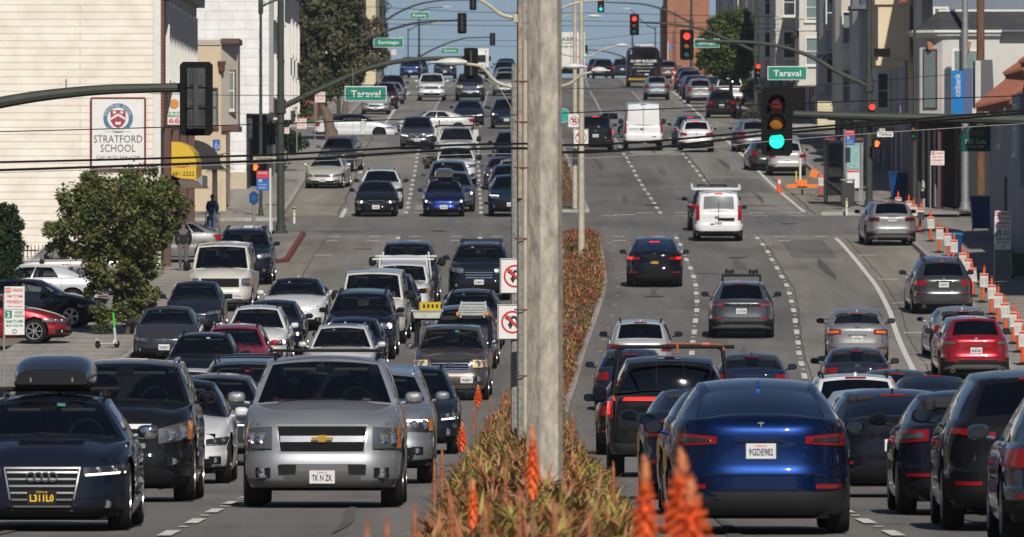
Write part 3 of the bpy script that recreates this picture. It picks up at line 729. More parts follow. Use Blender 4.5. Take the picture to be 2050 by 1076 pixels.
sheet('road', -12.2, 12.4, -400, 1500, -.012, ASPH, 4)
sheet('road', -200, 200, 377, 403, -.016, ASPL, 4, 4, world=True)
sheet('road', -200, 200, 547, 572, -.016, ASPL, 4, 4, world=True)
sheet('road', -200, 200, 722, 746, -.016, ASPL, 4, 4, world=True)
for a, b in ((-60,376),(404,546),(573,721),(747,1400)):
    sheet('parking_lane', -12.2, -9.55, a, b, -.006, CONC); sheet('parking_lane', 9.9, 12.4, a, b, -.006, CONC)
    sheet('bus_lane', 6.9, 9.9, a, b, -.006, ASPL); sheet('kerb_lane', -9.55, -6.9, a, b, -.006, ASPL)
# sidewalks with real kerb steps
def walk(sg, k0, k1, a, b, red=None):
    """k0 kerb offset, k1 property line offset"""
    st = 2 if b-a < 60 else 5
    sheet('sidewalk', k0 if sg > 0 else k1, k1 if sg > 0 else k0, a, b, .13, SIDE, st)
    q = MB(); rows = []
    kk = (lambda y: k0(y) if callable(k0) else k0)
    for y in yrange(a, b, st):
        c = C(y); k = kk(y); rows.append([(c+k-sg*.03, y, H(y)-.02), (c+k-sg*.01, y, H(y)+.134), (c+k+sg*.16, y, H(y)+.134)])
    q.grid(rows)
    for yy in (a, b):
        z = H(yy); c = C(yy); q.add([(c+kk(yy), yy, z-.02), (c+(k1(yy) if callable(k1) else k1), yy, z-.02), (c+(k1(yy) if callable(k1) else k1), yy, z+.13), (c+kk(yy), yy, z+.13)], [(0,1,2,3)])
    tag(q.build('kerb', KERR if red else KERB, smooth=None), kind='structure')
walk(-1, -11.9, -15.6, -60, 344); 
walk(-1, lambda y: lerp(-11.9, -10.45, min(1, (y-344)/4)), -15.6, 344, 375.5, True)
sheet('plaza', -40, -15.6, 300, 375.5, .13, SIDE)
walk(-1, lambda y: -11.9, -15.6, 396.5, 545)
walk(-1, -11.9, -15.6, 573, 721); walk(-1, -11.9, -15.6, 747, 1200)
walk(1, 12.35, 16.0, -60, 375); walk(1, lambda y: lerp(10.2, 12.35, min(1, max(0, (y-404)/9))), 16.0, 404.5, 545)
walk(1, 12.35, 16.0, 573, 721); walk(1, 12.35, 16.0, 747, 1200)
sheet('sidewalk', 16, 60, 404.5, 409, .125, SIDE); sheet('sidewalk', 16, 60, 371, 375, .125, SIDE); sheet('sidewalk', -60, -15.6, 404.5, 409, .125, SIDE)
q = MB()  # concrete joints over the pavements
for sg, k in ((-1, -11.9), (1, 12.4)):
    for y in range(200, 545, 3):
        if 374 < y < 406: continue
        q.box((C(y)+k+sg*1.85, y, H(y)+.1345), (3.5, .03, .004))
tag(q.build('pavement_joints', TAR, smooth=None), kind='structure')
# markings
q = MB()
def mark(q, o, y, w, l, dz=.004):
    q.grid([[(C(yy)+o-w/2, yy, H(yy)+dz), (C(yy)+o+w/2, yy, H(yy)+dz)] for yy in (y, y+l/2, y+l)])
for o in (-6.85, -3.75, 3.75, 6.8):
    y = 20
    while y < 1000:
        if not (374 < y < 404 or 544 < y < 574 or 719 < y < 748): mark(q, o+rnd.uniform(-.02,.02), y, .15, 3.0 if abs(o) > 0 else 1); mark(q, o, y+5.0, .10, .5)
        y += 7.3
tag(q.build('lane_dashes', WHT, smooth=None, recalc=False), kind='structure')
def edge(o, a, b): return sheet('edge_line', o-.08, o+.08, a, b, .005, WHT, 2)
for a, b in ((0,372),(409,543),(577,718),(750,980)): edge(9.78, a, b)
for a, b in ((401,414),(470,474),(577,718),(750,980)): edge(-9.45, a, b)
q = MB()
for yy, wd in ((373.5,.45),(368.5,.35),(403.0,.4),(407.5,.45),(543,.4),(576,.4)):
    o = -9.3
    while o < 11:
        if abs(o) > 1.2 and rnd.random() < .8: mark(q, o, yy, .65 if yy > 400 else .45, wd*1.3)
        o += 1.55
for o in (-5.3,-2.2,2.2,5.3): mark(q, o, 404.6, .9, .7)
tag(q.build('crosswalk_marks', WHT, smooth=None, recalc=False), kind='structure')
q = MB()
for y in range(165, 374, 21): 
    for o, l in ((10.0,.7),(-9.7,.7)): q.grid([[(C(y)+o, yy, H(yy)+.003), (C(y)+o+l, yy, H(yy)+.003)] for yy in (y, y+.35)])
tag(q.build('parking_ticks', WHT, smooth=None, recalc=False), kind='structure')
q = MB(); rr = random.Random(3)   # tar seams and cracks
for o in (-12.0+2.35, 6.95, 10.15):
    rows = []; x = o
    for y in yrange(60, 372, 1.6): x = o+.7*(x-o)+rr.uniform(-.04,.04); rows.append([(C(y)+x-.012, y, H(y)+.002), (C(y)+x+.012, y, H(y)+.002)])
    q.grid(rows)
    rows = []
    for y in yrange(406, 543, 1.6): x = o+.7*(x-o)+rr.uniform(-.04,.04); rows.append([(C(y)+x-.025, y, H(y)+.002), (C(y)+x+.025, y, H(y)+.002)])
    q.grid(rows)
for k in range(60):
    y = rr.uniform(60, 540); o = rr.uniform(-11, 12); x = o; rows = []; h = 0
    for j in range(rr.randint(5, 14)):
        x += rr.uniform(.05,.35); h += rr.uniform(-.35,.35); yy = y+h; rows.append([(C(yy)+x, yy-.03, H(yy)+.0025), (C(yy)+x, yy+.06, H(yy)+.0025)])
    q.grid(rows)
tag(q.build('tar_seams', TAR, smooth=None, recalc=False), kind='structure')
PATM = asphalt('asphalt_patch', (.150,.143,.133)); PATL = asphalt('asphalt_patch_pale', (.25,.235,.21))
for nm_, m_, lst in (('asphalt_patch', PATM, [(-5.9,2.6,352,364),(5.0,2.2,338,345),(8.2,2.6,440,462),(-7.9,2.0,225,236),(5.2,1.2,300,322),(8.4,1.6,352,370),(-2.6,1.4,343,366)]), ('pale_patch', PATL, [(8.3,2.6,252,262),(-5.4,2.2,412,420),(5.4,2.6,500,516)])):
    q = MB()
    for o, w_, a, b in lst: q.grid([[(C(y)+o-w_/2, y, H(y)+.0008), (C(y)+o+w_/2, y, H(y)+.0008)] for y in yrange(a, b, 2)])
    tag(q.build(nm_, m_, smooth=None, recalc=False), kind='structure')
q = MB()
for o, y in ((5.6,352),(8.0,300),(-5.2,350),(2.4,318),(-8.0,360),(5.1,430),(8.6,392),(-1.2,388)): q.add([(C(y)+o+.36*math.cos(a), y+.36*math.sin(a), H(y+.36*math.sin(a))+.003) for a in [2*math.pi*k/18 for k in range(18)]], [list(range(18))])
tag(q.build('manhole_covers', mat('cast_iron', (.05,.047,.045), .7, noise=.3, nscale=20), smooth=None, recalc=False), kind='structure')
OILM = asphalt('oil_stained_asphalt', (.112,.106,.099), .35)
q = MB()
for ln in (-5.3,-2.3,2.3,5.3,8.3):
    y = 60
    while y < 540:
        l = rr.uniform(6, 26); w0 = rr.uniform(.12,.45)
        if not (371 < y+l < 410 or 371 < y < 410):
            ox = ln+rr.uniform(-.3,.3); q.grid([[(C(yy)+ox+.06*math.sin(yy*.25)-w0/2*math.sin(math.pi*(k+.3)/10.6), yy, H(yy)+.0015), (C(yy)+ox+.06*math.sin(yy*.25)+w0/2*math.sin(math.pi*(k+.3)/10.6), yy, H(yy)+.0015)] for k, yy in enumerate([y+l*j/10 for j in range(11)])])
        y += l+rr.uniform(4, 40)
tag(q.build('oil_stains', OILM, smooth=None, recalc=False), kind='structure')
# median
def med(a, b):
    q = MB(); rows = []
    for y in yrange(a, b, 3):
        c = C(y); z = H(y); rows.append([(c-.80, y, z-.02), (c-.78, y, z+.15), (c-.62, y, z+.15), (c-.60, y, z+.12), (c+.60, y, z+.12), (c+.62, y, z+.15), (c+.78, y, z+.15), (c+.80, y, z-.02)])
    q.grid(rows)
    for r in (rows[0], rows[-1]): q.add(r, [list(range(8))])
    tag(q.build('median_kerb', KERB, smooth=None), kind='structure')
    sheet('median_soil', -.6, .6, a+.2, b-.2, .135, mat('median_soil', (.10,.075,.05), .95, noise=.4, nscale=4), 3)
med(5, 371); med(409, 543); med(577, 718); med(750, 1000)
# ---------------- vehicles ----------------
K_ = (.010,.011,.014); NV = (.008,.017,.05); GR = (.09,.095,.105); SV = (.42,.43,.45); WH_ = (.66,.665,.67); GD = (.035,.037,.042); BL = (.012,.04,.17)
def roofbox(s, col=(.012,.014,.02), w=.80, l=1.9, h=.34, dy=.25, nm='roof_cargo_box', lab='glossy black cargo box strapped on the roof of the leading dark blue wagon'):
    z = s.roofH(.3)+.08; y0 = s.yrf+dy-s.L/2; q = MB(); rows = []
    for i in range(13):
        t = i/12; yy = y0+l*t; k = (1-abs(2*t-1)**3.2)**.5 if 0 < t < 1 else .3; k = max(k, .45)
        hh = h*(.42+.58*math.sin(min(1, t*1.7+.15)*math.pi/2))*(1 if t < .9 else .88); ww = w*(.80+.2*k)
        row = []
        for j in range(18):
            a = -math.pi*.12+(math.pi*1.24)*j/17; row.append((ww/2*math.copysign(abs(math.cos(a))**.5, math.cos(a)), yy, z+hh*.28+(hh*.72 if math.sin(a) > 0 else hh*.28)*math.copysign(abs(math.sin(a))**.62, math.sin(a))))
        rows.append(row)
    q.grid(rows); q.add(rows[0], [list(range(18))]); q.add(rows[-1], [list(range(18))])
    root = empty(nm, s.root.matrix_basis@Vector((0, 0, 0)), lab, 'cargo box'); root.rotation_euler = s.root.rotation_euler
    q.build('lid', mat('box_%.3f' % col[0], tuple(c*.6 for c in col), .35, 0, 1, spec=.1), root, smooth=50)
    q = MB(); q.box((0, y0+l/2, z+.03), (w*.94, l*.93, .10), bev=.03); q.build('tray', BLK, root)
    for sx in (-.26, .26): q = MB(); q.box((sx*w, y0+.0, z+h*.22), (.015, .06, .05)); q.build('latch', CHR, root)
    for c in (.25, .75):
        p = s.rf(.95, c); q = MB(); q.tube([(-p[0]-.12, p[1], z-.03), (p[0]+.12, p[1], z-.03)], .028, 6)
        for sx in (-1, 1): q.box((sx*p[0], p[1], z-.07), (.06, .10, .10), bev=.015)
        q.build('crossbar', BLK, s.root)
def V(px, D): return PX(px, D)
def tow(s):
    for sx in (-.42, .42): s.strip('tow_hook_recess', BLK, [(sx-.11, .52), (sx+.11, .52)], [(sx-.10, .40), (sx+.10, .40)], off=.016)
    for sx in (-1, 1): s.strip('lower_lamp', HLG, [(sx*.62, .775), (sx*.75, .775)], [(sx*.62, .715), (sx*.75, .715)], off=.02)
# --- oncoming side, nearest first
vehicle('station_wagon', 'dark blue wagon with large silver grille and rooftop cargo box, nearest on the left', 'car', V(84,103), 103, 'f', 'wagon', (.010,.014,.03), .4, W=1.88, H=1.43, zhf=.75, zc=.94, zd=.97, yc=1.35, yrf=2.05, gc=.15, Hr=1.38,
  L=4.93, mir='chrome', sticker=1, rails=2, plate=('k','L311L0'), plx=-.0,
  front=dict(hl=(.46,.93,.71,.76,.86,.92), gr=(.41,.32,.12,.84), bars=6, barh=.26, frame=1.0, barm=SIL, plz=.34, drl='low', emb='rings', embz=.70, embs=.72, intake=None, fog=1, fogz=.22, hlm=HLD), extras=lambda s: roofbox(s, w=.86, l=2.0, h=.34, dy=.10))
vehicle('suv', 'black SUV with big clear headlights and chrome grille behind the roof box wagon', 'suv', V(237,125), 125, 'f', 'bigsuv', K_, .3, W=1.95, H=1.82, zhf=1.06, gc=.2, mir='body', rails=2, L=5.1, tan=1, crew=1,
  front=dict(hl=(.52,.94,.62,.70,.84,.98), gr=(.45,.34,.52,.95), bars=3, barh=.5, barm=SIL, emb='star', embs=1.3, fog=1, fogz=.36, hlm=HLG, amber=1, intake=(.42,.14,.34)), nf=5)
vehicle('suv', 'large silver SUV with split grille and gold emblem, nearest beside the planted median', 'suv', V(645,119), 119, 'f', 'bigsuv', (.37,.385,.41), .75, W=1.99, H=1.86, rails=1, L=5.13, mir='body', plate=('w','TK N ZK'), zhf=1.04, zc=1.24, nf=5.6, sunroof=0, xbars=1,
  front=dict(hl=(.61,.945,.60,.60,.93,.90), gr=(.535,.50,.55,.93), bars=1, barh=.24, frame=1.3, barm=mat('bright_trim', (.55,.56,.58), .25, .7), emb='bowtie', embz=.745, embs=.85, fog=1, fogz=.23, fogr=.065, plz=.16, intake=(.50,.10,.36), inm=paint((.22,.225,.235), .7), amber=1, lipm=mat('lip_grey', (.10,.10,.105), .6)), gc=.24, wr=.40, extras=tow, crew=2)
vehicle('hatchback', 'white electric hatchback between the black SUV and the large silver SUV', 'car', V(339,150), 150, 'f', 'fastback', WH_, .1, W=1.92, H=1.60, mir='body', roofmat=K_ and paint(K_, .3), rims='dark',
  front=dict(hl=(.58,.95,.74,.78,.88,.97), gr=None, intake=(.72,.12,.34), fog=1, fogz=.3, hlm=HLD, emb=None), plate=('w', None))
vehicle('suv', 'silver SUV with roof rails close behind the large silver SUV', 'suv', V(742,150), 150, 'f', 'bigsuv', (.30,.33,.37), .7, W=1.98, H=1.74, rails=2, mir='body', L=5.05, zhf=1.04,
  front=dict(hl=(.52,.95,.70,.70,.92,.93), gr=(.50,.50,.68,.93), bars=3, barh=.35, drl='top', amber=1, hlm=HLD, fog=1, fogz=.30, emb='ring', intake=(.7,.13,.36)))
vehicle('crossover', 'dark grey electric crossover with square pixel headlights left of the large silver SUV', 'car', V(424,173), 173, 'f', 'suv', (.035,.04,.05), .5, W=1.88, H=1.60, zhf=.88, mir=None,
  front=dict(hl=(.40,.90,.72,.72,.86,.86), gr=None, intake=(.75,.05,.24), inm=SIL, hlm=HLD, drl='low', fog=0, lip=1, twin=0), plate=('w', None))
vehicle('crossover', 'black wagon-like crossover with hooked daytime lights beside the planted median', 'car', V(826,187), 187, 'f', 'wagon', (.012,.02,.035), .4, W=1.85, H=1.68, rails=1, mir='body', sticker=1,
  front=dict(hl=(.58,.95,.66,.70,.88,.90), gr=(.42,.38,.55,.88), bars=1, drl='low', hlm=HLD, fog=1, fogz=.30, fogr=.07, emb='ring', intake=(.5,.12,.38)))
vehicle('suv', 'grey SUV with a roof bar behind the pixel-light crossover', 'suv', V(487,194), 194, 'f', 'bigsuv', (.10,.105,.11), .5, W=1.9, H=1.72, rails=1, xbars=1, zhf=1.0, front=dict(slots=7, bars=0, gr=(.40,.38,.64,.92), hl=(.48,.72,.66,.66,.94,.94)))
vehicle('station_wagon', 'dark wagon almost hidden behind the rooftop cargo box', 'car', V(105,192), 192, 'f', 'wagon', K_, .3, H=1.7, rails=1)
vehicle('sedan', 'white sedan roof showing between black SUVs on the left', 'car', V(374,206), 206, 'f', 'sedan', WH_, .2, glassroof=0)
# --- lane of the tan pickup
def ladder_rack(s):
    q = MB(); z = s.H+.16; y0, y1 = s.yc+.6-s.L/2, s.L/2-.3; w = s.W/2-.06
    for sx in (-1, 1):
        q.tube([(sx*w, y0, z), (sx*w, y1, z)], .025, 6)
        for yy, zz in ((y0+.1, s.zc), (s.yrr+.45-s.L/2, s.zc), (y1-.1, s.zd)): q.tube([(sx*(w+.03), yy, zz), (sx*w, yy, z)], .025, 6)
    for k in range(6): yy = lerp(y0+.2, y1-.1, k/5); q.tube([(-w, yy, z), (w, yy, z)], .022, 6)
    q.build('ladder_rack', BLK, s.root)
def rackload(s):
    ladder_rack(s); Mx = s.root
    def at(p): return Mx.matrix_basis@Vector(p)
    import mathutils
    e = s.root.rotation_euler
    z = s.H+.20
    def it(nm, lab, cat, loc):
        r = empty(nm, Matrix.Translation(s.root.location)@e.to_matrix().to_4x4()@Vector(loc), lab, cat); r.rotation_euler = e; return r
    YEL = mat('yellow_plastic', (.50,.36,.03), .6, spec=.2, noise=.15); WHP = mat('white_plastic', (.42,.44,.41), .7, noise=.2); ORB = mat('orange_rubber', (.6,.16,.03), .6)
    r = it('tool_crate', 'yellow plastic crate riding on the left of the tan pickup rack', 'crate', (-.55, -.6, z+.20))
    q = MB(); hx, hy = .26, .25
    for sx in (-1, 1):
        q.box((sx*hx, 0, .10), (.03, 2*hy, .2)); q.box((0, sx*hy, .10), (2*hx, .03, .2))
    q.box((0, 0, .01), (2*hx, 2*hy, .02)); q.build('crate_wall', YEL, r)
    q = MB()
    for k in range(5): q.box((-hx+.1+k*.11, -hy-.018, .11), (.05, .006, .09))
    q.build('crate_slot', BLK, r)
    r = it('plastic_bin', 'white plastic bin under the yellow crate on the pickup rack', 'bin', (-.60, -.6, z+.0))
    q = MB(); q.prism([(-.36, 0), (.28, 0), (.34, .19), (-.40, .19)], -.3, .3); q.build('bin_tub', WHP, r); q = MB(); q.box((-.03, 0, .18), (.80, .66, .025), bev=.01); q.build('rim', WHP, r)
    r = it('step_ladder', 'folded white stepladder with orange feet on the right of the pickup rack', 'ladder', (.52, -.5, z+.02))
    q = MB()
    for sx in (-1, 1):
        q.tube([(sx*.36, -.3, .05), (sx*.30, .9, .36)], .03, 6); q.tube([(sx*.30, -.3, .02), (sx*.26, 1.0, .16)], .03, 6)
    for k in range(5): t = k/4; q.box((0, lerp(-.25, .8, t), lerp(.08, .34, t)), (.62, .12, .03), rx=.2)
    q.build('ladder_frame', WHP, r)
    q = MB()
    for sx in (-1, 1): q.lathe([(.001, -.04),(.06, -.04),(.06, .04),(.001, .04)], (sx*.37, -.32, .08), 10, 'x')
    q.build('rubber_foot', ORB, r)
vehicle('pickup_truck', 'tan-grey pickup truck with a ladder rack carrying crates and a stepladder', 'pickup', V(905,247), 247, 'f', 'pickup', (.11,.095,.08), .6, W=1.96, H=1.84, crew=1, mir='chrome', zhf=1.08, sticker=1, plx=.42,
  front=dict(hl=(.58,.93,.70,.70,.95,.93), gr=(.50,.46,.62,.97), bars=4, barh=.3, barm=CHR, frame=1.6, emb='ovals', embs=1.0, intake=None, fog=1, fogz=.33, fogr=.08, hlm=mat('headlight_yellowed', (.75,.6,.35), .2, .2, 1), lipm=paint((.30,.26,.21), .6), plz=.30, amber=1), extras=rackload)
vehicle('suv', 'purplish grey SUV with slanted slit headlights directly behind the laden pickup', 'suv', V(930,266), 266, 'f', 'suv', (.11,.11,.13), .5, H=1.66, mir='body', front=dict(hl=(.50,.93,.62,.76,.74,.92), drl='low', hlm=HLD, gr=(.5,.4,.45,.85), barm=SIL))
vehicle('suv', 'dark SUV with a teal patch of rear-window light, second behind the laden pickup', 'suv', V(944,279), 279, 'f', 'suv', GD, .5, H=1.66, rails=1, sticker=1)
vehicle('suv', 'black three-row SUV with crossbars at the back of the innermost oncoming queue', 'suv', V(962,314), 314, 'f', 'bigsuv', (.010,.014,.024), .4, H=1.78, rails=1, xbars=1, sticker=1, mir='body')
# --- middle lane
vehicle('suv', 'white SUV with a sunroof and roof rails in the middle of the near queue', 'suv', V(684,253), 253, 'f', 'suv', (.60,.60,.58), .2, H=1.70, W=1.86, crew=1, rails=2, mir='body', sunroof=1, sticker=1, front=dict(gr=(.46,.40,.5,.86), emb='ovals'))
vehicle('sedan', 'dark blue compact car tucked between the white sunroof SUV and the black boxy SUV', 'car', V(706,262), 262, 'f', 'hatch', (.012,.02,.05), .5, H=1.5, mir='body')
vehicle('suv', 'black boxy luxury SUV with black roof rails and tan cabin', 'suv', V(723,272), 272, 'f', 'bigsuv', (.008,.010,.022), .5, H=1.84, W=1.98, rails=1, tan=1, crew=1, mir='body', front=dict(on=1, hl=(.60,.93,.72,.72,.92,.92), gr=(.5,.5,.72,.90)))
vehicle('passenger_van', 'dusty white full-size van with a ribbed roof in the near queue', 'van', V(748,283), 283, 'f', 'van', (.55,.53,.48), .05, crew=2, mir='black', bigmir=1, rims='steel', front=dict(gr=(.56,.56,.62,.90), bars=4, barm=BLK, hl=(.62,.92,.66,.66,.90,.90), amber=1, fog=0))
vehicle('crossover', 'black crossover with a split headlight hidden right of the dusty van', 'car', V(777,291), 291, 'f', 'suv', K_, .4, H=1.68, front=dict(hl=(.50,.90,.60,.60,.76,.76), drl='low'))
def pipe_rack(s):
    q = MB(); z = s.H+.10; 
    for yy in (s.yc+.9-s.L/2, s.L/2-.4):
        q.tube([(-.95, yy, z), (.95, yy, z)], .03, 6)
        for sx in (-1, 1): q.tube([(sx*.78, yy, s.zd), (sx*.70, yy, z+.14)], .03, 6)
    q.build('pipe_rack', mat('rack_white', (.6,.6,.6), .4), s.root)
vehicle('pickup_truck', 'small white pickup truck with a white pipe rack over its cab', 'pickup', V(806,299), 299, 'f', 'pickup', WH_, .05, W=1.78, H=1.68, crew=1, L=5.1, zhf=1.0, zc=1.12, zd=1.12, wr=.37, mir='black', sticker=1, front=dict(on=1, amber=1, gr=(.5,.5,.66,.9), bars=2), extras=pipe_rack, gc=.32)
vehicle('pickup_truck', 'tall black pickup with big square towing mirrors at the tail of the near queue', 'pickup', V(815,310), 310, 'f', 'bigsuv', (.010,.014,.026), .4, W=2.02, H=1.95, bigmir=1, mir='black', sunroof=1, L=5.6)
# --- kerb side moving lane
vehicle('suv', 'black SUV with a kidney grille and mirrors out, left of the white sunroof SUV', 'suv', V(404,246), 246, 'f', 'suv', (.009,.011,.020), .5, W=1.96, H=1.70, crew=1, mir='body', sunroof=1, rails=1, sticker=1, front=dict(emb='kidney', embs=1.3, gr=(.33,.30,.6,.9), bars=0))
vehicle('crossover', 'bright red crossover with slim lit headlights in the kerb side queue', 'suv', V(468,254), 254, 'f', 'suv', (.42,.012,.03), .5, W=1.86, H=1.64, mir='body', rails=1, front=dict(drl='low', hl=(.55,.93,.66,.74,.84,.92)))
vehicle('station_wagon', 'white wagon with upright black roof rail ends and one orange lit headlight', 'car', V(513,266), 266, 'f', 'wagon', WH_, .15, W=1.85, H=1.66, rails=1, mir='body', front=dict(on=1, hl=(.56,.95,.66,.72,.86,.92), hlm=HLD, fog=1))
vehicle('sedan', 'dark blue sedan with both headlights on right of the white wagon', 'car', V(545,275), 275, 'f', 'sedan', (.012,.02,.045), .5, H=1.50, sticker=1, front=dict(on=1, hl=(.5,.93,.62,.72,.80,.92)))
vehicle('sports_sedan', 'white electric fastback with black glass roof at the back of the kerb side queue', 'car', V(592,292), 292, 'f', 'fastback', WH_, .15, W=1.96, H=1.52, zhf=.78, mir='body', roofmat=paint(K_, .3), sticker=1, front=dict(hl=(.35,.93,.68,.74,.72,.80), drl='low', hlm=HLD, gr=None, intake=(.8,.1,.30)))
# --- parked, left kerb
vehicle('sedan', 'dark grey parked sedan with chrome barred grille nearest the scooter', 'car', V(332,271), 271, 'f', 'sedan', (.045,.047,.055), .6, H=1.46, W=1.85, mir='body', sticker=1, front=dict(gr=(.42,.34,.62,.90), bars=4, emb='H', hl=(.50,.94,.66,.76,.84,.94)))
vehicle('hatchback', 'dark parked hatchback behind the grey parked sedan', 'car', V(388,290), 290, 'f', 'hatch', (.015,.02,.035), .5, H=1.50, W=1.76, mir='body')
vehicle('passenger_van', 'dirty white parked full-size van with black square mirrors', 'van', V(444,305), 305, 'f', 'van', (.55,.53,.48), .05, mir='black', bigmir=1, rims='steel', doors=1, plate=('w','7JXZ046'), plx=.55, front=dict(gr=(.58,.58,.60,.92), bars=4, barm=BLK, hl=(.66,.92,.66,.66,.92,.92), amber=1, fog=0, lipm=SIL, plz=.25))
vehicle('suv', 'dark blue parked SUV with a big glass roof right behind the parked white van', 'suv', V(488,328), 328, 'f', 'bigsuv', (.010,.016,.035), .5, H=1.84, W=1.94, rails=1, glassroof=1)
# --- at the stop line on the far side of the crossing
vehicle('sedan', 'black sedan with ring headlights lit, stopped at the far crosswalk', 'car', V(752,402), 402, 'f', 'sedan', (.008,.009,.013), .4, W=1.81, H=1.43, mir='body', front=dict(emb='kidney', embs=1.1, gr=(.34,.30,.66,.88), bars=0, on=2, hl=(.48,.93,.66,.72,.86,.92)))
vehicle('suv', 'white SUV with roof rails tucked behind the ring-headlight sedan', 'suv', V(762,413), 413, 'f', 'suv', WH_, .15, W=1.90, H=1.68, rails=1, mir='black', sunroof=1)
def pbox(s): roofbox(s, (.10,.09,.09), .78, 1.9, .36, .1, lab='brown-grey cargo box on the roof of the bright blue hatchback')
vehicle('hatchback', 'bright blue hatchback with a grey rooftop box at the far stop line', 'car', V(888,402), 402, 'f', 'hatch', (.010,.03,.17), .5, W=1.76, H=1.47, L=4.55, mir='body', front=dict(on=1, hl=(.52,.93,.62,.78,.80,.98), gr=None, emb='ovals', intake=(.55,.1,.3)), extras=pbox)
vehicle('station_wagon', 'silver-blue wagon right behind the bright blue hatchback', 'car', V(907,409), 409, 'f', 'wagon', (.14,.16,.20), .6, W=1.86, H=1.66, rails=2, mir='body', sunroof=1, front=dict(on=1))
vehicle('minivan', 'grey-blue minivan behind the silver-blue wagon', 'van', V(897,424), 424, 'f', 'minivan', (.07,.09,.12), .6, mir='body', sticker=1)
vehicle('pickup_truck', 'white pickup carrying leafy branches behind the grey-blue minivan', 'pickup', V(912,448), 448, 'f', 'pickup', WH_, .05, W=1.95, H=1.86, mir='black', bigmir=1)
def utilrack(s):
    q = MB(); z = s.H
    for yy in (-.9, .8): 
        q.tube([(-.85, yy, z+.05), (.85, yy, z+.05)], .03, 6)
        for sx in (-1, 1): q.tube([(sx*.85, yy, z+.0), (sx*.85, yy, z+.32)], .03, 6)
    for sx in (-1, 1): q.tube([(sx*.85, -.9, z+.1), (sx*.85, .8, z+.1)], .025, 6)
    q.build('ladder_rack', BLK, s.root)
    q = MB()
    for sx in (-1, 1): q.box((sx*.95, 1.4, 1.35), (.28, 2.2, .75), bev=.03)
    q.build('tool_cabinet', mat('cabinet_white', (.55,.55,.53), .5), s.root)
vehicle('utility_truck', 'white utility truck with a black ladder rack and side cabinets', 'truck', V(913,480), 480, 'f', 'pickup', (.58,.58,.57), .05, W=2.0, H=1.92, mir='black', bigmir=1, extras=utilrack)
vehicle('suv', 'dark grey SUV with V-shaped chrome grille crossing ahead of the utility truck', 'suv', V(835,512), 512, 'f', 'suv', (.05,.05,.06), .6, W=1.84, H=1.72, mir='body', front=dict(drl='low', gr=(.3,.2,.55,.85), bars=0, emb='V', embs=.9, hl=(.5,.93,.68,.76,.86,.95)))
for x, D, k, c, lab, kw in ((1022,402,'suv',(.010,.025,.06),'dark blue SUV with a honeycomb grille half hidden behind the grey pole',dict(W=1.88,H=1.68,front=dict(gr=(.7,.6,.2,.6), bars=0, drl='top'))),
    (1020,420,'suv',(.04,.045,.055),'dark SUV squeezed behind the honeycomb grille SUV',dict(mir='body')),
    (1032,430,'suv',(.5,.5,.5),'pale SUV with a roof rack beside the grey pole',dict(rails=1,xbars=1)),
    (1008,444,'sedan',(.10,.09,.15),'purplish grey sedan with a lit headlight left of the pale rack SUV',dict(front=dict(on=1))),
    (1022,462,'hatch',(.03,.04,.08),'dull blue hatchback far back in the inner oncoming lane',dict()),
    (1023,480,'suv',(.012,.02,.045),'navy SUV with roof rails far back in the inner oncoming lane',dict(rails=1))):
    vehicle('suv' if k == 'suv' else 'sedan' if k == 'sedan' else 'hatchback', lab, 'car', V(x, D), D, 'f', k, c, .5, **kw)
vehicle('sedan', 'pearl white parked sedan facing down the hill with a chrome barred grille', 'car', V(655,446), 446, 'f', 'hatch', (.55,.52,.46), .3, W=1.79, H=1.44, mir='body', head=-6, front=dict(gr=(.44,.40,.66,.86), bars=2, barh=.6, hl=(.5,.94,.66,.76,.82,.94), emb=None))
vehicle('suv', 'grey parked SUV with a seven-slot chrome grille behind the pearl sedan', 'suv', V(681,472), 472, 'f', 'suv', (.07,.075,.085), .5, W=1.80, H=1.66, rails=1, head=-8, front=dict(gr=(.46,.44,.70,.92), bars=0, slots=7, hl=(.55,.9,.66,.66,.92,.90)))
vehicle('sedan', 'white electric sedan turning, front half left of the fire hydrant', 'car', V(712,553), 553, 'f', 'sedan', WH_, .1, head=84, W=1.85, H=1.44, rims='dark', doors=1, glassroof=1, roofmat=paint(K_, .3), pitch=.004, zoff=-.3, plate=None, front=dict(gr=None, emb=None, fog=0), back=dict(emb=None))
vehicle('coupe', 'white coupe-like sedan crossing the junction toward the left', 'car', V(868,560), 560, 'f', 'sedan', (.6,.58,.54), .2, head=-82, W=1.82, H=1.42, doors=1, pitch=.003, plate=None, yrr=3.3, chrh=1, zoff=-.2)
vehicle('sedan', 'dark sedan half hidden behind the white crossing sedan', 'car', V(938,577), 577, 'f', 'sedan', (.014,.02,.035), .5, H=1.46, mir='body', front=dict(drl='low'))
vehicle('suv', 'navy compact SUV with a silver skid plate entering the junction', 'suv', V(1014,568), 568, 'f', 'suv', (.010,.02,.04), .5, H=1.72, mir='body', front=dict(on=1, lipm=SIL))
vehicle('suv', 'old white off-roader with amber lamps descending the hill', 'suv', V(864,664), 664, 'f', 'bigsuv', WH_, .05, W=1.92, H=1.86, L=4.8, mir='body', rails=0, xbars=0, tan=1, front=dict(amber=1, gr=(.5,.5,.66,.88), lipm=SIL, hl=(.55,.9,.66,.66,.88,.88)))
vehicle('suv', 'dark grey large SUV with bright chrome grille beside the old white off-roader', 'suv', V(941,664), 664, 'f', 'bigsuv', (.05,.06,.075), .6, W=2.02, H=1.88, mir='body', front=dict(gr=(.5,.46,.62,.95), bars=4, barh=.5, hlm=mat('headlight_yellowed', (.75,.6,.35), .2, .2, 1), fog=1, fogr=.06))
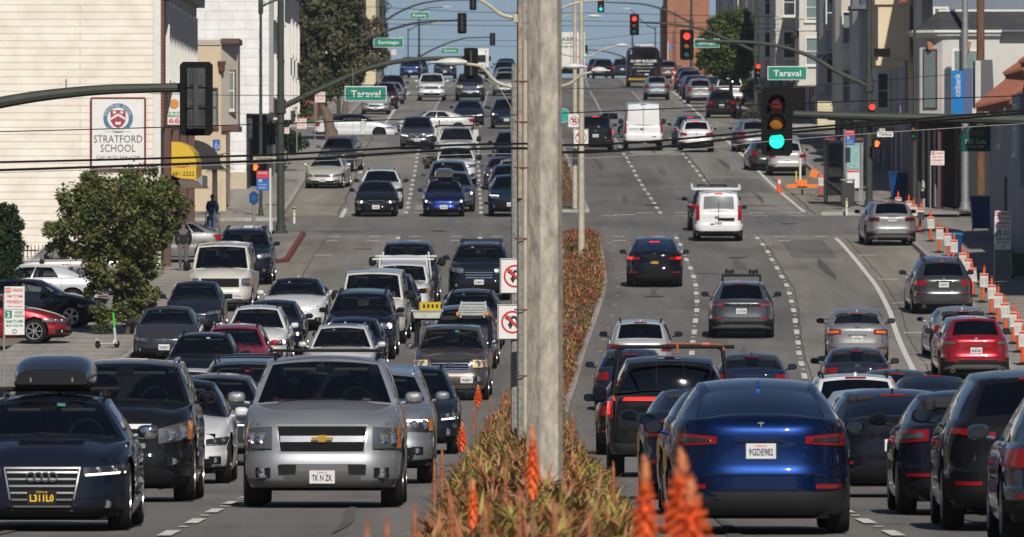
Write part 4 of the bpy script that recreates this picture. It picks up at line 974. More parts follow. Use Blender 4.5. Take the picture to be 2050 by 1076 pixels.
for x, D, k, c, lab, kw in (
    (752,612,'sedan',WH_,'white parked sedan just beyond the white electric sedan roof',dict()),
    (768,630,'suv',(.06,.012,.03),'dark maroon parked SUV right behind the white parked sedan',dict()),
    (781,650,'sedan',SV,'silver parked sedan with dark roof below the maroon SUV',dict()),
    (785,668,'suv',(.05,.012,.03),'maroon parked SUV uphill beside the kerb',dict(rails=1)),
    (1012,690,'suv',(.5,.5,.48),'pale SUV partly behind the grey pole uphill',dict()),
    (1013,735,'wagon',(.5,.5,.5),'white wagon carrying a surfboard shape near the crest',dict(rails=1)),
    (1010,790,'suv',(.05,.07,.11),'grey-blue SUV near the crest beside the pole',dict(rails=1)),
    (1013,850,'suv',(.02,.03,.05),'dark SUV on the crest beside the pole',dict()),
    (822,835,'pickup',(.010,.03,.14),'bright blue pickup coming over the crest',dict(W=1.9,H=1.85,mir='body')),
    (836,862,'suv',(.02,.02,.03),'dark SUV tucked right behind the bright blue pickup',dict()),
    (891,830,'pickup',(.012,.016,.03),'black pickup coming over the crest',dict(W=1.95,H=1.82,mir='body'))):
    vehicle({'sedan':'sedan','suv':'suv','wagon':'station_wagon','pickup':'pickup_truck'}[k], lab, 'car' if k != 'pickup' else 'pickup', V(x, D), D, 'f', k, c, .4, **kw)
# --- side lot, seen from the side
RD = dict(plate=None)
vehicle('sedan', 'red sedan with dark multi-spoke wheels parked nose out over the pavement', 'car', V(-23,281), 281, 'f', 'sedan', (.33,.012,.018), .6, head=86, doors=1, rims='multi', wr=.345, zoff=.13, pitch=.0, H=1.43, **RD)
vehicle('sedan', 'dark blue sedan with chrome window trim parked nose out behind the red sedan', 'car', V(51,292), 292, 'f', 'sedan', (.012,.02,.035), .6, head=84, doors=1, zoff=.13, pitch=0, H=1.46, chrh=1, L=4.9, **RD)
vehicle('sedan', 'white sedan parked tail out behind the dark blue sedan', 'car', V(62,303), 303, 'f', 'sedan', (.55,.56,.58), .3, head=-88, doors=1, zoff=.13, pitch=0, H=1.44, L=4.8, **RD)
vehicle('suv', 'silver-brown SUV parked side on behind the white sedan', 'suv', V(135,316), 316, 'f', 'suv', (.26,.25,.24), .6, head=-90, doors=1, zoff=.13, pitch=0, H=1.72, L=4.8, **RD)
vehicle('hatchback', 'pale car glimpsed through the leaves right of the round tree', 'car', V(330,345), 345, 'f', 'hatch', (.3,.3,.31), .4, head=-90, zoff=.13, pitch=0, **RD)
# --- right side, driving away
vehicle('electric_suv', 'shiny royal blue electric hatchback, nearest on the right behind the orange flowers', 'car', V(1524,101), 101, 'r', 'fastback', (.001,.024,.13), .3, W=1.94, H=1.61, zd=1.19, ze=1.13, yrf=1.95, yrr=3.45, yrb=4.50, Hr=1.50, yc=1.05, wr=.37, gc=.20, mir='body', plate=('w','9GDE982'), glassroof=1, rearglass=(.965,.03,.995), darkrear=1,
  back=dict(tl=(.47,.90,.755,.73,.83,.87), lens=HLD, tlm=TRL, clad=(.29,), cladm=mat('bumper_dark_grey', (.022,.023,.025), .55, spec=.2), plz=.675, rz=.28, emb='T', embz=.95, seam=1, third=0))
for D, x, lab in ((113, 1483,'black sedan with its left mirror out beside the royal blue car'),(128, 1423,'dark blue sedan with a chrome-topped mirror ahead of the royal blue car')):
    vehicle('sedan', lab, 'car', V(x, D), D, 'r', 'fastback', (.014,.022,.05), .5, H=1.46, W=1.86, mir='body', glassroof=0)
def headache(s):
    q = MB(); y = s.yrb+.15-s.L/2; z = s.H+.14
    for sx in (-1, 1):
        q.tube([(sx*(s.W/2-.09), y, s.zd-.02), (sx*(s.W/2-.17), y-.05, z-.05), (sx*(s.W/2-.21), y-.06, z)], .035, 8)
        q.tube([(sx*(s.W/2-.09), y+1.5, s.zd-.02), (sx*(s.W/2-.20), y+1.45, z-.05), (sx*(s.W/2-.27), y+1.45, z)], .035, 8)
        q.tube([(sx*(s.W/2-.22), y-.06, z), (sx*(s.W/2-.22), y+1.5, z)], .03, 8)
    for yy in (y-.06, y+1.45): q.tube([(-1.02, yy, z), (s.W/2-.17, yy, z)], .030, 8)
    q.build('bed_rack', BLK, s.root)
    r = empty('fishing_rod_case', s.root.location, 'orange strapped tube lying across the black pickup rack', 'tube'); r.rotation_euler = s.root.rotation_euler
    q = MB(); q.tube([(-.80, y+1.46, z+.035), (-.3, y+1.46, z+.05), (.08, y+1.46, z+.05)], .017, 8); q.tube([(-.10, y+1.46, z+.04), (-.10, y+1.48, z-.12)], .024, 8); q.tube([(-.80, y+1.46, z+.04), (-.86, y+1.48, z-.06)], .024, 8); q.build('tube', mat('orange_strap', (.30,.10,.05), .8, spec=.2), r)
    q = MB(); q.tube([(-.62, y+1.46, z+.042), (-.50, y+1.46, z+.045)], .026, 8); q.build('tape_band', mat('pink_tape', (.5,.10,.12), .6), r)
    q = MB()
    for x0, m_ in ((0, TRL),(-.14, CHR),(.14, CHR)):
        q = MB(); q.box((x0, s.yrr+.02-s.L/2, s.H-.045), (.16 if x0 == 0 else .13, .06, .05), bev=.015); q.build('cargo_light', m_, s.root)
    for sx in (-1, 1): q = MB(); q.box((sx*.22, s.yrb-.06-s.L/2, s.zd+.28), (.012, .02, .5)); q.build('window_slider_frame', BLK, s.root)
vehicle('pickup_truck', 'black pickup with a full-width red light bar and a black bed rack', 'pickup', V(1345,158), 158, 'r', 'pickup', (.010,.010,.012), .4, W=2.06, H=1.96, L=5.9, bigmir=1, mir='black', gc=.36, wr=.43, nr=14, zd=1.33, ze=1.30,
  back=dict(tl=(.90,.985,.62,.62,.98,.98), bar=(.925,.985,TRE), lit=1, clad=(.22,), cladm=mat('bumper_grey', (.06,.06,.065), .4, .5), refl=0, plz=.10, emb=None), extras=headache)
vehicle('sedan', 'black sedan with its mirror peeking out left of the black pickup', 'car', V(1290,186), 186, 'r', 'sedan', K_, .4, W=1.85)
vehicle('sedan', 'navy sedan ahead of the black rack pickup beside the median', 'car', V(1266,236), 236, 'r', 'sedan', (.014,.025,.06), .5, W=1.82, H=1.47, mir='body')
vehicle('crossover', 'light grey crossover with black roof rail ends above the navy sedan', 'suv', V(1285,258), 258, 'r', 'suv', (.42,.43,.44), .3, W=1.80, H=1.62, rails=1, mir='black', back=dict(tl=(.62,.97,.70,.70,.90,.90), lens=TRN))
vehicle('electric_suv', 'glossy black electric hatchback with lit red brake lamps in the open inner lane', 'car', V(1312,326), 326, 'r', 'fastback', (.006,.008,.014), .4, W=1.92, H=1.61, zd=1.18, ze=1.12, yrf=1.95, yrr=3.45, yrb=4.5, Hr=1.50, mir='black', plate=('k','194401'), glassroof=1, rearglass=(.965,.03,.995), darkrear=1,
  back=dict(tl=(.50,.93,.76,.73,.84,.88), lit=1, clad=(.28,), plz=.66, emb='T', embz=.95))
def bikerack(s):
    q = MB(); z = s.roofH(.4)+.16
    p = s.rf(.9, .3); p2 = s.rf(.9, .72)
    for yy in (p[1], p2[1]): q.tube([(-p[0]-.02, yy, z), (p[0]+.02, yy, z)], .022, 6)
    for sx in (-1, 1):
        for yy in (p[1], p2[1]): q.tube([(sx*p[0], yy, z), (sx*p[0], yy, z-.16)], .03, 6)
    q.build('crossbar', BLK, s.root)
    for sx in (-.35, .35):
        r = MB(); r.box((sx, 0, z+.05), (.06, 1.3, .05)); 
        for yy in (-.4, .45): r.tube([(sx-.14, yy, z+.10), (sx+.14, yy, z+.10)], .03, 6); r.tube([(sx-.10, yy, z+.03), (sx-.10, yy, z+.16)], .02, 5); r.tube([(sx+.10, yy, z+.03), (sx+.10, yy, z+.16)], .02, 5)
        r.build('bike_tray', BLK, s.root)
vehicle('electric_suv', 'metallic grey SUV with two roof bike trays and a silver rear skid bar', 'suv', V(1488,287), 287, 'r', 'suv', (.13,.135,.145), .75, W=1.96, H=1.63, L=4.85, mir='black', zd=1.10, plate=('w','9LYF188'),
  back=dict(tl=(.52,.95,.80,.80,.93,.93), tlm=TRL, lens=HLG, bar=(.82,.92,BLK), clad=(.38,), skid=1, plz=.66, emb=None, rz=.40, word='H O N D A', wordz=.875, wordw=.62), extras=bikerack)
vehicle('sports_car', 'dark blue coupe with a small rear emblem right of the black rack pickup', 'car', V(1508,233), 233, 'r', 'sedan', (.010,.022,.06), .5, H=1.42, W=1.82, mir='body', back=dict(emb='ring', embz=1.05))
def vanroof(s):
    q = MB()
    for yy in (-.6, 1.2):
        q = MB(); q.tube([(-.82, yy, s.H+.06), (.98, yy, s.H+.06)], .028, 6); q.tube([(.98, yy, s.H+.06), (.98, yy, s.H+.26)], .028, 6); q.tube([(-.82, yy, s.H+.06), (-.82, yy, s.H+.22)], .028, 6)
        q.build('roof_rack', mat('rack_white', (.6,.6,.6), .4), s.root)
    q = MB()
    for sx in (-1, 1):
        rows = [[(sx*(s.W/2-.20), s.rear(.7, z)+.012-s.L/2, z), (sx*(s.W/2-.055), s.rear(.8, z)-.01-s.L/2, z)] for z in np.linspace(.80, 1.35, 6)]
        q.grid(rows); q.grid([[(p[0], p[1]-.03, p[2]) for p in (r[1],)]+[r[1]] for r in rows])
    q.build('tail_light', TRL, s.root)
    q = MB(); q.box((0, s.L/2-.015, .95), (.012, .02, 1.2)); q.build('door_gap', BLK, s.root)
    q = MB(); q.box((-.28, s.L/2-.0, .84), (.62, .05, .09), bev=.02); q.build('plate_bar', BLK, s.root)
    for x, z in ((.30, .66), (.12, .92)): q = MB(); q.box((x-.05, s.L/2+.0, z), (.16, .04, .035), bev=.012); q.build('door_handle', BLK, s.root)
vehicle('delivery_van', 'small white van with grey painted-out rear window and roof rack', 'van', V(1439,368), 368, 'r', 'van', (.70,.71,.72), .0, L=4.4, W=1.84, H=1.86, zhf=.95, zc=1.12, zd=1.12, ze=1.1, yc=1.0, yrf=1.6, yrr=4.12, yrb=4.28, Hr=1.82, rw=.72, wr=.34, ya=.9, wb=2.8, nr=9, gc=.22,
  mir='black', tint=mat('van_window_film', (.16,.17,.17), .25, 0, 1), rearglass=(.80,.12,.82), back=dict(tl=(.90,.93,.5,.5,.6,.6), refl=1, rz=.12, clad=(.22,), plz=.52, emb=None, seam=0, lit3=1), extras=vanroof)
vehicle('suv', 'black SUV with a roof rack just ahead of the small white van', 'suv', V(1427,381), 381, 'r', 'suv', K_, .4, W=1.9, H=1.70, rails=1, xbars=1, mir='black', back=dict(lit=1))
vehicle('pickup_truck', 'dark pickup with a raised canopy and lit brake lamp left of the tall white van', 'pickup', V(1192,507), 507, 'r', 'bigsuv', (.010,.012,.018), .4, W=1.9, H=1.78, L=5.3, back=dict(tl=(.86,.96,.62,.62,.9,.9), lit=1))
def tvan(s):
    q = MB(); q.box((0, s.L/2-.03, 1.5), (.014, .03, 1.7)); q.build('door_gap', BLK, s.root)
    q = MB()
    for sx in (-1, 1): q.box((sx*(s.W/2-.085), s.L/2-.035, 1.25), (.10, .06, .5), bev=.02)
    q.build('tail_light', TRL, s.root)
    for sx in (-1, 1):
        for z in (.75, 2.1):
            q = MB(); q.box((sx*(s.W/2-.03), s.L/2-.09, z), (.05, .05, .10), bev=.01); q.build('door_hinge', BLK, s.root)
    for x, z in ((.14, 1.16), (-.5, .75)): q = MB(); q.box((x-.05, s.L/2-.0, z), (.18, .03, .05), bev=.01); q.build('door_handle', BLK, s.root)
    text('TRANSIT', BLK, .5, .05, (.5, s.L/2-.005, 1.16), s.root, math.pi)
vehicle('delivery_van', 'tall windowless white van driving uphill', 'van', V(1288,509), 509, 'r', 'van', (.72,.73,.74), 0, L=5.9, W=2.04, H=2.50, zc=1.35, zd=1.35, ze=1.35, zhf=1.15, yrr=5.75, yrb=5.83, Hr=2.46, rw=.84, wb=3.7, nr=16, bigmir=1, mir='black', noglass=1, gc=.42, panelvan=1,
  back=dict(tl=(.90,.95,.85,.85,.95,.95), clad=(.14,), refl=0, plz=.08, emb=None, seam=0), extras=tvan)
vehicle('suv', 'white SUV with bright red tail lamps ahead of the green traffic light lane', 'suv', V(1394,506), 506, 'r', 'suv', WH_, .1, W=1.86, H=1.70, rails=1, back=dict(lit3=1, tl=(.52,.96,.70,.74,.84,.92), clad=(.34,)))
vehicle('suv', 'dark sedan-like SUV hidden left behind the white red-lamped SUV', 'suv', V(1381,516), 516, 'r', 'suv', (.03,.04,.06), .5, back=dict(lit3=1))
vehicle('sedan', 'silver car turning across beyond the dark canopy pickup', 'car', V(1232,542), 542, 'r', 'sedan', SV, .5, head=50, plate=None)
vehicle('crossover', 'silver-blue crossover alone in the outer uphill lane', 'suv', V(1315,668), 668, 'r', 'suv', (.28,.32,.38), .7, W=1.78, H=1.62, plate=('w',None))
# centre and right lanes near
vehicle('electric_sedan', 'black sedan with slim red lamps right of the royal blue car', 'car', V(1795,131), 131, 'r', 'fastback', (.008,.010,.018), .4, W=1.95, H=1.46, L=4.95, zd=1.04, ze=1.0, Hr=1.38, yrr=3.5, mir='body', rearglass=(.85,.1,.9),
  back=dict(tl=(.50,.86,.84,.84,.90,.90), lens=HLG, plz=.60, clad=(.24,), rz=.30, emb=None, seam=0))
vehicle('electric_suv', 'black electric hatchback with hooked red lamps at right', 'car', V(1961,113), 113, 'r', 'fastback', (.008,.012,.026), .4, W=1.90, H=1.44, zd=1.04, ze=1.0, Hr=1.36, mir='black', glassroof=1, rearglass=(.92,.05,.97),
  back=dict(tl=(.60,.97,.80,.76,.96,.94), lens=HLG, clad=(.26,), plz=.64, emb='T', embz=.96, third=0))
vehicle('suv', 'glossy black SUV with thin red tail strips cut by the right frame edge', 'suv', V(2078,103), 103, 'r', 'suv', (.010,.010,.013), .4, W=1.98, H=1.70, L=4.8, zd=1.16, mir='black', back=dict(tl=(.44,.90,.80,.86,.87,.93), clad=(.34,), rz=.26, emb=None, plz=.56))
vehicle('suv', 'steel blue car barely entering at the bottom right corner', 'car', V(2205,94), 94, 'r', 'suv', (.05,.08,.13), .6, W=1.88, H=1.5, zc=1.0, zd=1.0)
vehicle('sedan', 'pearl white sedan with a shark fin aerial above the slim-lamp black sedan', 'car', V(1757,147), 147, 'r', 'sedan', (.52,.53,.56), .2, W=1.86, H=1.46)
vehicle('suv', 'white SUV with a wide red brake light strip in its rear window', 'suv', V(1716,159), 159, 'r', 'suv', WH_, .15, W=1.86, H=1.67, rails=1, mir='body')
vehicle('sedan', 'dark sedan with a plain blue-tinted roof near the red SUV', 'car', V(1873,190), 190, 'r', 'fastback', (.010,.02,.045), .5, H=1.42, W=1.84, glassroof=1)
vehicle('hatchback', 'dark green hatchback with a whip aerial above the white SUV', 'car', V(1800,207), 207, 'r', 'hatch', (.02,.04,.045), .5, W=1.80, H=1.43)
vehicle('sedan', 'silver sedan with amber-edged red lamps beside the solid white line', 'car', V(1720,270), 270, 'r', 'sedan', (.35,.355,.36), .7, W=1.78, H=1.45, mir='black', plate=('w','9JWN526'), back=dict(tl=(.50,.95,.76,.72,.92,.90), lens=AMB, clad=None, plz=.60, refl=1, rz=.26, emb='ovals', embz=.98))
vehicle('sedan', 'dark blue sedan right behind the silver amber-lamped sedan', 'car', V(1719,241), 241, 'r', 'sedan', (.018,.025,.045), .6, W=1.80, H=1.42, mir='black', back=dict(emb='ovals', embz=.98, tl=(.55,.96,.78,.74,.94,.92)))
# parked, right kerb
vehicle('crossover', 'deep red parked SUV with grey lower bumper and twin exhausts', 'suv', V(1949,260), 260, 'r', 'suv', (.40,.008,.02), .6, W=1.88, H=1.64, mir='black', rims='multi', plate=('w','8RMY828'), head=3, back=dict(tl=(.52,.95,.78,.78,.92,.90), lens=HLG, clad=(.40,), skid=1, exh=1, plz=.62, emb='ring', embz=.97, word='E S C A P E', wordz=.90, wordw=.5))
vehicle('sedan', 'pale silver hatchback parked right in front of the deep red SUV', 'car', V(1925,272), 272, 'r', 'hatch', (.40,.42,.45), .6, W=1.84, H=1.44, head=4)
vehicle('suv', 'dark grey parked SUV with wide red lamps beside the orange delineators', 'suv', V(1885,303), 303, 'r', 'suv', (.06,.062,.066), .6, W=1.93, H=1.74, L=4.85, rails=1, mir='black', head=3, plate=('w','7RJR956'), back=dict(tl=(.55,.97,.74,.74,.92,.92), clad=(.10,), exh=1, plz=.76, emb='ring', embz=.97, rz=.46))
vehicle('suv', 'silver parked luxury SUV with dark red lamps and bright exhaust trim', 'suv', V(1780,363), 363, 'r', 'suv', (.33,.335,.34), .8, W=1.89, H=1.64, mir='black', head=3, rims='multi', back=dict(tl=(.50,.96,.76,.76,.92,.92), tlm=TRN, clad=(.30,), skid=1, plz=.84, exh=1, emb=None))
vehicle('suv', 'silver SUV parked facing uphill behind the orange sign stand', 'suv', V(1576,466), 466, 'r', 'suv', (.5,.5,.49), .3, W=1.84, H=1.68, back=dict(tl=(.62,.97,.72,.74,.88,.90)))
vehicle('hatchback', 'dark hatchback in shade left of the sign stand SUV', 'car', V(1533,474), 474, 'r', 'hatch', (.05,.055,.06), .5, doors=1, head=4)
vehicle('suv', 'silver SUV parked beyond the dark shaded hatchback', 'suv', V(1507,506), 506, 'r', 'suv', (.3,.31,.32), .6, head=4)
for x, D, k, c, lab, kw in (
    (1445,600,'suv',K_,'black SUV parked beyond the junction beside orange barriers',dict(H=1.72)),
    (1462,640,'pickup',WH_,'white pickup with a canopy parked partly on the pavement',dict(W=1.95)),
    (1402,650,'suv',(.35,.35,.36),'silver SUV with red lamps at the foot of the parked uphill row',dict(mir='body')),
    (1393,668,'suv',(.02,.03,.05),'dark SUV second in the parked uphill row',dict()),
    (1386,686,'hatch',(.06,.08,.12),'slate hatchback third in the parked uphill row',dict()),
    (1382,706,'suv',K_,'black SUV fourth in the parked uphill row',dict(rails=1)),
    (1375,730,'suv',(.10,.06,.09),'brownish SUV fifth in the parked uphill row',dict()),
    (1208,835,'suv',K_,'black SUV cresting the hill left of the black minibus',dict(W=1.95)),
    (1196,860,'suv',(.02,.03,.05),'dark SUV hidden behind the cresting black SUV',dict()),
    (1246,845,'suv',(.02,.04,.06),'dark teal car left of the black minibus',dict()),
    (1337,800,'suv',(.10,.07,.07),'brown-grey SUV right of the black minibus',dict())):
    vehicle({'sedan':'sedan','suv':'suv','hatch':'hatchback','pickup':'pickup_truck'}[k], lab, 'car' if k != 'pickup' else 'pickup', V(x, D), D, 'r', k, c, .4, **kw)
# ---------------- masts, signals, signs, wires, median planting ----------------
GRNP = mat('pole_green', (.045,.052,.043), .6, .0, noise=.2, nscale=2, spec=.25); SIGB = mat('signal_black', (.010,.010,.011), .8, spec=.1); GAL = mat('galvanised_steel', (.33,.34,.34), .45, .6, noise=.15, nscale=6)
CPOL = mat('concrete_pole', (.36,.325,.275), .9, noise=.42, nscale=16, bump=.7, bscale=30, stretch=(1,1,.35)); CPOG = mat('concrete_pole_grey', (.25,.24,.215), .9, noise=.4, nscale=14, bump=.5, bscale=60)
BEI = mat('pole_beige', (.42,.38,.30), .6, noise=.2, nscale=4); SGN = mat('sign_green', (.0,.19,.12), .45, noise=.06, nscale=2); SWH = mat('sign_white', (.68,.68,.66), .45, noise=.05); SRD = mat('sign_red', (.55,.02,.03), .5)
SBK = mat('sign_black', (.015,.015,.017), .5); SBL = mat('sign_blue', (.015,.10,.36), .45); LAMPH = mat('lamp_head', (.55,.55,.52), .5); WIR = mat('cable_black', (.012,.012,.012), .85, spec=.1); WIG = mat('cable_grey', (.25,.24,.22), .6)
OFF = {'r': mat('lens_red_off', (.10,.008,.008), .2, 0, 1), 'y': mat('lens_amber_off', (.30,.11,.01), .2, 0, 1), 'g': mat('lens_green_off', (.01,.12,.09), .2, 0, 1)}
ON = {'r': mat('lens_red_lit', (.8,.02,.01), .3, emit=(1,.05,.03), estr=2.2), 'y': mat('lens_amber_lit', (.8,.3,.02), .3, emit=(1,.5,.05), estr=2), 'g': mat('lens_green_lit', (.02,.8,.5), .3, emit=(.01,.95,.62), estr=1.3)}
DUS = mat('dusty_black_metal', (.045,.047,.05), .85, noise=.75, nscale=5, stretch=(1,1,.35))
def signal(px, py, D, label, face='f', lit='r', h=1.2, w=None, plate=True, parent=None, group=None, back=None, dusty=False):
    """h: height of the backplate in metres. face f looks at the camera, b shows its back"""
    w = w or h*.46; X, Z = PX(px, D), PZ(py, D)
    r = empty('traffic_signal', (X, D, Z), label, 'traffic light', group)
    q = MB(); hw, hh, b = w/2, h/2, w*.10
    poly = [(-hw+b, -hh), (hw-b, -hh), (hw, -hh+b), (hw, hh-b), (hw-b, hh), (-hw+b, hh), (-hw, hh-b), (-hw, -hh+b)]
    if plate: q.prism(poly, -.006, .006); q.build('backplate', SIGB, r)
    hs = h*.84/3; sg = -1 if face == 'f' else 1
    for i, c in enumerate('ryg'):
        z = hs*(1-i); q = MB(); q.box((0, -sg*.10, z), (w*.56, .18, hs*.96), bev=.02); ho = q.build('housing', DUS if dusty else SIGB, r)
        rr = hs*.40; prof = [(.001, .03),(rr*.6, .028),(rr, .0)]
        q = MB(); q.lathe([(a, sg*(.02+b_)) for a, b_ in prof], (0, 0, z), 20, 'y'); q.build('lens', (ON if c in lit else OFF)[c], ho)
        q = MB(); rows = []
        for d in (0, .20):
            rows.append([(rr*1.12*math.cos(a), sg*(.01+d*(1 if math.sin(a) > -.3 else .5)), z+rr*1.12*math.sin(a)-d*.08) for a in [R_(-50)+R_(280)*k/16 for k in range(17)]])
        q.grid(rows); q.build('visor', SIGB, ho)
    if face == 'b':
        for z in (-hs, 0, hs): q = MB(); q.box((0, -.20, z), (w*.40, .03, hs*.7), bev=.01); q.build('rear_cover', DUS if dusty else SIGB, r)
        q = MB(); q.box((0, -.24, 0), (w*.14, .05, h*.8)); q.build('bracket', GRNP, r)
    return r
def mast(name, label, cat, pts, D, r0, r1, pole=None, rp=.13, lamp=None, mats=None, zb=None, Dp=None, collar=True):
    """arm along px points at distance D, and the upright it grows from: pole = (px, top py)"""
    mt = mats or GRNP; g = empty(name, (PX(pole[0], D) if pole else PX(pts[0][0], D), D, H(D)+.13 if zb is None else zb), label, cat)
    ox, oy, oz = g.location
    if pts:
        W = [Vector((PX(a, D)-ox, 0, PZ(b, D)-oz)) for a, b in pts]
        P_ = []                           # smooth the arm
        fx = pchip([(i, p.x) for i, p in enumerate(W)]); fz = pchip([(i, p.z) for i, p in enumerate(W)])
        n = 5*(len(W)-1); P_ = [(fx(i/5), 0, fz(i/5)) for i in range(n+1)]
        q = MB(); q.tube(P_, [lerp(r0, r1, i/n) for i in range(n+1)], 10); q.build('arm', mt, g)
        for k in (n//3, 2*n//3): q = MB(); q.tube([P_[k], (P_[k][0], 0, P_[k][2]+r0+.12)], .015, 5); q.build('bird_spike', GAL, g)
    if pole:
        zt = PZ(pole[1], D)-oz; q = MB(); q.tube([(0, 0, 0), (0, 0, zt*.5), (0, 0, zt)], [rp, rp*.88, rp*.72], 14); q.build('pole', mt, g)
        q = MB(); q.lathe([(rp*1.9, 0),(rp*1.9, .06),(rp*1.3, .10),(rp*1.25, .3),(rp, .34)], (0,0,0), 14); q.build('base', mt, g)
        if collar and pts:
            z1 = PZ(pts[0][1], D)-oz; q = MB(); q.lathe([(rp*.9, -.3),(rp*1.35, -.25),(rp*1.35, .25),(rp*.9, .3)], (0, 0, z1), 12); q.build('collar', mt, g)
    return g
def street_sign(words, px, py, wpx, hpx, D, label, two=None, hang=None, tilt=0):
    X, Z = PX(px, D), PZ(py, D); w, h = wpx*D/F, hpx*D/F
    r = empty('street_name_sign', (X, D, Z), label, 'street sign'); r.rotation_euler = (0, tilt, 0)
    q = MB(); q.box((0, 0, 0), (w, .03, h), bev=.012); q.build('border', SWH, r)
    q = MB(); q.box((0, -.008, 0), (w*.965, .03, h*.90), bev=.01); q.build('panel', SGN, r)
    text(words, SWH, w*.70, h*.44, (0, -.028, 0), r, bold=.012)
    for sx in (-.3, .3): q = MB(); q.tube([(sx*w, .01, h/2), (sx*w, .01, h/2+(hang or .18))], .015, 5); q.build('hanger', GAL, r)
    return r
# nearest masts
mast('signal_mast', 'dark green mast arm entering from the left edge across the cream wall', 'signal mast', [(-318,300),(-150,246),(0,206),(110,189),(230,179),(400,175)], 178, .13, .085, (-318, 60), .16)
signal(393, 198, 177.6, 'big traffic light seen from behind with a dusty grey back, hanging at upper left', 'b', '', 1.34, .60, dusty=True)
mast('signal_mast', 'green mast arm entering from the right edge carrying the big green-lit signal', 'signal mast', [(2300,262),(2050,241),(1880,237),(1750,234),(1588,229)], 195, .115, .075, (2300, 0), .16)
signal(1555, 244, 194.6, 'big traffic light showing bright green at right centre', 'f', 'g', 1.36, .62)
# the crossing
mast('signal_mast', 'tall dark green mast at the left corner with a long arm over the road', 'signal mast', [(566,214),(650,175),(740,137),(800,123),(860,118),(945,116)], 374, .12, .075, (562, -160), .15)
signal(943, 127, 373.6, 'traffic light seen from behind at the end of the long left mast arm', 'b', '', 1.18, .54)
street_sign('Taraval', 732, 188, 84, 30, 373.5, 'green Taraval sign hanging under the left mast arm', hang=.5)
mast('signal_mast', 'dark green mast on the right corner with an arm reaching up to the red signal', 'signal mast', [(1736,172),(1680,146),(1620,112),(1560,93),(1500,85),(1392,82)], 412, .11, .065, (1740, -120), .15)
signal(1375, 90, 411.6, 'traffic light showing red at the end of the right mast arm', 'f', 'r', 1.28, .58)
street_sign('Taraval', 1576, 147, 79, 28, 411.5, 'green Taraval sign under the right mast arm', hang=.4)
signal(1746, 230, 411.5, 'red traffic light fixed to the right corner mast', 'f', 'r', 1.15, .40, plate=False)
signal(1829, 256, 408, 'dark pole-mounted traffic light left of the cafe awning', 'f', '', 1.05, .38, plate=False)
mast('signal_pole', 'slim dark pole carrying a traffic light near the dark storefront', 'signal pole', [], 408.2, .1, .1, (1831, -90), .085)
mast('street_lamp', 'slim dark green lamp post left of the tall corner mast', 'street lamp', [(523,14),(535,8),(560,-2)], 399, .05, .04, (522, 6), .075)
signal(500, 258, 398.8, 'pale weathered signal head seen edge on beside the slim lamp post', 'b', '', 1.0, .40, plate=False, dusty=True)
signal(546, 268, 376, 'black signal head at the left corner mast seen from behind', 'b', '', 1.0, .36, plate=False)
# beyond
mast('signal_mast', 'far mast arm carrying the Santiago sign left of the sky', 'signal mast', [(682,110),(735,78),(790,57),(850,44),(920,41)], 575, .10, .06, (678, -10), .12)
signal(925, 47, 574.6, 'traffic light seen from behind above the Santiago sign', 'b', '', 1.22, .54)
street_sign('Santiago', 778, 86, 60, 19, 574.4, 'green Santiago sign against the sky left of centre', hang=.4)
mast('signal_mast', 'far right mast arm curving over to the high red signal', 'signal mast', [(1513,104),(1450,76),(1400,58),(1345,49),(1280,45)], 577, .09, .055, (1513, -60), .13)
signal(1270, 50, 576.6, 'high red traffic light against the sky', 'f', 'r', 1.24, .55)
street_sign('Santiago', 1415, 87, 51, 18, 577.5, 'green Santiago sign partly crossed by the right mast arm', hang=.4)
signal(1518, 144, 576.5, 'small red traffic light on the far right mast pole', 'f', 'r', 1.15, .44, plate=False)
mast('signal_mast', 'distant high mast arm carrying the Rivera sign', 'signal mast', [(768,44),(800,24),(850,6),(900,0),(945,0)], 745, .09, .06, (766, -40), .12)
signal(947, 5, 744.6, 'distant signal back cut by the top edge of the picture', 'b', '', 1.2, .54)
street_sign('Rivera', 840, 31, 38, 13, 744.4, 'small green Rivera sign near the top edge', hang=.9)
mast('signal_mast', 'distant right mast arm with the small green signal at the top', 'signal mast', [(1384,46),(1330,20),(1280,8),(1212,5)], 748, .09, .05, (1384, -20), .12)
signal(1203, 10, 747.6, 'small green traffic light at the top of the sky', 'f', 'g', 1.15, .52)
mast('signal_mast', 'faint mast arm over the crest carrying the Quintara sign', 'signal mast', [(840,114),(870,98),(905,84),(940,76),(984,75)], 930, .09, .06, (839, 30), .12, zb=H(930))
signal(986, 79, 929.6, 'tiny signal back over the crest', 'b', '', 1.2, .54)
street_sign('Quintara', 901, 102, 36, 12, 929.5, 'tiny green Quintara sign over the crest', hang=.9)
mast('signal_mast', 'faint mast arm over the crest left of the black minibus', 'signal mast', [(1262,120),(1230,108),(1200,102),(1176,100)], 932, .08, .05, (1266, 40), .10, zb=H(932))
signal(1172, 103, 931.6, 'tiny green traffic light beside the thin beige poles', 'f', 'g', 1.15, .42)
street_sign('Quintara', 1247, 127, 34, 13, 931.4, 'small green sign half hidden by the black minibus', hang=.6)
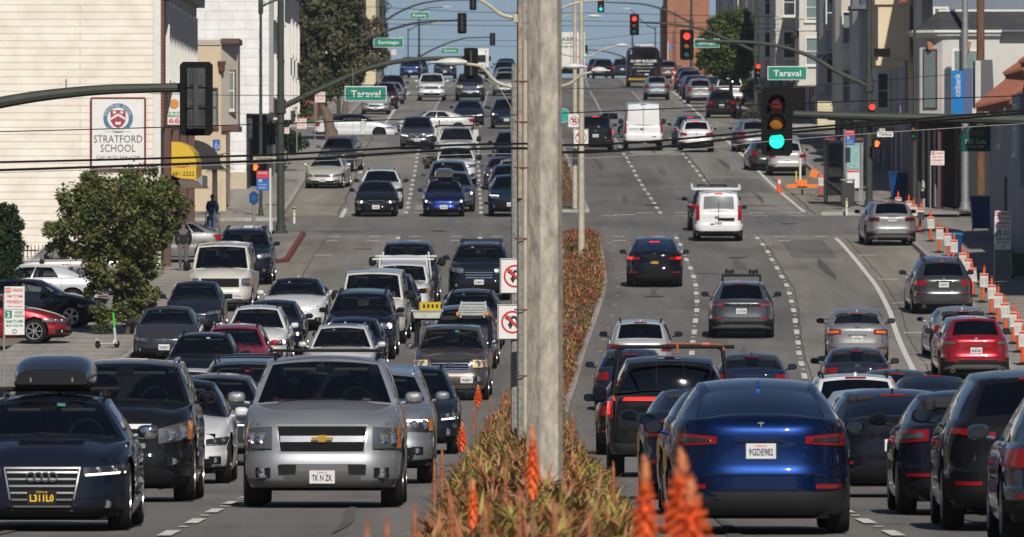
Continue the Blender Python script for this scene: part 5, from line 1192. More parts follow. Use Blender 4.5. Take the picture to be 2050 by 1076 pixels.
def lamp_arm(g, pts, D, head, r=.05, mt=None, hl=.62):
    ox, oy, oz = g.location; W = [Vector((PX(a, D)-ox, D-oy, PZ(b, D)-oz)) for a, b in pts]
    n = 4*(len(W)-1); fx = pchip([(i, p.x) for i, p in enumerate(W)]); fz = pchip([(i, p.z) for i, p in enumerate(W)])
    q = MB(); q.tube([(fx(i/4), D-oy, fz(i/4)) for i in range(n+1)], [lerp(r, r*.7, i/n) for i in range(n+1)], 8); q.build('arm', mt or BEI, g)
    a = W[-1]; sx = math.copysign(1, W[-1].x-W[0].x); q = MB(); rows = []
    for i in range(9):
        t = i/8; hh = (.02+.075*math.sin(math.pi*min(1, t*1.1+.05))**.8); rows.append([(a.x+sx*hl*(t-.1), a.y+hh*1.3*math.cos(b), a.z+.02+hh*(.9 if math.sin(b) > 0 else .6)*math.sin(b)) for b in [2*math.pi*k/10 for k in range(10)]])
    q.grid(rows, close=True); q.add(rows[0], [list(range(10))]); q.add(rows[-1], [list(range(10))]); q.build('lamp_head', LAMPH, g, merge=True)
for px, D, top, xs, lab in ((817,900,62,[(817,62),(840,50),(866,46)],'thin grey lamp post standing on the crest left'),(1312,900,60,[(1312,60),(1295,50),(1262,19)],'thin lamp post on the crest right of the minibus'),(839,905,40,[(839,24),(860,16),(888,15)],'thin lamp arm above the Quintara mast')):
    g = mast('street_lamp', lab, 'street lamp', [], D, .05, .04, (px, top-6), .07, zb=H(D), collar=False); lamp_arm(g, xs, D, None, .05, GRNP, .9)
# median posts
g = empty('concrete_lamp_post', (PX(1091, 80), 80, H(80)+.1), 'thick out-of-focus concrete post rising from the aloes in the centre', 'post')
q = MB(); zt = PZ(-60, 80)-g.location.z; n8 = 8
rows = [[(rr*math.cos(R_(-45+60*k)), rr*math.sin(R_(-45+60*k)), z) for k in range(6)] for rr, z in ((.155, -.1),(.151, 1.8),(.140, zt))]
q.grid(rows, close=True); q.build('shaft', CPOL, g, smooth=20)
g = empty('conduit_post', (PX(1047, 150), 150, H(150)+.1), 'rusty conduit-clad post directly left behind the thick concrete post', 'post')
zt = PZ(-60, 150)-g.location.z; q = MB(); q.tube([(0, 0, 0), (0, 0, zt)], .095, 8); q.build('shaft', CPOG, g)
q = MB(); q.tube([(.035, -.10, 0), (.035, -.10, zt*.86)], .036, 8); q.build('conduit', BEI, g)
q = MB(); q.tube([(-.045, -.10, zt*.55), (-.045, -.10, zt*.93)], .036, 8); q.build('conduit', mat('rusty_pipe', (.33,.26,.20), .8, noise=.4, nscale=8), g)
for zz in (.2, .33, .47, .61, .70, .78): q = MB(); q.lathe([(.13, -.012),(.135, 0),(.13, .012)], (0, -.02, zt*zz), 10); q.build('strap', mat('rust', (.14,.07,.04), .8), g)
lamp_arm(g, [(1036,38),(1005,30),(975,8),(945,-8)], 150, None, .034)
q = MB(); q.box((-.10, -.03, PZ(38,150)-g.location.z), (.10, .14, .13), bev=.01); q.build('bracket', BEI, g)
g = empty('conduit_post', (PX(1032, 166), 166, H(166)+.1), 'shorter speckled concrete post carrying the round-arrow signs', 'post')
zt = PZ(130, 166)-g.location.z; q = MB(); q.tube([(0, 0, 0), (0, 0, zt)], [.085, .07], 8); q.build('shaft', CPOG, g)
lamp_arm(g, [(1028,176),(995,165),(960,132),(928,128)], 166, None, .034)
q = MB(); q.tube([(PX(1024,166)-g.location.x, 0, PZ(340,166)-g.location.z), (PX(1023,166)-g.location.x, 0, PZ(215,166)-g.location.z), (PX(998,166)-g.location.x, 0, PZ(172,166)-g.location.z), (PX(958,166)-g.location.x, 0, PZ(150,166)-g.location.z)], .006, 5); q.build('stay_wire', BEI, g)
def noturn(px, py, D, wpx, label, mirror=False):
    w = wpx*D/F; h = w*1.18 if wpx > 40 else w*1.15; r = empty('no_turn_sign', (PX(px, D), D-.10, PZ(py, D)), label, 'road sign')
    q = MB(); q.box((0, 0, 0), (w, .012, h), bev=.005); q.build('panel', SWH, r)
    q = MB()
    for a, b in (((-.47,-.48),(.47,-.48)),((-.47,.48),(.47,.48)),((-.47,-.48),(-.47,.48)),((.47,-.48),(.47,.48))): q.tube([(a[0]*w, -.012, a[1]*h), (b[0]*w, -.012, b[1]*h)], w*.010, 4)
    q.build('border', SBK, r)
    q = MB(); rr = w*.38; q.grid([[(R*math.cos(a), -.012, R*math.sin(a)) for a in [2*math.pi*k/32 for k in range(33)]] for R in (rr*.84, rr)])
    s2 = .7071; u = w*.03
    q.add([(-rr*s2-u, -.0145, rr*s2-u), (-rr*s2+u, -.0145, rr*s2+u), (rr*s2+u, -.0145, -rr*s2+u), (rr*s2-u, -.0145, -rr*s2-u)], [(0,1,2,3)]); q.build('prohibition_ring', SRD, r, recalc=False)
    q = MB(); k = w*.045; y = -.0118
    pts = [(.17,-.20),(.17,.05),(.13,.14),(.04,.18),(-.04,.13),(-.07,.03),(-.07,-.06)]
    for (a, b), (c, d) in zip(pts, pts[1:]):
        v = Vector((c-a, d-b)).normalized()*k; q.add([(a*w-v.y, y, b*w+v.x), (a*w+v.y, y, b*w-v.x), (c*w+v.y, y, d*w-v.x), (c*w-v.y, y, d*w+v.x)], [(0,1,2,3)])
    q.add([(-.17*w, y, -.06*w), (.03*w, y, -.06*w), (-.07*w, y, -.24*w)], [(0,1,2)])
    q.add([(-.10*w, y, .02*w), (-.08*w, y, .22*w), (-.27*w, y, .14*w)], [(0,1,2)]); q.build('turn_arrows', SBK, r, recalc=False)
    return r
noturn(1031, 553, 165, 60, 'upper no left or U turn sign half hidden by the centre posts')
noturn(1026, 645, 165, 60, 'lower no left or U turn sign half hidden by the centre posts')
q = MB(); 
noturn(1149, 242, 409, 24, 'left small no left or U turn sign on the beige posts')
noturn(1163, 276, 409, 30, 'right small no left or U turn sign crossed by a beige post')
def beige_post(px, D, top, r0, r1, lab):
    g = empty('lamp_post', (PX(px, D), D, H(D)+.12), lab, 'street lamp'); zt = PZ(top, D)-g.location.z
    q = MB(); q.tube([(0, 0, 0), (0, 0, zt)], [r0, r1], 12); q.build('shaft', BEI, g); return g
g = beige_post(1164, 346, -30, .125, .075, 'nearer slim beige lamp post planted in the red-brown aloes')
lamp_arm(g, [(1164,4),(1190,2),(1225,-2)], 346, None, .04); lamp_arm(g, [(1162,4),(1130,14),(1100,34)], 346, None, .05)
g = beige_post(1151, 410, 0, .115, .075, 'further slim beige lamp post on the far median nose')
lamp_arm(g, [(1153,114),(1180,113),(1205,100),(1236,92)], 410, None, .045); lamp_arm(g, [(1149,113),(1130,110),(1112,100)], 410, None, .04)
lamp_arm(g, [(1149,30),(1130,33),(1110,46)], 410, None, .03); lamp_arm(g, [(1153,42),(1168,36),(1180,34)], 410, None, .03)
g = empty('street_lamp', (PX(1100, 200), 200, H(200)+.12), 'lamp heads on curved arms emerging right of the thick centre post', 'street lamp')
q = MB(); q.tube([(0, 0, 0), (0, 0, PZ(120, 200)-g.location.z)], .09, 10); q.build('shaft', CPOG, g)
lamp_arm(g, [(1100,150),(1110,140),(1132,136)], 200, None, .03, None, .5); lamp_arm(g, [(1104,178),(1140,168),(1165,150),(1188,144)], 200, None, .035, None, .38)
r = empty('round_sign', (PX(1127, 409), 409, PZ(232, 409)), 'round teal sign peeking out right of the thick post', 'sign')
q = MB(); q.lathe([(.001, -.012),(.30, -.012),(.30, .01),(.001, .01)], (0,0,0), 24, 'y'); q.build('panel', mat('sign_teal', (0,.32,.26), .5), r)
q = MB(); q.tube([(.29*math.cos(a), -.014, .29*math.sin(a)) for a in [2*math.pi*k/24 for k in range(25)]], .012, 4); q.build('border', SWH, r)
# overhead cables
def cable(pts, D, r, m, label, sub=6):
    f = pchip(pts); xs = np.linspace(pts[0][0], pts[-1][0], sub*(len(pts)-1)+1); q = MB(); X0, Z0 = PX(pts[0][0], D), PZ(pts[0][1], D)
    q.tube([(PX(x, D)-X0, 0, PZ(f(x), D)-Z0) for x in xs], r, 6); o = q.build('overhead_cable', m, loc=(X0, D, Z0)); tag(o, label, 'cable', 'overhead cables across the street'); return o
cable([(-300,330),(0,325),(500,312),(1040,288),(1130,291),(1600,257),(2050,221),(2400,190)], 140, .018, WIR, 'upper of the two thick black cables sagging across the street')
cable([(-300,350),(0,341),(560,321),(1040,297),(1130,306),(1600,264),(2050,227),(2400,200)], 141, .021, WIR, 'lower twisted thick black cable sagging across the street')
cable([(-300,270),(0,264),(400,253),(1000,232),(1580,208),(2050,192),(2400,180)], 150, .009, WIR, 'thin dark cable passing over the school sign and the parked row')
cable([(-300,352),(0,346),(560,326),(1040,308),(1130,318),(1600,278),(2050,248),(2400,230)], 142, .0055, WIG, 'thin pale cable just below the thick pair')
cable([(300,188),(560,192),(1040,190),(1130,178),(1560,174),(1900,150)], 300, .010, WIR, 'thin cable level with the left Taraval sign')
for k, (a, b, c, D) in enumerate(((12,26,30,420),(38,42,45,430),(47,52,54,430),(76,82,66,560),(93,93,86,560))):
    cable([(700,a),(1030,b),(1130,b),(1340,c),(1560,c+4)], D, .012, WIR, ['thin cable highest','second thin cable','third thin cable','fourth thin cable','lowest thin cable'][k]+' across the blue sky')
# aloe bed
LEAFM = [mat('aloe_leaf_olive', (.30,.235,.055), .6, noise=.3, nscale=9), mat('aloe_leaf_rust', (.30,.11,.045), .65, noise=.3, nscale=9), mat('aloe_leaf_green', (.15,.16,.045), .6, noise=.3, nscale=9), mat('aloe_leaf_pink', (.36,.18,.10), .65, noise=.3, nscale=9)]
ra = random.Random(11)
def rosette(q, x, y, z, sc, n, red):
    base = ra.choice((1, 1, 3)) if ra.random() < red else ra.choice((0, 0, 0, 2))
    for k in range(n):
        a = ra.uniform(0, 2*math.pi); up = ra.uniform(.15, 1.0); L = sc*ra.uniform(.65, 1.1); wd = sc*.072*ra.uniform(.8, 1.2); curl = ra.uniform(.0, 1.5)
        ca, sa = math.cos(a), math.sin(a); r0 = 0; z0 = 0; ang = up*1.35; row = []; m = base if ra.random() < .72 else (1 if ra.random() < red else ra.choice((0, 2, 3)))
        for i in range(5):
            t = i/4; w2 = wd*(1-t)**.8*(.75 if i == 0 else 1); px, py, pz = x+ca*r0, y+sa*r0, z+z0
            row.append([(px-sa*w2, py+ca*w2, pz+w2*.35), (px, py, pz), (px+sa*w2, py-ca*w2, pz+w2*.35)])
            r0 += math.cos(ang)*L/4; z0 += math.sin(ang)*L/4; ang -= curl*.55
            if z0 < -.1: z0 = -.1
        q.grid(row, m)
def bed(a, b, dens, sc, hgt, wid, n, red, label):
    q = MB(); y = a; 
    while y < b:
        for k in range(max(1, int(dens))):
            yy = y+ra.uniform(0, 1); o = ra.uniform(-wid, wid); c = C(yy); hmp = hgt*(1-.45*(abs(o)/wid)**2)*ra.uniform(.45, 1.1)
            rr = red(yy, o) if callable(red) else red
            rosette(q, c+o, yy, H(yy)+.14+hmp, sc*ra.uniform(.75, 1.15), n, rr)
        y += 1
    o = q.build('aloe_bed', LEAFM, smooth=60, recalc=False); tag(o, label, 'aloe bed', kind='stuff')
def redf(y, o): return .9 if math.sin(y*.23)+math.sin(y*.71+o*2) > .0 else .5
bed(58, 110, 16, .30, .55, .80, 20, .45, 'olive and rust aloe leaves filling the near median bed')
bed(110, 200, 13, .28, .50, .82, 16, .5, 'mixed green and rust aloes along the middle of the median')
bed(200, 369, 10, .28, .34, .70, 13, redf, 'red-brown aloe ground cover running back to the median nose')
bed(412, 540, 4, .28, .30, .60, 8, .6, 'rusty planting on the median beyond the crossing')
# aloe flowers
FLM = [mat('aloe_flower', (.78,.13,.03), .7, noise=.35, nscale=30), mat('aloe_bud', (.36,.13,.06), .7, noise=.2, nscale=20), mat('aloe_flower_tip', (.70,.26,.12), .6)]; STE = mat('aloe_stalk', (.22,.13,.06), .7)
def flower(px, pyt, D, w, hh, bud, label):
    X, Z = PX(px, D), PZ(pyt, D); zb = H(D)+.2; r = empty('aloe_flower', (X, D, zb), label, 'flower', 'aloe flower spikes in the median'); zt = Z-zb
    q = MB(); q.tube([(ra.uniform(-.04,.04), 0, 0), (0, 0, zt*.55), (0, 0, zt-.02)], [.014, .011, .006], 6); q.build('stalk', STE, r)
    q = MB(); n = int(70*(hh/.3)); 
    for i in range(n):
        t = i/n; a = i*2.4; rr = w/2*(math.sin(math.pi*min(1, .12+t*.85))**.7)*(1-.75*max(0, t-.35)); z = zt-hh+t*hh; dr = lerp(-.07, .055, t)*(.6 if bud else 1)
        c, s_ = math.cos(a), math.sin(a); p0 = (c*.006, s_*.006, z); p1 = (c*rr, s_*rr, z+dr); k = .008 if not bud else .006
        q.add([(p0[0]-s_*k, p0[1]+c*k, p0[2]), (p0[0]+s_*k, p0[1]-c*k, p0[2]), (p1[0]+s_*k, p1[1]-c*k, p1[2]), (p1[0]-s_*k, p1[1]+c*k, p1[2]), (p1[0], p1[1], p1[2]-k*2), (p0[0], p0[1], p0[2]-k*2)], [(0,1,2,3),(0,3,4,5),(1,5,4,2)], 1 if bud else (0 if t < .8 else 2))
    q.lathe([(.012, zt-hh),(.012, zt-.04),(.002, zt)], (0,0,0), 6, mi=1 if bud else 0); q.build('flower_head', FLM, r, recalc=False, smooth=None)
flower(1365, 925, 34, .15, .30, 0, 'large blurred orange aloe spike in front of the royal blue car')
flower(1384, 985, 33.4, .16, .22, 0, 'low broad orange aloe spike at the right of the largest one')
flower(1292, 940, 35, .10, .30, 0, 'blurred slender orange aloe spike left of the largest one')
flower(1066, 868, 54, .09, .30, 0, 'red aloe spike standing in front of the thick concrete post')
flower(925, 852, 112, .13, .24, 0, 'bright orange-red aloe flower left of the bed beside the lane')
flower(957, 776, 150, .15, .24, 0, 'bright orange aloe flower highest in the bed near the tan pickup')
flower(947, 975, 58, .07, .20, 0, 'blurred red spike low in the bed')
for i, (x, y, D, b) in enumerate(((870,925,78,1),(885,900,80,1),(1008,780,140,1),(983,800,136,1),(948,815,128,1),(900,985,60,1),(1146,822,122,1),(1228,930,78,1),(1040,985,50,1),(1180,1030,44,1),(905,1000,58,1),(830,1020,52,1),(775,1045,40,1),(735,1055,38,1),(1012,930,70,1),(972,1010,52,1),(1110,1010,46,1))):
    flower(x, y, D, .045, .30, b, ['rusty unopened aloe spike left of','slim aloe bud spike leaning near','brown aloe spike poking above','half-open aloe spike beside'][i % 4]+' '+['the first lane side edge of the bed','the silver SUV side','the centre posts','the red-leaved patch','the lane beside the pickup','the low blurred red spike','the foot of the beige post','the black pickup side of the bed','the foot of the thick post','the bottom centre edge','the silver SUV number plate side','the bottom left of the bed','the open road at bottom','the far left bottom of the bed','the rust clumps','the bottom edge left of the post','the bottom edge right of the post'][i])
# ---------------- buildings ----------------
def brickmat(name, c1, c2, mort, sc=5, rw=.5, rh=.22, ms=.012):
    if name in M: return M[name]
    m = mat(name, c1, .85); t = m.node_tree; b = t.nodes['Principled BSDF']; tc = t.nodes.new('ShaderNodeTexCoord')
    sx = t.nodes.new('ShaderNodeSeparateXYZ'); t.links.new(tc.outputs['Object'], sx.inputs[0]); ad = t.nodes.new('ShaderNodeMath'); t.links.new(sx.outputs[0], ad.inputs[0]); t.links.new(sx.outputs[1], ad.inputs[1])
    cx = t.nodes.new('ShaderNodeCombineXYZ'); t.links.new(ad.outputs[0], cx.inputs[0]); t.links.new(sx.outputs[2], cx.inputs[1])
    br = t.nodes.new('ShaderNodeTexBrick'); br.inputs['Scale'].default_value = 1; br.inputs['Brick Width'].default_value = rw; br.inputs['Row Height'].default_value = rh; br.inputs['Mortar Size'].default_value = ms
    br.inputs['Color1'].default_value = (*c1, 1); br.inputs['Color2'].default_value = (*c2, 1); br.inputs['Mortar'].default_value = (*mort, 1); t.links.new(cx.outputs[0], br.inputs[0])
    n = t.nodes.new('ShaderNodeTexNoise'); n.inputs['Scale'].default_value = 1.2; n.inputs['Detail'].default_value = 8; t.links.new(tc.outputs['Object'], n.inputs[0])
    r = t.nodes.new('ShaderNodeValToRGB'); r.color_ramp.elements[0].position = .3; r.color_ramp.elements[1].position = .65; r.color_ramp.elements[0].color = (.82,.80,.78,1); t.links.new(n.outputs[0], r.inputs[0])
    x = t.nodes.new('ShaderNodeMix'); x.data_type = 'RGBA'; x.blend_type = 'MULTIPLY'; x.inputs[0].default_value = 1; t.links.new(br.outputs[0], x.inputs[6]); t.links.new(r.outputs[0], x.inputs[7]); t.links.new(x.outputs[2], b.inputs['Base Color'])
    bp = t.nodes.new('ShaderNodeBump'); bp.inputs['Strength'].default_value = .4; bp.inputs['Distance'].default_value = .02; bp.invert = True; t.links.new(br.outputs['Fac'], bp.inputs['Height']); t.links.new(bp.outputs[0], b.inputs['Normal'])
    return m
def stucco(name, c): return mat(name, c, .85, noise=.10, nscale=.8, bump=.25, bscale=12)
CRS = brickmat('cream_siding', (.80,.75,.665), (.79,.74,.655), (.50,.43,.35), rw=60, rh=.25, ms=.013)
WHB = brickmat('white_painted_block', (.78,.78,.77), (.75,.75,.745), (.60,.60,.595), rw=1.2, rh=.42, ms=.02)
YLS = brickmat('yellow_siding', (.62,.56,.38), (.60,.54,.37), (.36,.32,.22), rw=60, rh=.2, ms=.012)
RBK = brickmat('red_brick', (.17,.045,.03), (.12,.035,.025), (.22,.16,.13), rw=.4, rh=.12, ms=.012)
OBK = brickmat('orange_brick', (.34,.15,.085), (.32,.14,.08), (.30,.15,.10), rw=.8, rh=.2, ms=.01)
PBK = brickmat('pink_brick', (.38,.18,.13), (.22,.11,.09), (.45,.36,.30), rw=.45, rh=.16, ms=.02)
SHG = brickmat('roof_shingle', (.045,.045,.05), (.06,.06,.065), (.03,.03,.03), rw=.5, rh=.2, ms=.01)
TRM = mat('trim_white', (.64,.63,.60), .6, noise=.06); WIN = mat('window_glass', (.03,.04,.05), .06, 0, 1); WIT = mat('window_curtain', (.16,.21,.20), .3, 0, 1, noise=.25, nscale=3, stretch=(6,6,1))
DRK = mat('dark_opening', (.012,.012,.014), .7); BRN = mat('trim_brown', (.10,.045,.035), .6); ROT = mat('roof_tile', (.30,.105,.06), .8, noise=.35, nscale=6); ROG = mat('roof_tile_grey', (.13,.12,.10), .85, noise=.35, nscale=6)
def B(name, label, X0, X1, Y0, Y1, zt, wall, cat='building', z0=None, nm='wall'):
    """block from X0 to X1, Y0 to Y1; zt above lens height; returns root with local origin at (X0,Y0,ground)"""
    g0 = min(H(Y0), H(Y1))-.5 if z0 is None else z0; r = empty(name, (X0, Y0, g0), label, cat)
    q = MB(); q.box(((X1-X0)/2, (Y1-Y0)/2, (CZ+zt-g0)/2), (abs(X1-X0), Y1-Y0, CZ+zt-g0)); q.build(nm, wall, r, smooth=None); r['top'] = 0; del r['top']
    return r, g0
def pane(r, X, Y, Z, w, h, face, fr=TRM, gl=WIN, bars=1, dep=.08, fw=.09, sill=True, nm='window'):
    """window in world coordinates; face 's' (towards the camera), 'w' (looks to -x), 'e' (looks to +x)"""
    o = r.location; x, y, z = X-o.x, Y-o.y, Z-o.z
    e = empty_part(nm, r)
    def bx(cu, cz, du, dz, out, th):
        if face == 's': return ((x+cu, y-out, z+cz), (du, th, dz))
        sg = -1 if face == 'w' else 1
        return ((x+sg*out, y+cu, z+cz), (th, du, dz))
    q = MB()
    for cu, cz, du, dz in ((-w/2-fw/2, 0, fw, h+2*fw), (w/2+fw/2, 0, fw, h+2*fw), (0, h/2+fw/2, w, fw), (0, -h/2-fw/2, w, fw)): q.box(*bx(cu, cz, du, dz, dep/2, dep))
    if bars:
        q.box(*bx(0, 0, w, .05, .025, .05))
        if bars > 1: q.box(*bx(0, 0, .05, h, .026, .05))
    if sill: q.box(*bx(0, -h/2-fw-.04, w+fw*3, .07, dep*.7, dep*1.5))
    fo = q.build(nm, fr, r, smooth=None)
    q = MB(); q.box(*bx(0, 0, w, h, .004, .012)); q.build('pane', gl, fo, smooth=None)
    return fo
def empty_part(a, b): return None
def cornice(r, X0, X1, Y, Z, face, h=.35, out=.3, m=TRM, nm='cornice'):
    o = r.location; q = MB()
    for k, (hh, oo) in enumerate(((h*.35, out), (h*.3, out*.7), (h*.35, out*.4))):
        zz = Z-o.z-[0, h*.35, h*.65][k]-hh/2
        if face == 's': q.box(((X0+X1)/2-o.x, Y-o.y-oo/2, zz), (X1-X0+.02*k, oo, hh))
        else: sg = -1 if face == 'w' else 1; q.box((Y-o.x+sg*oo/2, (X0+X1)/2-o.y, zz), (oo, X1-X0+.02*k, hh))
    return q.build(nm, m, r, smooth=None)
def addbox(r, nm, m, X0, X1, Y0, Y1, Z0, Z1, bev=0):
    o = r.location; q = MB(); q.box(((X0+X1)/2-o.x, (Y0+Y1)/2-o.y, (Z0+Z1)/2-o.z), (abs(X1-X0), abs(Y1-Y0), abs(Z1-Z0)), bev=bev); return q.build(nm, m, r, smooth=None)
zc = lambda py, D: PZ(py, D)
# -- left: cream siding school building
r, g0 = B('school_building', 'long cream building with horizontal siding and a red brick street front', -45, -12.25, 340, 374.5, 10, CRS)
addbox(r, 'corner_trim', TRM, -12.45, -12.20, 339.93, 340.2, g0, CZ+10)
addbox(r, 'brick_front', RBK, -12.25, -12.10, 340.2, 374.5, CZ+3.0, CZ+9.9)
addbox(r, 'shop_front', DRK, -12.25, -12.14, 340.2, 374.5, g0, CZ+2.98)
addbox(r, 'cornice', mat('cornice_grey', (.13,.13,.13), .7), -12.25, -11.55, 340, 374.6, CZ+8.3, CZ+9.2); addbox(r, 'cornice', mat('cornice_light', (.3,.3,.29), .7), -12.25, -11.75, 340, 374.6, CZ+7.9, CZ+8.3)
for k in range(9):
    y = 343+k*3.6
    pane(r, -12.10, y, CZ+6.0, 1.5, 2.6, 'e', bars=1, dep=.14, fw=.16)
    addbox(r, 'keystone', TRM, -12.12, -11.98, y-.2, y+.2, CZ+7.5, CZ+7.85)
for y in (341.6, 350, 358.5, 367): addbox(r, 'pilaster', BRN, -12.14, -11.9, y-.3, y+.3, g0, CZ+3.0)
def ring_poly(cx, cz, r1, r2, y, q, n=40, a0=0, a1=360): q.grid([[(cx+R*math.cos(a), y, cz+R*math.sin(a)) for a in [R_(a0+(a1-a0)*k/n) for k in range(n+1)]] for R in (r1, r2)])
D = 339.9
w, h = 108*D/F, 142*D/F
r = empty('school_sign', (PX(236.5, D), D, PZ(268, D)), 'white Stratford School sign with a round crest on the cream wall', 'sign')
q = MB(); q.box((0, 0, 0), (w, .06, h)); q.build('panel', SWH, r)
MAR = mat('maroon', (.20,.025,.045), .6); CBL = mat('crest_blue', (.07,.15,.24), .6)
q = MB()
for a, b in (((-1,-1),(1,-1)),((-1,1),(1,1)),((-1,-1),(-1,1)),((1,-1),(1,1))): q.tube([(a[0]*w/2, -.03, a[1]*h/2), (b[0]*w/2, -.03, b[1]*h/2)], .035, 4)
q.build('border', MAR, r)
q = MB(); cz = h*.5-w*.37; R1 = w*.275; ring_poly(0, cz, R1*.72, R1, -.034, q); q.build('crest_ring', CBL, r, recalc=False)
for i, ch in enumerate('STRATFORD SCHOOL'):
    if ch == ' ': continue
    a = R_(165-150*i/15); t_ = text(ch, SWH, w*.035, w*.042, (R1*.86*math.cos(a), -.040, cz+R1*.86*math.sin(a)), r, 0, ry=0, name='crest_letter')
    me_, tw_, th_, cx_, cy_ = text_me(ch, SWH); t_.rotation_euler = (R_(90), -(a-math.pi/2), 0); Rm = t_.rotation_euler.to_matrix(); t_.location = Vector((R1*.86*math.cos(a), -.040, cz+R1*.86*math.sin(a)))-Rm@Vector((cx_*t_.scale[0], cy_*t_.scale[1], 0))
q = MB(); sw = w*.14; q.add([(-sw, -.036, cz+sw*1.05), (sw, -.036, cz+sw*1.05), (sw, -.036, cz-sw*.35), (sw*.6, -.036, cz-sw*1.0), (0, -.036, cz-sw*1.35), (-sw*.6, -.036, cz-sw*1.0), (-sw, -.036, cz-sw*.35)], [(0,1,2,3,4,5,6)]); q.build('shield', mat('shield_red', (.30,.03,.06), .6), r, recalc=False)
q = MB(); q.add([(-sw*.95, -.040, cz-sw*.25), (0, -.040, cz+sw*.30), (sw*.95, -.040, cz-sw*.25), (sw*.95, -.040, cz+sw*.05), (0, -.040, cz+sw*.62), (-sw*.95, -.040, cz+sw*.05)], [(0,1,4,5),(1,2,3,4)]); q.build('chevron', SWH, r, recalc=False)
q = MB(); q.add([(-sw*.38, -.040, cz-sw*.80), (0, -.040, cz-sw*.88), (sw*.38, -.040, cz-sw*.80), (sw*.34, -.040, cz-sw*.45), (0, -.040, cz-sw*.55), (-sw*.34, -.040, cz-sw*.45)], [(0,1,4,5),(1,2,3,4)]); q.build('book', SWH, r, recalc=False)
for sx in (-1, 1):
    q = MB(); cx = sx*sw*.48; zz = cz+sw*.74
    q.box((cx, -.04, zz), (sw*.12, .006, sw*.5)); q.box((cx, -.041, zz-.04*sw), (sw*.5, .006, sw*.1))
    for s2 in (-1, 1): q.tube([(cx, -.04, zz-.05*sw), (cx+s2*sw*.16, -.04, zz+.14*sw), (cx+s2*sw*.26, -.04, zz+.03*sw)], sw*.05, 4)
    q.build('fleur_de_lis', SWH, r)
q = MB(); q.grid([[(x, -.045, cz-R1*.78-.04*math.cos(x*4)*0+z-.10*(x/.5)**2*0) for x in np.linspace(-R1*.9, R1*.9, 9)] for z in (-.06, .06)]); q.build('ribbon', SWH, r, recalc=False)
text('Radiantly Shine', CBL, R1*.8, .035, (0, -.05, cz-R1*.78), r)
text('STRATFORD', SBK, w*.90, h*.105, (0, -.036, -h*.075), r, bold=-.004); text('SCHOOL', SBK, w*.65, h*.105, (0, -.036, -h*.205), r, bold=-.004); text('Call (415) 564-6259', SBK, w*.80, h*.06, (0, -.036, -h*.34), r)
# white FREE sign and yellow shop panel
D = 344
r = empty('shop_sign', (PX(350, D), D, PZ(218, D)), 'narrow white projecting sign reading FREE above a pink 66', 'sign')
q = MB(); q.box((0, 0, 0), (50*D/F, .12, 64*D/F)); q.build('panel', SWH, r)
q = MB(); q.lathe([(.001, -.01),(.17, -.01),(.17, .01)], (-.02, -.07, .17), 20, 'y'); q.build('pizza', mat('pizza_orange', (.55,.25,.06), .6), r)
q = MB(); q.box((0, -.065, -.20), (.62, .01, .17)); q.build('green_band', mat('band_green', (.04,.25,.12), .6), r)
text('FREE', SWH, .52, .12, (0, -.075, -.20), r, bold=.03); text('66', mat('pale_red', (.55,.12,.12), .6), .40, .20, (-.02, -.066, -.42), r, bold=.03)
D = 349
r = empty('yellow_awning', (PX(325, D), D, PZ(345, D)), 'yellow curved awning panel with a phone number beside the round tree', 'awning')
k_ = D/F; pts = [(0,0),(0,62),(36,60),(52,52),(62,40),(68,22),(68,-15),(35,-12)]
q = MB(); q.prism([(a*k_, b*k_) for a, b in pts], 0, 6); q.build('canopy', mat('awning_yellow', (.62,.40,.02), .6), r, smooth=None)
text('681-2222', SBK, 44*k_, 8*k_, (42*k_, -.012, -3*k_), r)
q = MB(); q.prism([(30*k_, -15*k_), (68*k_, -17*k_), (84*k_, -32*k_), (40*k_, -32*k_)], .02, 6); q.build('soffit', mat('soffit_brown', (.12,.09,.07), .7), r, smooth=None)
q = MB(); q.prism([(68*k_, -15*k_), (80*k_, -6*k_), (80*k_, -28*k_), (70*k_, -18*k_)], .03, 6); q.build('fascia', GAL, r, smooth=None)
text('PIZZA', SRD, 30*k_, 9*k_, (38*k_, -.012, 14*k_), r, bold=.02)
D = 372
r = empty('dome_awning', (PX(384, D), D, PZ(335, D)), 'black and grey quarter-dome awning behind the yellow awning', 'awning')
k_ = D/F; rows = []
for i in range(9): a = math.pi/2*i/8; rows.append([(0+58*k_*math.sin(a), y, 60*k_*math.cos(a)-5*k_*(1 if i else 1)) for y in (0, 1.5)])
q = MB(); q.grid(rows); q.prism([(0, -5*k_)]+[(58*k_*math.sin(math.pi/2*i/8), 60*k_*math.cos(math.pi/2*i/8)-5*k_) for i in range(9)], 0, .03); q.build('canopy', mat('awning_black', (.02,.02,.022), .7), r)
# tan bay building and white block building
TAN = stucco('tan_stucco', (.52,.42,.30)); TA2 = stucco('tan_stucco_grey', (.42,.37,.31))
r, g0 = B('tan_building', 'two-storey tan stucco house with a brown-trimmed corner bay', -24, PX(443,406), 406, 419, (430-90)*406/F, TAN)
D = 406; zb_, zt_ = zc(252, D), zc(88, D); xa, xb = PX(443, D), PX(475, D)
q = MB(); q.prism([(0, .15), (xb-xa, .9), (xb-xa, 4.2), (0, 5)], zb_-r.location.z, zt_-r.location.z, axis='z'); o = q.build('bay', TA2, r, smooth=None); o.location = (xa-r.location.x, 0, 0)
addbox(r, 'parapet', BRN, xa-.02, xb+.08, 405.9, 411, zt_, zt_+.22); addbox(r, 'parapet', TA2, -24, xa-.03, 405.9, 406.2, zt_-.02, zt_+.16)
addbox(r, 'bay_base', BRN, xa-.05, xb+.06, 406.1, 411, zb_-.22, zb_)
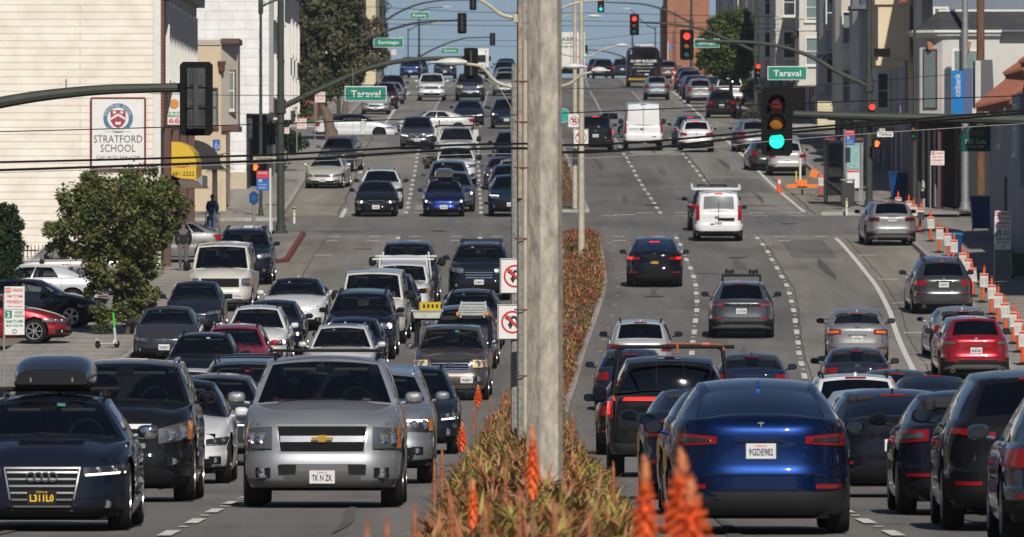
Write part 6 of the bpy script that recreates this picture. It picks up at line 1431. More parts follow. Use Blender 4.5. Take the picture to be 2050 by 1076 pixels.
pane(r, lerp(xa, xb, .55), 406.62, zc(182, D), .32, 1.6, 's', BRN, WIT, 1, .10, .07); pane(r, lerp(xa, xb, .55), 406.56, zc(182, D), .24, 1.5, 's', TRM, WIT, 1, .04, .04, nm='sash')
pane(r, PX(428, D), 406, zc(215, D), .25, 1.5, 's', BRN, WIT, 1, .12, .06)
q = MB(); q.lathe([(.05, 0),(.13, .1),(.13, .3),(.17, .4),(.17, .5)], (PX(444, D)-r.location.x, -.08, zc(135, D)-r.location.z-.25), 10); q.build('finial', BRN, r)
addbox(r, 'pilaster', TAN, PX(443,D)+.0, PX(452,D), 406.3, 406.9, g0, zb_-.2)
r, g0 = B('white_block_building', 'tall white painted block building with a dark recessed corner entrance', -30, -10.95, 441, 460, 13, WHB, z0=CZ+4.55)
addbox(r, 'wall', WHB, -30, PX(493, 441), 441, 460, H(441)-.3, CZ+4.548); addbox(r, 'doorway', DRK, PX(493,441)+.002, PX(497,441), 441.4, 459, H(441), CZ+4.548)
addbox(r, 'garage_door', DRK, PX(498,441), -11.2, 447, 447.2, H(441)-.2, CZ+4.548)  # near-black doorway and door panels stand for shade in the open corner
addbox(r, 'plinth', stucco('plinth_tan', (.45,.38,.28)), -30, PX(493,441)+.02, 440.93, 441, H(441)-.3, zc(345, 441))
addbox(r, 'east_front', stucco('front_grey', (.28,.26,.25)), -10.95, -10.75, 441.2, 460, CZ+4.6, CZ+13)
for k in range(4):
    for zz in (6.3, 9.8): pane(r, -10.75, 443+k*4.6, CZ+zz, 1.8, 1.7, 'e', TRM, WIN, 1, .12, .1)
r, g0 = B('pale_bay_house', 'slim pale house front with white bay windows behind the white block building', -30, -11.3, 462, 486, 11.5, stucco('pale_grey', (.40,.40,.39)))
for k in range(3):
    addbox(r, 'bay', TRM, -11.3, -10.5, 464+k*7, 467.5+k*7, CZ+4.5, CZ+10.5); pane(r, -10.5, 465.7+k*7, CZ+8.4, 1.8, 1.6, 'e', TRM, WIN, 1); pane(r, -10.5, 465.7+k*7, CZ+5.8, 1.8, 1.4, 'e', TRM, WIN, 1)
q = MB(); o_ = r.location; q.prism([(-1.2+11.3-11.3-o_.x*0, 0), (1.1, -.9), (1.1, -1.0), (-1.2, -.12)], 0, 24); c_ = q.build('tile_eave', ROT, r, smooth=None); c_.location = (-11.3-o_.x, 0, CZ+11.6-o_.z)
# beyond the trees on the left
r, g0 = B('low_brick_building', 'low red-brown brick building behind the leaning street tree', -30, PX(636, 590), 590, 612, (430-178)*590/F, brickmat('rust_brick', (.26,.085,.045), (.20,.07,.04), (.25,.13,.09), rw=.8, rh=.2, ms=.02), z0=H(590)-1)
D = 590; q = MB(); q.prism([(PX(560,D)-r.location.x, zc(178,D)-r.location.z), (PX(614,D)-r.location.x, zc(165,D)-r.location.z), (PX(640,D)-r.location.x, zc(192,D)-r.location.z)], -.5, 22); q.build('roof', mat('roof_red', (.25,.03,.03), .7), r, smooth=None)
lawn = sheet('lawn', -15.3, -12.6, 578, 592, .15, mat('lawn_grass', (.06,.11,.02), .9, noise=.4, nscale=6)); lawn['kind'] = 'stuff'
r, g0 = B('cream_apartment', 'cream apartment tower with small dark windows above the big tree', PX(646,760), PX(752,760), 760, 782, 20, YLS)
D = 760
for px in (662, 690, 724):
    for py in (4, 32, 60): pane(r, PX(px, D), D, zc(py, D), .55, .8, 's', BRN, WIN, 1, .06, .08)
addbox(r, 'bay', YLS, PX(676,D), PX(716,D), 758.8, 760, zc(30,D), CZ+20)
for py in (2, 22): pane(r, PX(690,D), 758.8, zc(py,D), .5, .5, 's', BRN, WIN, 1)
for i, (a, b, Y0, Y1, zt, c, lab) in enumerate(((-34,-13.4,640,660,11.5,(.42,.16,.10),'rust and white house glimpsed under the big tree'),(-34,-13.4,662,684,12.5,(.45,.42,.36),'grey-beige house further up the left side'),(-34,-13.3,686,716,12.2,(.12,.30,.26),'teal-green house near the top of the left side'),(-34,-12.9,790,816,14.5,(.45,.42,.38),'beige house by the crest on the left'))):
    r, g0 = B('house', lab, a, b, Y0, Y1, zt-2.5, stucco('stucco_l%d' % i, c), z0=H(Y0)-1)
    for k in range(3): pane(r, b, Y0+3+k*6, H(Y0)+3.6, 1.6, 1.3, 'e'); pane(r, b-2-k*3, Y0, H(Y0)+3.3, 1.0, 1.2, 's')
    cornice(r, a, b, Y0, CZ+zt-2.5, 's', .4, .3)
# ---------------- right side ----------------
GRW = stucco('pale_grey_stucco', (.50,.49,.46)); GR2 = stucco('mid_grey_stucco', (.36,.355,.34))
r, g0 = B('corner_bay_building', 'white and grey corner building with a dark shingle mansard and a tall bay window', 18.6, 34, 409, 425, 4.05+3.6, GRW, z0=CZ+3.9)
o = r.location; D = 409; X = lambda px: PX(px, 409)-o.x; Zl = lambda py: zc(py, 409)-o.z
poly = [(X(1838), 3.5), (X(1838), 1.2), (X(1842), .5), (X(1886), -.35), (X(1904), -.42), (X(2000), -.42), (X(2000), .02), (X(1860), 3.5)]
q = MB(); q.prism(poly, Zl(240), Zl(72), axis='z'); q.build('bay', GRW, r, smooth=None)
for k, (z0_, z1_, gr) in enumerate(((72, 66, .22), (66, 61, .34), (76, 72, .10))):
    cxm = sum(p[0] for p in poly)/8; q = MB(); q.prism([(p[0]+(-gr if p[0] < X(1900) else gr*.2), p[1]-(gr if p[1] < 1 else 0)) for p in poly], Zl(z0_), Zl(z1_), axis='z'); q.build('cornice', TRM, r, smooth=None)
q = MB(); q.add([(X(1834), 4, Zl(61)), (X(1836), .9, Zl(61)), (X(1884), -.7, Zl(61)), (X(2200), -.7, Zl(61)), (X(1882), 4, Zl(22)), (X(1882), 1.6, Zl(22)), (X(2200), 1.6, Zl(22)), (X(1875), 1.4, Zl(24))], [(0,1,5,4),(1,2,5),(2,3,6,5)]); q.add([(X(1882), 4, Zl(22)), (X(1882), 1.6, Zl(22)), (X(2200), 1.6, Zl(22)), (X(2200), 4, Zl(22))], [(0,1,2,3)]); q.build('mansard_roof', SHG, r, smooth=None)
addbox(r, 'roof_edge', TRM, PX(1882,D), PX(2200,D), 410.55, 410.9, zc(22,D), zc(18,D))
def slantwin(pa, pb, z0_, z1_, nm, fr, gl):
    n = Vector((pb[1]-pa[1], -(pb[0]-pa[0]))).normalized(); q = MB()
    for e, m_, y_, tag_ in ((.09, fr, .02, 'f'), (0, gl, .045, 'g')):
        q = MB(); L_ = (Vector(pb)-Vector(pa)).normalized()*e
        v = [(pa[0]-L_.x+n.x*y_, pa[1]-L_.y+n.y*y_), (pb[0]+L_.x+n.x*y_, pb[1]+L_.y+n.y*y_)]; q.add([(v[0][0], v[0][1], z0_-e), (v[1][0], v[1][1], z0_-e), (v[1][0], v[1][1], z1_+e), (v[0][0], v[0][1], z1_+e)], [(0,1,2,3)])
        q.grid([[(v[0][0], v[0][1], z0_-e), (v[1][0], v[1][1], z0_-e), (v[1][0], v[1][1], z1_+e), (v[0][0], v[0][1], z1_+e), (v[0][0], v[0][1], z0_-e)], [(p[0]-n.x*.06, p[1]-n.y*.06, p[2]) for p in [(v[0][0], v[0][1], z0_-e), (v[1][0], v[1][1], z0_-e), (v[1][0], v[1][1], z1_+e), (v[0][0], v[0][1], z1_+e), (v[0][0], v[0][1], z0_-e)]]])
        par = q.build(nm if tag_ == 'f' else 'pane', m_, par if tag_ == 'g' else r, smooth=None, recalc=False)
slantwin((X(1852), .30), (X(1873), -.10), Zl(216), Zl(103), 'window', BRN, WIT)
for a, b in ((1910,1932),(1937,1957)): slantwin((X(a), -.42), (X(b), -.42), Zl(215), Zl(103), 'window', TRM, WIT)
for px in (1862, 1937):
    q = MB(); xx = X(px); yy = .02 if px < 1900 else -.50; q.prism([(xx-.07, Zl(100)), (xx+.07, Zl(100)), (xx+.13, Zl(84)), (xx-.13, Zl(84))], yy-.16, yy+.15); q.build('keystone', mat('terracotta', (.36,.13,.07), .8), r, smooth=None)
addbox(r, 'shop_front', mat('maroon_dark', (.045,.022,.022), .6), 18.6, 34, 409.6, 425, H(409)-.2, CZ+3.898); addbox(r, 'shop_opening', DRK, 19.0, 21.9, 409.45, 409.6, H(409), CZ+3.3)  # opening is a solid panel, its inner shade put into the black
for px in (1846, 1857, 1868): 
    addbox(r, 'pilaster', GR2, PX(px,412), PX(px,412)+.12, 412-.0, 412.2, H(409), CZ+3.6)
addbox(r, 'pillar', mat('pillar_maroon', (.07,.03,.03), .6), PX(1876,410), PX(1886,410), 409.3, 409.55, H(409)-.1, CZ+3.6); addbox(r, 'side_wall', mat('maroon_dark', (.045,.022,.022), .6), PX(1838,412), 18.6, 412.2, 424, H(409)-.2, CZ+3.89)
rr_ = addbox(r, 'upper_block', GR2, 25, 40, 430, 440, CZ+6, CZ+14)
# taller buildings seen above and left of the corner one
r, g0 = B('white_siding_house', 'white sided house wall rising above the dark mansard', PX(1845,432), 30, 432, 441, 14, brickmat('white_siding', (.62,.63,.62), (.61,.62,.61), (.45,.46,.46), rw=60, rh=.12, ms=.01))
r, g0 = B('pink_beige_house', 'plain pinkish stucco wall high behind the mansard roof', PX(1887,443), 45, 443, 452, 14, stucco('pink_beige', (.46,.39,.33)))
r, g0 = B('red_tile_house', 'dark blue-grey house with a red tile eave beside the white sided wall', 18.35, 30, 427, 431.8, 9.8, stucco('slate_blue', (.16,.18,.22)))
q = MB(); oo = r.location; 
for k in range(14): q.tube([(-1.3+.0, k*.36, CZ+9.3-oo.z), (.6, k*.36, CZ+10.2-oo.z)], .10, 6)
q.build('tile_eave', ROT, r); pane(r, 18.7, 427, zc(48, 427), .5, 1.3, 's', TRM, WIT)
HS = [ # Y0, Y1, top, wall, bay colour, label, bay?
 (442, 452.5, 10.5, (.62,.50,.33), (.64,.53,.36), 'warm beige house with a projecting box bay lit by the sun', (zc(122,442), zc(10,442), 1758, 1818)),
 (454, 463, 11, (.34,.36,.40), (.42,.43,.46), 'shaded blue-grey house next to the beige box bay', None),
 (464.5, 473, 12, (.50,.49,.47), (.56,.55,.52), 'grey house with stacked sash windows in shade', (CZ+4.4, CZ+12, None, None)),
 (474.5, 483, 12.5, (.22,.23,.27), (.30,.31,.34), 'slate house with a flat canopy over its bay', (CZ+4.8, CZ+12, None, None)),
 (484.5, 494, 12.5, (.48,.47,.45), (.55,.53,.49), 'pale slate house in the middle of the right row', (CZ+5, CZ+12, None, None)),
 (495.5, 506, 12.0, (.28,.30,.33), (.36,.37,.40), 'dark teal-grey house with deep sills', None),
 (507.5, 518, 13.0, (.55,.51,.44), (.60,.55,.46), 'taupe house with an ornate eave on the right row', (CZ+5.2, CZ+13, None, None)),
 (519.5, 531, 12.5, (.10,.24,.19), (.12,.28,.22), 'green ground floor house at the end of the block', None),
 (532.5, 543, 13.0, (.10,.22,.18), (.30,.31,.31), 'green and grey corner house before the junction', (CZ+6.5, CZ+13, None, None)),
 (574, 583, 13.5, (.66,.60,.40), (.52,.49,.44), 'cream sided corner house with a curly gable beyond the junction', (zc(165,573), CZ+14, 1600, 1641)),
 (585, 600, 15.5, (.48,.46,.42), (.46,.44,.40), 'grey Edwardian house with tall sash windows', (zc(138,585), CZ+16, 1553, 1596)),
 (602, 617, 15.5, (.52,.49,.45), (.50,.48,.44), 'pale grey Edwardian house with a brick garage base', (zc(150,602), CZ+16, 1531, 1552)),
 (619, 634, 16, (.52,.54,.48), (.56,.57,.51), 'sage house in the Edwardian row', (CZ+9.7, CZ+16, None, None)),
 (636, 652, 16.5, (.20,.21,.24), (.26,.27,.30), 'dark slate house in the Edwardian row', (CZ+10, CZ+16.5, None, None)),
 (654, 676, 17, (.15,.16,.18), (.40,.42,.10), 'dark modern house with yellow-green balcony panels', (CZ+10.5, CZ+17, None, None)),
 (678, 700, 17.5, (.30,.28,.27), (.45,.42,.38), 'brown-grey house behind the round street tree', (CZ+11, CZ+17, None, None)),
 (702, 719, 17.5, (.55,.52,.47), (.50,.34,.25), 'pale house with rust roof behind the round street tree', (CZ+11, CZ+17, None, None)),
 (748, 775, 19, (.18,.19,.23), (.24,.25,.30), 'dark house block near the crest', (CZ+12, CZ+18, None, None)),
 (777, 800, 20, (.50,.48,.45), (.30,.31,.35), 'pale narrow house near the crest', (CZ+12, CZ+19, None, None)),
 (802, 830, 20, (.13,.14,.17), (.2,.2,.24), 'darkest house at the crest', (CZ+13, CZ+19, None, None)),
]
for i, (Y0, Y1, zt, c, bc, lab, bay) in enumerate(HS):
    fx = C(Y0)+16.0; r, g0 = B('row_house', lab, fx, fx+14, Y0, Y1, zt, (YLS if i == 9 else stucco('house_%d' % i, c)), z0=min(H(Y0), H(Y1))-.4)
    gz = H((Y0+Y1)/2); hgt = CZ+zt-gz
    if bay:
        z0_, z1_, pa, pb = bay; by0 = Y0+(0 if pa else 1.2); by1 = Y1-2.4; bxx = 1.15; dd = Y0-.6; bx1 = fx-bxx if not pa else PX(pa, dd)
        if pa:
            sb = stucco('bay_%d' % i, bc); addbox(r, 'bay', sb, bx1, PX(pb, dd), dd, Y1-2, z0_, z1_); addbox(r, 'cornice', sb, bx1-.15, PX(pb,dd)+.1, dd-.15, Y1-1.9, z1_, z1_+.25); addbox(r, 'bay_base', sb, bx1-.10, PX(pb,dd)-.2, dd-.12, Y1-1.9, z0_-.22, z0_-.003)
            if i:
                for py in ((15, 103) if i == 9 else (5, 90)): pane(r, PX(pb-16 if i < 11 else pb-10, dd), dd, zc(py, dd), .62, 1.5, 's', TRM, WIT if i == 9 else WIN, 1, .10, .09)
                addbox(r, 'moulding', sb, bx1-.05, PX(pb,dd)+.05, dd-.06, dd, zc(62,dd), zc(58,dd)); addbox(r, 'moulding', sb, bx1-.05, PX(pb,dd)+.05, dd-.06, dd, zc(38,dd), zc(35,dd))
        else:
            o = r.location; q = MB(); q.prism([(0, by0-Y0), (-bxx*.75, by0-Y0+.45), (-bxx, by0-Y0+1.2), (-bxx, by1-Y0-1.2), (0, by1-Y0)], z0_-o.z, z1_-o.z, axis='z'); q.build('bay', stucco('bay_%d' % i, bc), r, smooth=None)
            q = MB(); q.prism([(0, by0-Y0-.15), (-bxx-.2, by0-Y0+.3), (-bxx-.25, by1-Y0-1), (0, by1-Y0+.15)], z0_-o.z-.25, z0_-o.z-.002, axis='z'); q.build('bay_base', TRM if i % 2 else GR2, r, smooth=None)
            zz = z0_+1.5
            while zz < z1_-1:
                pane(r, fx-bxx, (by0+by1)/2, zz, 1.6, 1.6, 'w'); pane(r, fx-bxx*.45, by0+.18, zz, .5, 1.6, 's', TRM, WIN if i % 3 else WIT, 1, .2, .07); zz += 3.0
    for k in range(3): 
        zz = gz+4.6+k*3.1
        if zz < CZ+zt-1 and not bay: pane(r, fx, Y0+2.5, zz, 1.3, 1.5, 'w'); pane(r, fx, Y1-2.5, zz, 1.3, 1.5, 'w')
        if k < 2 and i > 0: pane(r, fx+.9, Y0, zz-.2, .7, 1.5, 's', TRM, WIT if k else WIN)
    addbox(r, 'garage_door', mat('garage_%d' % (i % 4), [(.10,.10,.11),(.25,.24,.22),(.06,.05,.05),(.16,.17,.2)][i % 4], .6), fx-.05, fx, Y0+1.2, Y0+3.9, gz-.2, gz+2.3)
    addbox(r, 'door', BRN, fx-.06, fx, Y1-2.2, Y1-1.2, gz-.2, gz+2.3)
    cornice(r, Y0, Y1, fx, CZ+zt, 'w', .6, .6, TRM if i % 2 else GR2); cornice(r, fx, fx+14, Y0, CZ+zt, 's', .3, .15)
    if i in (3, 7): addbox(r, 'canopy', mat('canopy_blue', (.10,.12,.16), .6), fx-1.7, fx, Y0+.3, Y0+5, zc(18 if i == 3 else 118, Y0), zc(10 if i == 3 else 110, Y0))
    if i == 9:
        q = MB(); o = r.location; pts = [(0,0),(0,1.2),(.25,1.0),(.7,.35),(1.2,.2),(4,.2),(4,0)]; q.prism([(a, b+CZ+zt-o.z-.3) for a, b in pts], -.12, .2); q.build('gable', YLS, r, smooth=None)
        addbox(r, 'eave', BRN, fx-1.3, fx, 574.3, 583, zc(72, 574), zc(62, 574))
    if i == 11: addbox(r, 'brick_base', PBK, fx-1.0, fx+.6, 601.9, 607, gz-.4, zc(166, 602))
    if i == 14:
        for k in range(5): addbox(r, 'balcony_panel', mat('lime_panel', (.42,.46,.08), .6), fx-1.3, fx-.2, Y0+1+k*3, Y0+3+k*3, zc(45-(k % 2)*40, Y0), zc(30-(k % 2)*40, Y0))
r, g0 = B('brick_tower', 'orange brick tower with two dark vertical seams against the sky', PX(1336,1020), PX(1420,1020), 1020, 1050, 28, OBK, z0=H(1020)-6)
for px in (1347, 1351): addbox(r, 'pilaster', BRN, PX(px,1020), PX(px,1020)+.12, 1019.9, 1020, H(1020)-5, CZ+(430-(20 if px > 1349 else 60))*1020/F)
addbox(r, 'stair_tower', OBK, PX(1326,1024), PX(1336,1024)-.01, 1024, 1040, H(1020)-6, zc(12,1024))
# the street goes on beside and behind the camera
for i in range(22):
    sg = -1 if i % 2 else 1; Y0 = -150+(i//2)*(36 if sg > 0 else 38); xx = C(Y0)+sg*17.5; c = [(.55,.48,.38),(.42,.44,.46),(.60,.57,.50),(.34,.30,.27),(.50,.40,.32),(.30,.36,.40)][i % 6]
    if Y0 > 250: continue
    r, g0 = B('row_house', ['cream','blue-grey','ivory','brown','tan','slate'][i % 6]+' house outside the frame, '+['first','second','third','fourth','fifth','sixth','seventh','eighth','ninth','tenth','eleventh'][i//2]+' on the '+('right' if sg > 0 else 'left')+' counted from behind the camera', xx if sg > 0 else xx-12, xx+12 if sg > 0 else xx, Y0, Y0+30, H(Y0)+8.5-CZ+(i % 3), stucco('behind_%d' % (i % 6), c), z0=min(H(Y0), H(Y0+30))-.4)
    for k in range(5):
        for zz in (4.8, 7.4): pane(r, xx, Y0+4+k*5.5, H(Y0)+zz, 1.8, 1.5, 'w' if sg > 0 else 'e')
# near right block, in shade
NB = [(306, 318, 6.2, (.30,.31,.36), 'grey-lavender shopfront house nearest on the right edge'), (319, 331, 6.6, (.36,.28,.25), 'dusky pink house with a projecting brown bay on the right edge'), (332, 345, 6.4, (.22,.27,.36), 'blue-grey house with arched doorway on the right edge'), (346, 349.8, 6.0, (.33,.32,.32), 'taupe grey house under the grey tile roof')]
for i, (Y0, Y1, zt, c, lab) in enumerate(NB):
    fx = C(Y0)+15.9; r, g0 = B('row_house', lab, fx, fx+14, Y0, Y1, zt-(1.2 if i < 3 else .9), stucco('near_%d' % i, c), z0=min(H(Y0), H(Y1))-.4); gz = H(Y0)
    addbox(r, 'door', DRK, fx-.05, fx, Y0+1.5, Y0+2.6, gz, gz+2.4); addbox(r, 'garage_door', mat('garage_%d' % (i % 4), (.1,.1,.11), .6), fx-.05, fx, Y0+4.5 if i < 3 else Y0+2.7, Y0+8 if i < 3 else Y0+3.6, gz, gz+2.4)
    for yy in ((Y0+3, Y0+8) if i < 3 else ()): pane(r, fx, yy, gz+5.6, 1.4, 1.4, 'w'); 
    if i == 3: continue
    addbox(r, 'bay', stucco('near_%d' % i, c), fx-.8, fx, Y0+6, Y1-1.5, gz+3.2, CZ+zt-2.2); pane(r, fx-.8, (Y0+6+Y1-1.5)/2, gz+5.2, 1.6, 1.6, 'w')
    o = r.location; q = MB()                                                   # ribbed tile eave
    L_ = Y1-Y0; n = int(L_/.42)
    for k in range(n): q.tube([(-1.0, .2+k*L_/n, CZ+zt-1.5-o.z), (1.6, .2+k*L_/n, CZ+zt+.3-o.z)], .15, 6)
    q.prism([(-1.0, CZ+zt-1.62-o.z), (1.6, CZ+zt+.2-o.z), (1.6, CZ+zt-.3-o.z), (0, CZ+zt-1.7-o.z)], .05, L_-.05); q.build('tile_roof', [ROG, ROT, ROT, ROG][i], r)
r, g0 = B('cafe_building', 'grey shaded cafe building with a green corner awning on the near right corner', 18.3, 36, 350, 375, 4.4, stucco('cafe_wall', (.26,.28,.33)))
fx = 18.3
addbox(r, 'door', DRK, fx-.05, fx, 362, 363.2, H(365), H(365)+2.5); pane(r, fx, 366.5, H(366)+4.4, 1.6, 1.4, 'w')
oo = r.location; q = MB()
for k in range(44): q.tube([(-.55, .2+k*.56, CZ+4.1-oo.z), (1.9, .2+k*.56, CZ+6.1-oo.z)], .16, 6)
q.prism([(-.55, CZ+3.98-oo.z), (1.9, CZ+6.0-oo.z), (1.9, CZ+5.2-oo.z), (.2, CZ+3.9-oo.z)], .05, 24.9, axis='y'); q.build('tile_roof', ROT, r)
D = 374.5
r = empty('cafe_awning', (PX(1925, D), D, PZ(303, D)), 'green awning reading S&E Cafe below the bank sign', 'awning'); k_ = D/F
AWG = mat('awning_green', (.0,.06,.04), .7, spec=.2)
q = MB(); q.prism([(0, 0), (0, 28*k_), (12*k_, 50*k_), (60*k_, 54*k_), (60*k_, 0)], 0, 2.5); q.build('canopy', AWG, r, smooth=None)
text('S&E Cafe', mat('awning_text', (.42,.48,.45), .6), 42*k_, 8.5*k_, (28*k_, -.012, 19*k_), r, bold=.01); text('415-566-7860', mat('awning_text', (.42,.48,.45), .6), 34*k_, 5*k_, (28*k_, -.012, 9*k_), r)
q = MB(); y = -.012      # three brush-stroke characters
for j, cx in enumerate((17, 29, 41)):
    for a, b, c_, d in ([(-4,4,4,4),(-4,0,4,0),(0,6,0,-6),(-4,4,-4,-1),(4,4,4,-1),(-1,-1,-5,-5),(1,-1,5,-5),(-5,6,5,6)], [(-3,6,-3,-5),(-5,2,-1,2),(1,5,5,5),(1,2,5,2),(3,5,3,-5),(0,-2,5,-2),(-5,-2,-2,0)], [(-4,5,4,5),(-3,2,3,2),(-4,-1,4,-1),(0,6,0,-4),(-4,-5,5,-5),(-2,-2,-4,-4)])[j]:
        v = Vector((c_-a, d-b)).normalized()*.6; q.add([((cx+a-v.y)*k_, y, (36+b+v.x)*k_), ((cx+a+v.y)*k_, y, (36+b-v.x)*k_), ((cx+c_+v.y)*k_, y, (36+d-v.x)*k_), ((cx+c_-v.y)*k_, y, (36+d+v.x)*k_)], [(0,1,2,3)])
q.build('brush_characters', mat('faded_pink', (.35,.12,.16), .6), r, recalc=False, smooth=None)
D = 376
r = empty('bank_sign', (PX(1916.5, D), D, PZ(189, D)), 'tall blue vertical Citibank blade sign', 'sign'); k_ = D/F
q = MB(); q.box((0, 0, 0), (23*k_, .15, 94*k_)); q.build('panel', mat('bank_blue', (.0,.16,.46), .4), r)
q = MB(); q.box((21*k_, .6, 6*k_), (18*k_, 1.1, 92*k_)); q.build('side_cabinet', mat('bank_blue_dark', (.06,.10,.22), .5), r)
t_ = text('citibank', SWH, 1, 1, (0, -.09, 20*k_), r); me_, tw_, th_, cx_, cy_ = text_me('citibank', SWH); sx_, sy_ = 46*k_/tw_, 12*k_/th_; t_.scale = (sx_, sy_, .5); t_.rotation_euler = (R_(90), R_(-90), 0); t_.location = Vector((0, -.085, 18*k_))-t_.rotation_euler.to_matrix()@Vector((cx_*sx_, cy_*sy_, 0))
q = MB(); q.tube([(-4.8*k_, -.09, (8+10*t)*k_) if 0 else ((-5-2.2*math.sin(math.pi*t))*k_, -.09, (3+10*t)*k_) for t in np.linspace(0, 1, 9)], .5*k_, 4, cap=False); q.build('red_arc', SRD, r)
r = empty('tapered_pylon', (PX(1958, 375.5), 375.5, H(375)), 'pale wedge topped pylon wall between the bank sign and the tile roofs', 'pylon')
q = MB(); q.box((0, 1, zc(172,371)-H(371)), (11*371/F, 2, 96*371/F)); q.build('face', GRW, r, smooth=None); q = MB(); q.prism([(5.6*371/F, zc(218,371)-H(371)), (5.6*371/F, zc(122,371)-H(371)), (30*371/F, zc(122,371)-H(371)), (34*371/F, zc(218,371)-H(371))], .3, 2.3); q.build('side', mat('pylon_dark', (.10,.10,.11), .8), r, smooth=None)
mast('steel_pole', 'fat pale steel pole right in front of the dark cafe corner', 'pole', [], 408, .1, .1, (1932, -90), .16, mats=GAL, collar=False)
g = empty('utility_pole', (PX(1963, 402), 402, H(402)), 'brown wooden utility pole rising behind the bank sign', 'utility pole'); q = MB(); q.tube([(0, 0, 0), (0, 0, PZ(-120, 402)-H(402))], [.19, .15], 12); q.build('shaft', mat('pole_wood', (.13,.065,.035), .9, noise=.45, nscale=5, stretch=(4,4,.3), bump=.5), g)
# ---------------- trees ----------------
LF = {}
def leafset(k, cols): LF[k] = [mat('leaf_%s_%d' % (k, i), c, .6, noise=.25, nscale=2, spec=.3) for i, c in enumerate(cols)]; return LF[k]
leafset('bottle', [(.085,.105,.025),(.12,.135,.04),(.045,.065,.016),(.15,.15,.06),(.24,.11,.05)])
leafset('euc', [(.045,.06,.028),(.07,.078,.038),(.028,.040,.020),(.10,.085,.048),(.13,.09,.055)])
leafset('brown', [(.10,.085,.05),(.055,.06,.028),(.15,.11,.07),(.04,.05,.02),(.09,.10,.05)])
leafset('green', [(.055,.08,.017),(.08,.10,.022),(.03,.05,.012),(.10,.115,.03),(.04,.06,.015)])
leafset('dark', [(.015,.035,.012),(.025,.05,.016),(.010,.024,.009),(.035,.06,.02),(.02,.03,.012)])
BARK = mat('bark', (.14,.105,.08), .9, noise=.4, nscale=5, stretch=(3,3,.5), bump=.6); BARKD = mat('bark_dark', (.06,.045,.035), .9, noise=.4, nscale=5, bump=.6)
def tree(name, label, px, D, pyb, crown, cat='tree', leaves=5000, ls=.12, key='bottle', trunk=((0,0),(0,1)), tr=.12, clump=26, droop=0, seed=1, bark=None, branches=10, cl=.16, zoff=None):
    """crown: list of (px, py, rx_px, rz_px); trunk: px,py points from the foot"""
    rg_ = random.Random(seed); X, Z = PX(px, D), (H(D)+.13 if zoff is None else zoff); r = empty(name, (X, D, Z), label, cat); k = D/F
    tp = [Vector(((a-px)*k, 0, PZ(b, D)-Z)) for a, b in trunk]; q = MB(); fx = pchip([(i, p.x) for i, p in enumerate(tp)]); fz = pchip([(i, p.z) for i, p in enumerate(tp)]); n = 4*(len(tp)-1)
    q.tube([(fx(i/4), 0, fz(i/4)) for i in range(n+1)], [tr*(1.25 if i == 0 else 1)*(1-.6*i/n) for i in range(n+1)], 9); q.build('trunk', bark or BARK, r)
    els = [(Vector(((a-px)*k, 0, PZ(b, D)-Z)), c*k, d*k) for a, b, c, d in crown]; tot = sum(e[1]*e[1]*e[2] for e in els)
    q = MB(); top = tp[-1]
    for i in range(branches):
        e = els[i % len(els)]; a = rg_.uniform(0, 6.28); t = Vector((math.cos(a)*e[1]*.7, math.sin(a)*e[1]*.7, rg_.uniform(-.3,.6)*e[2]))+e[0]; s0 = Vector((fx((n/4)*.7), 0, fz((n/4)*.7))) if i % 2 else top
        mid = (s0+t)/2+Vector((rg_.uniform(-.2,.2), rg_.uniform(-.2,.2), rg_.uniform(-.1,.2))); q.tube([s0, mid, t], [tr*.38, tr*.22, tr*.06], 6)
    if q.f: q.build('branches', bark or BARK, r)
    q = MB(); cls = []
    for e in els:
        m_ = max(4, int(clump*e[1]*e[1]*e[2]/tot*1.0))
        for j in range(m_):
            a = rg_.uniform(0, 6.28); u = rg_.uniform(-1, 1); rr = rg_.uniform(.25, 1)**.45; s_ = math.sqrt(1-u*u)
            cls.append((e[0]+Vector((math.cos(a)*s_*e[1]*rr, math.sin(a)*s_*e[1]*rr, u*e[2]*rr)), rg_.uniform(.6, 1.2)*cl*1.7*(e[1]+e[2]), rg_.choice((0,0,1,1,2,2,3))))
    per = max(3, int(leaves*1.35)//len(cls))
    for c, cr, cm in cls:
        for j in range(per):
            d = Vector((rg_.gauss(0,1), rg_.gauss(0,1), rg_.gauss(0,.8))); d = d.normalized()*cr*rg_.uniform(.15, 1)**.6; p = c+d
            if droop: p.z -= droop*rg_.random()*cr*2
            ax = Vector((rg_.gauss(0,1), rg_.gauss(0,1), rg_.gauss(0,.6)-droop*2)).normalized(); bx_ = ax.cross(Vector((rg_.gauss(0,1), rg_.gauss(0,1), rg_.gauss(0,1)))).normalized(); l = ls*1.15*rg_.uniform(.6, 1.3); w_ = l*.5
            q.add([p-ax*l*.5, p+bx_*w_*.5, p+ax*l*.5, p-bx_*w_*.5], [(0,1,2,3)], 4 if rg_.random() < .03 else (cm if rg_.random() < .65 else rg_.randrange(4)))
    q.build('crown', LF[key], r, smooth=None, recalc=False)
    return r
tree('street_tree', 'round bushy olive-green tree in front of the yellow awning and the parked lot', 252, 287, 670, [(235,430,120,85),(230,590,60,70),(290,640,34,44),(245,645,40,46),(150,470,62,60),(335,430,50,70),(240,530,80,60),(275,600,42,42),(180,400,65,50),(300,380,60,45),(240,470,50,50)], leaves=32000, ls=.12, key='bottle', trunk=((256,680),(262,620),(250,560),(240,500)), tr=.13, clump=300, seed=4, bark=BARKD, branches=22, cl=.085)
tree('conical_shrub', 'dense dark conical evergreen at the left edge', 14, 300, 560, [(8,490,34,72),(12,440,22,40),(10,540,36,44),(20,480,24,50)], cat='shrub', leaves=20000, ls=.09, key='dark', trunk=((14,565),(14,470)), tr=.1, clump=200, seed=5, branches=0, cl=.10)
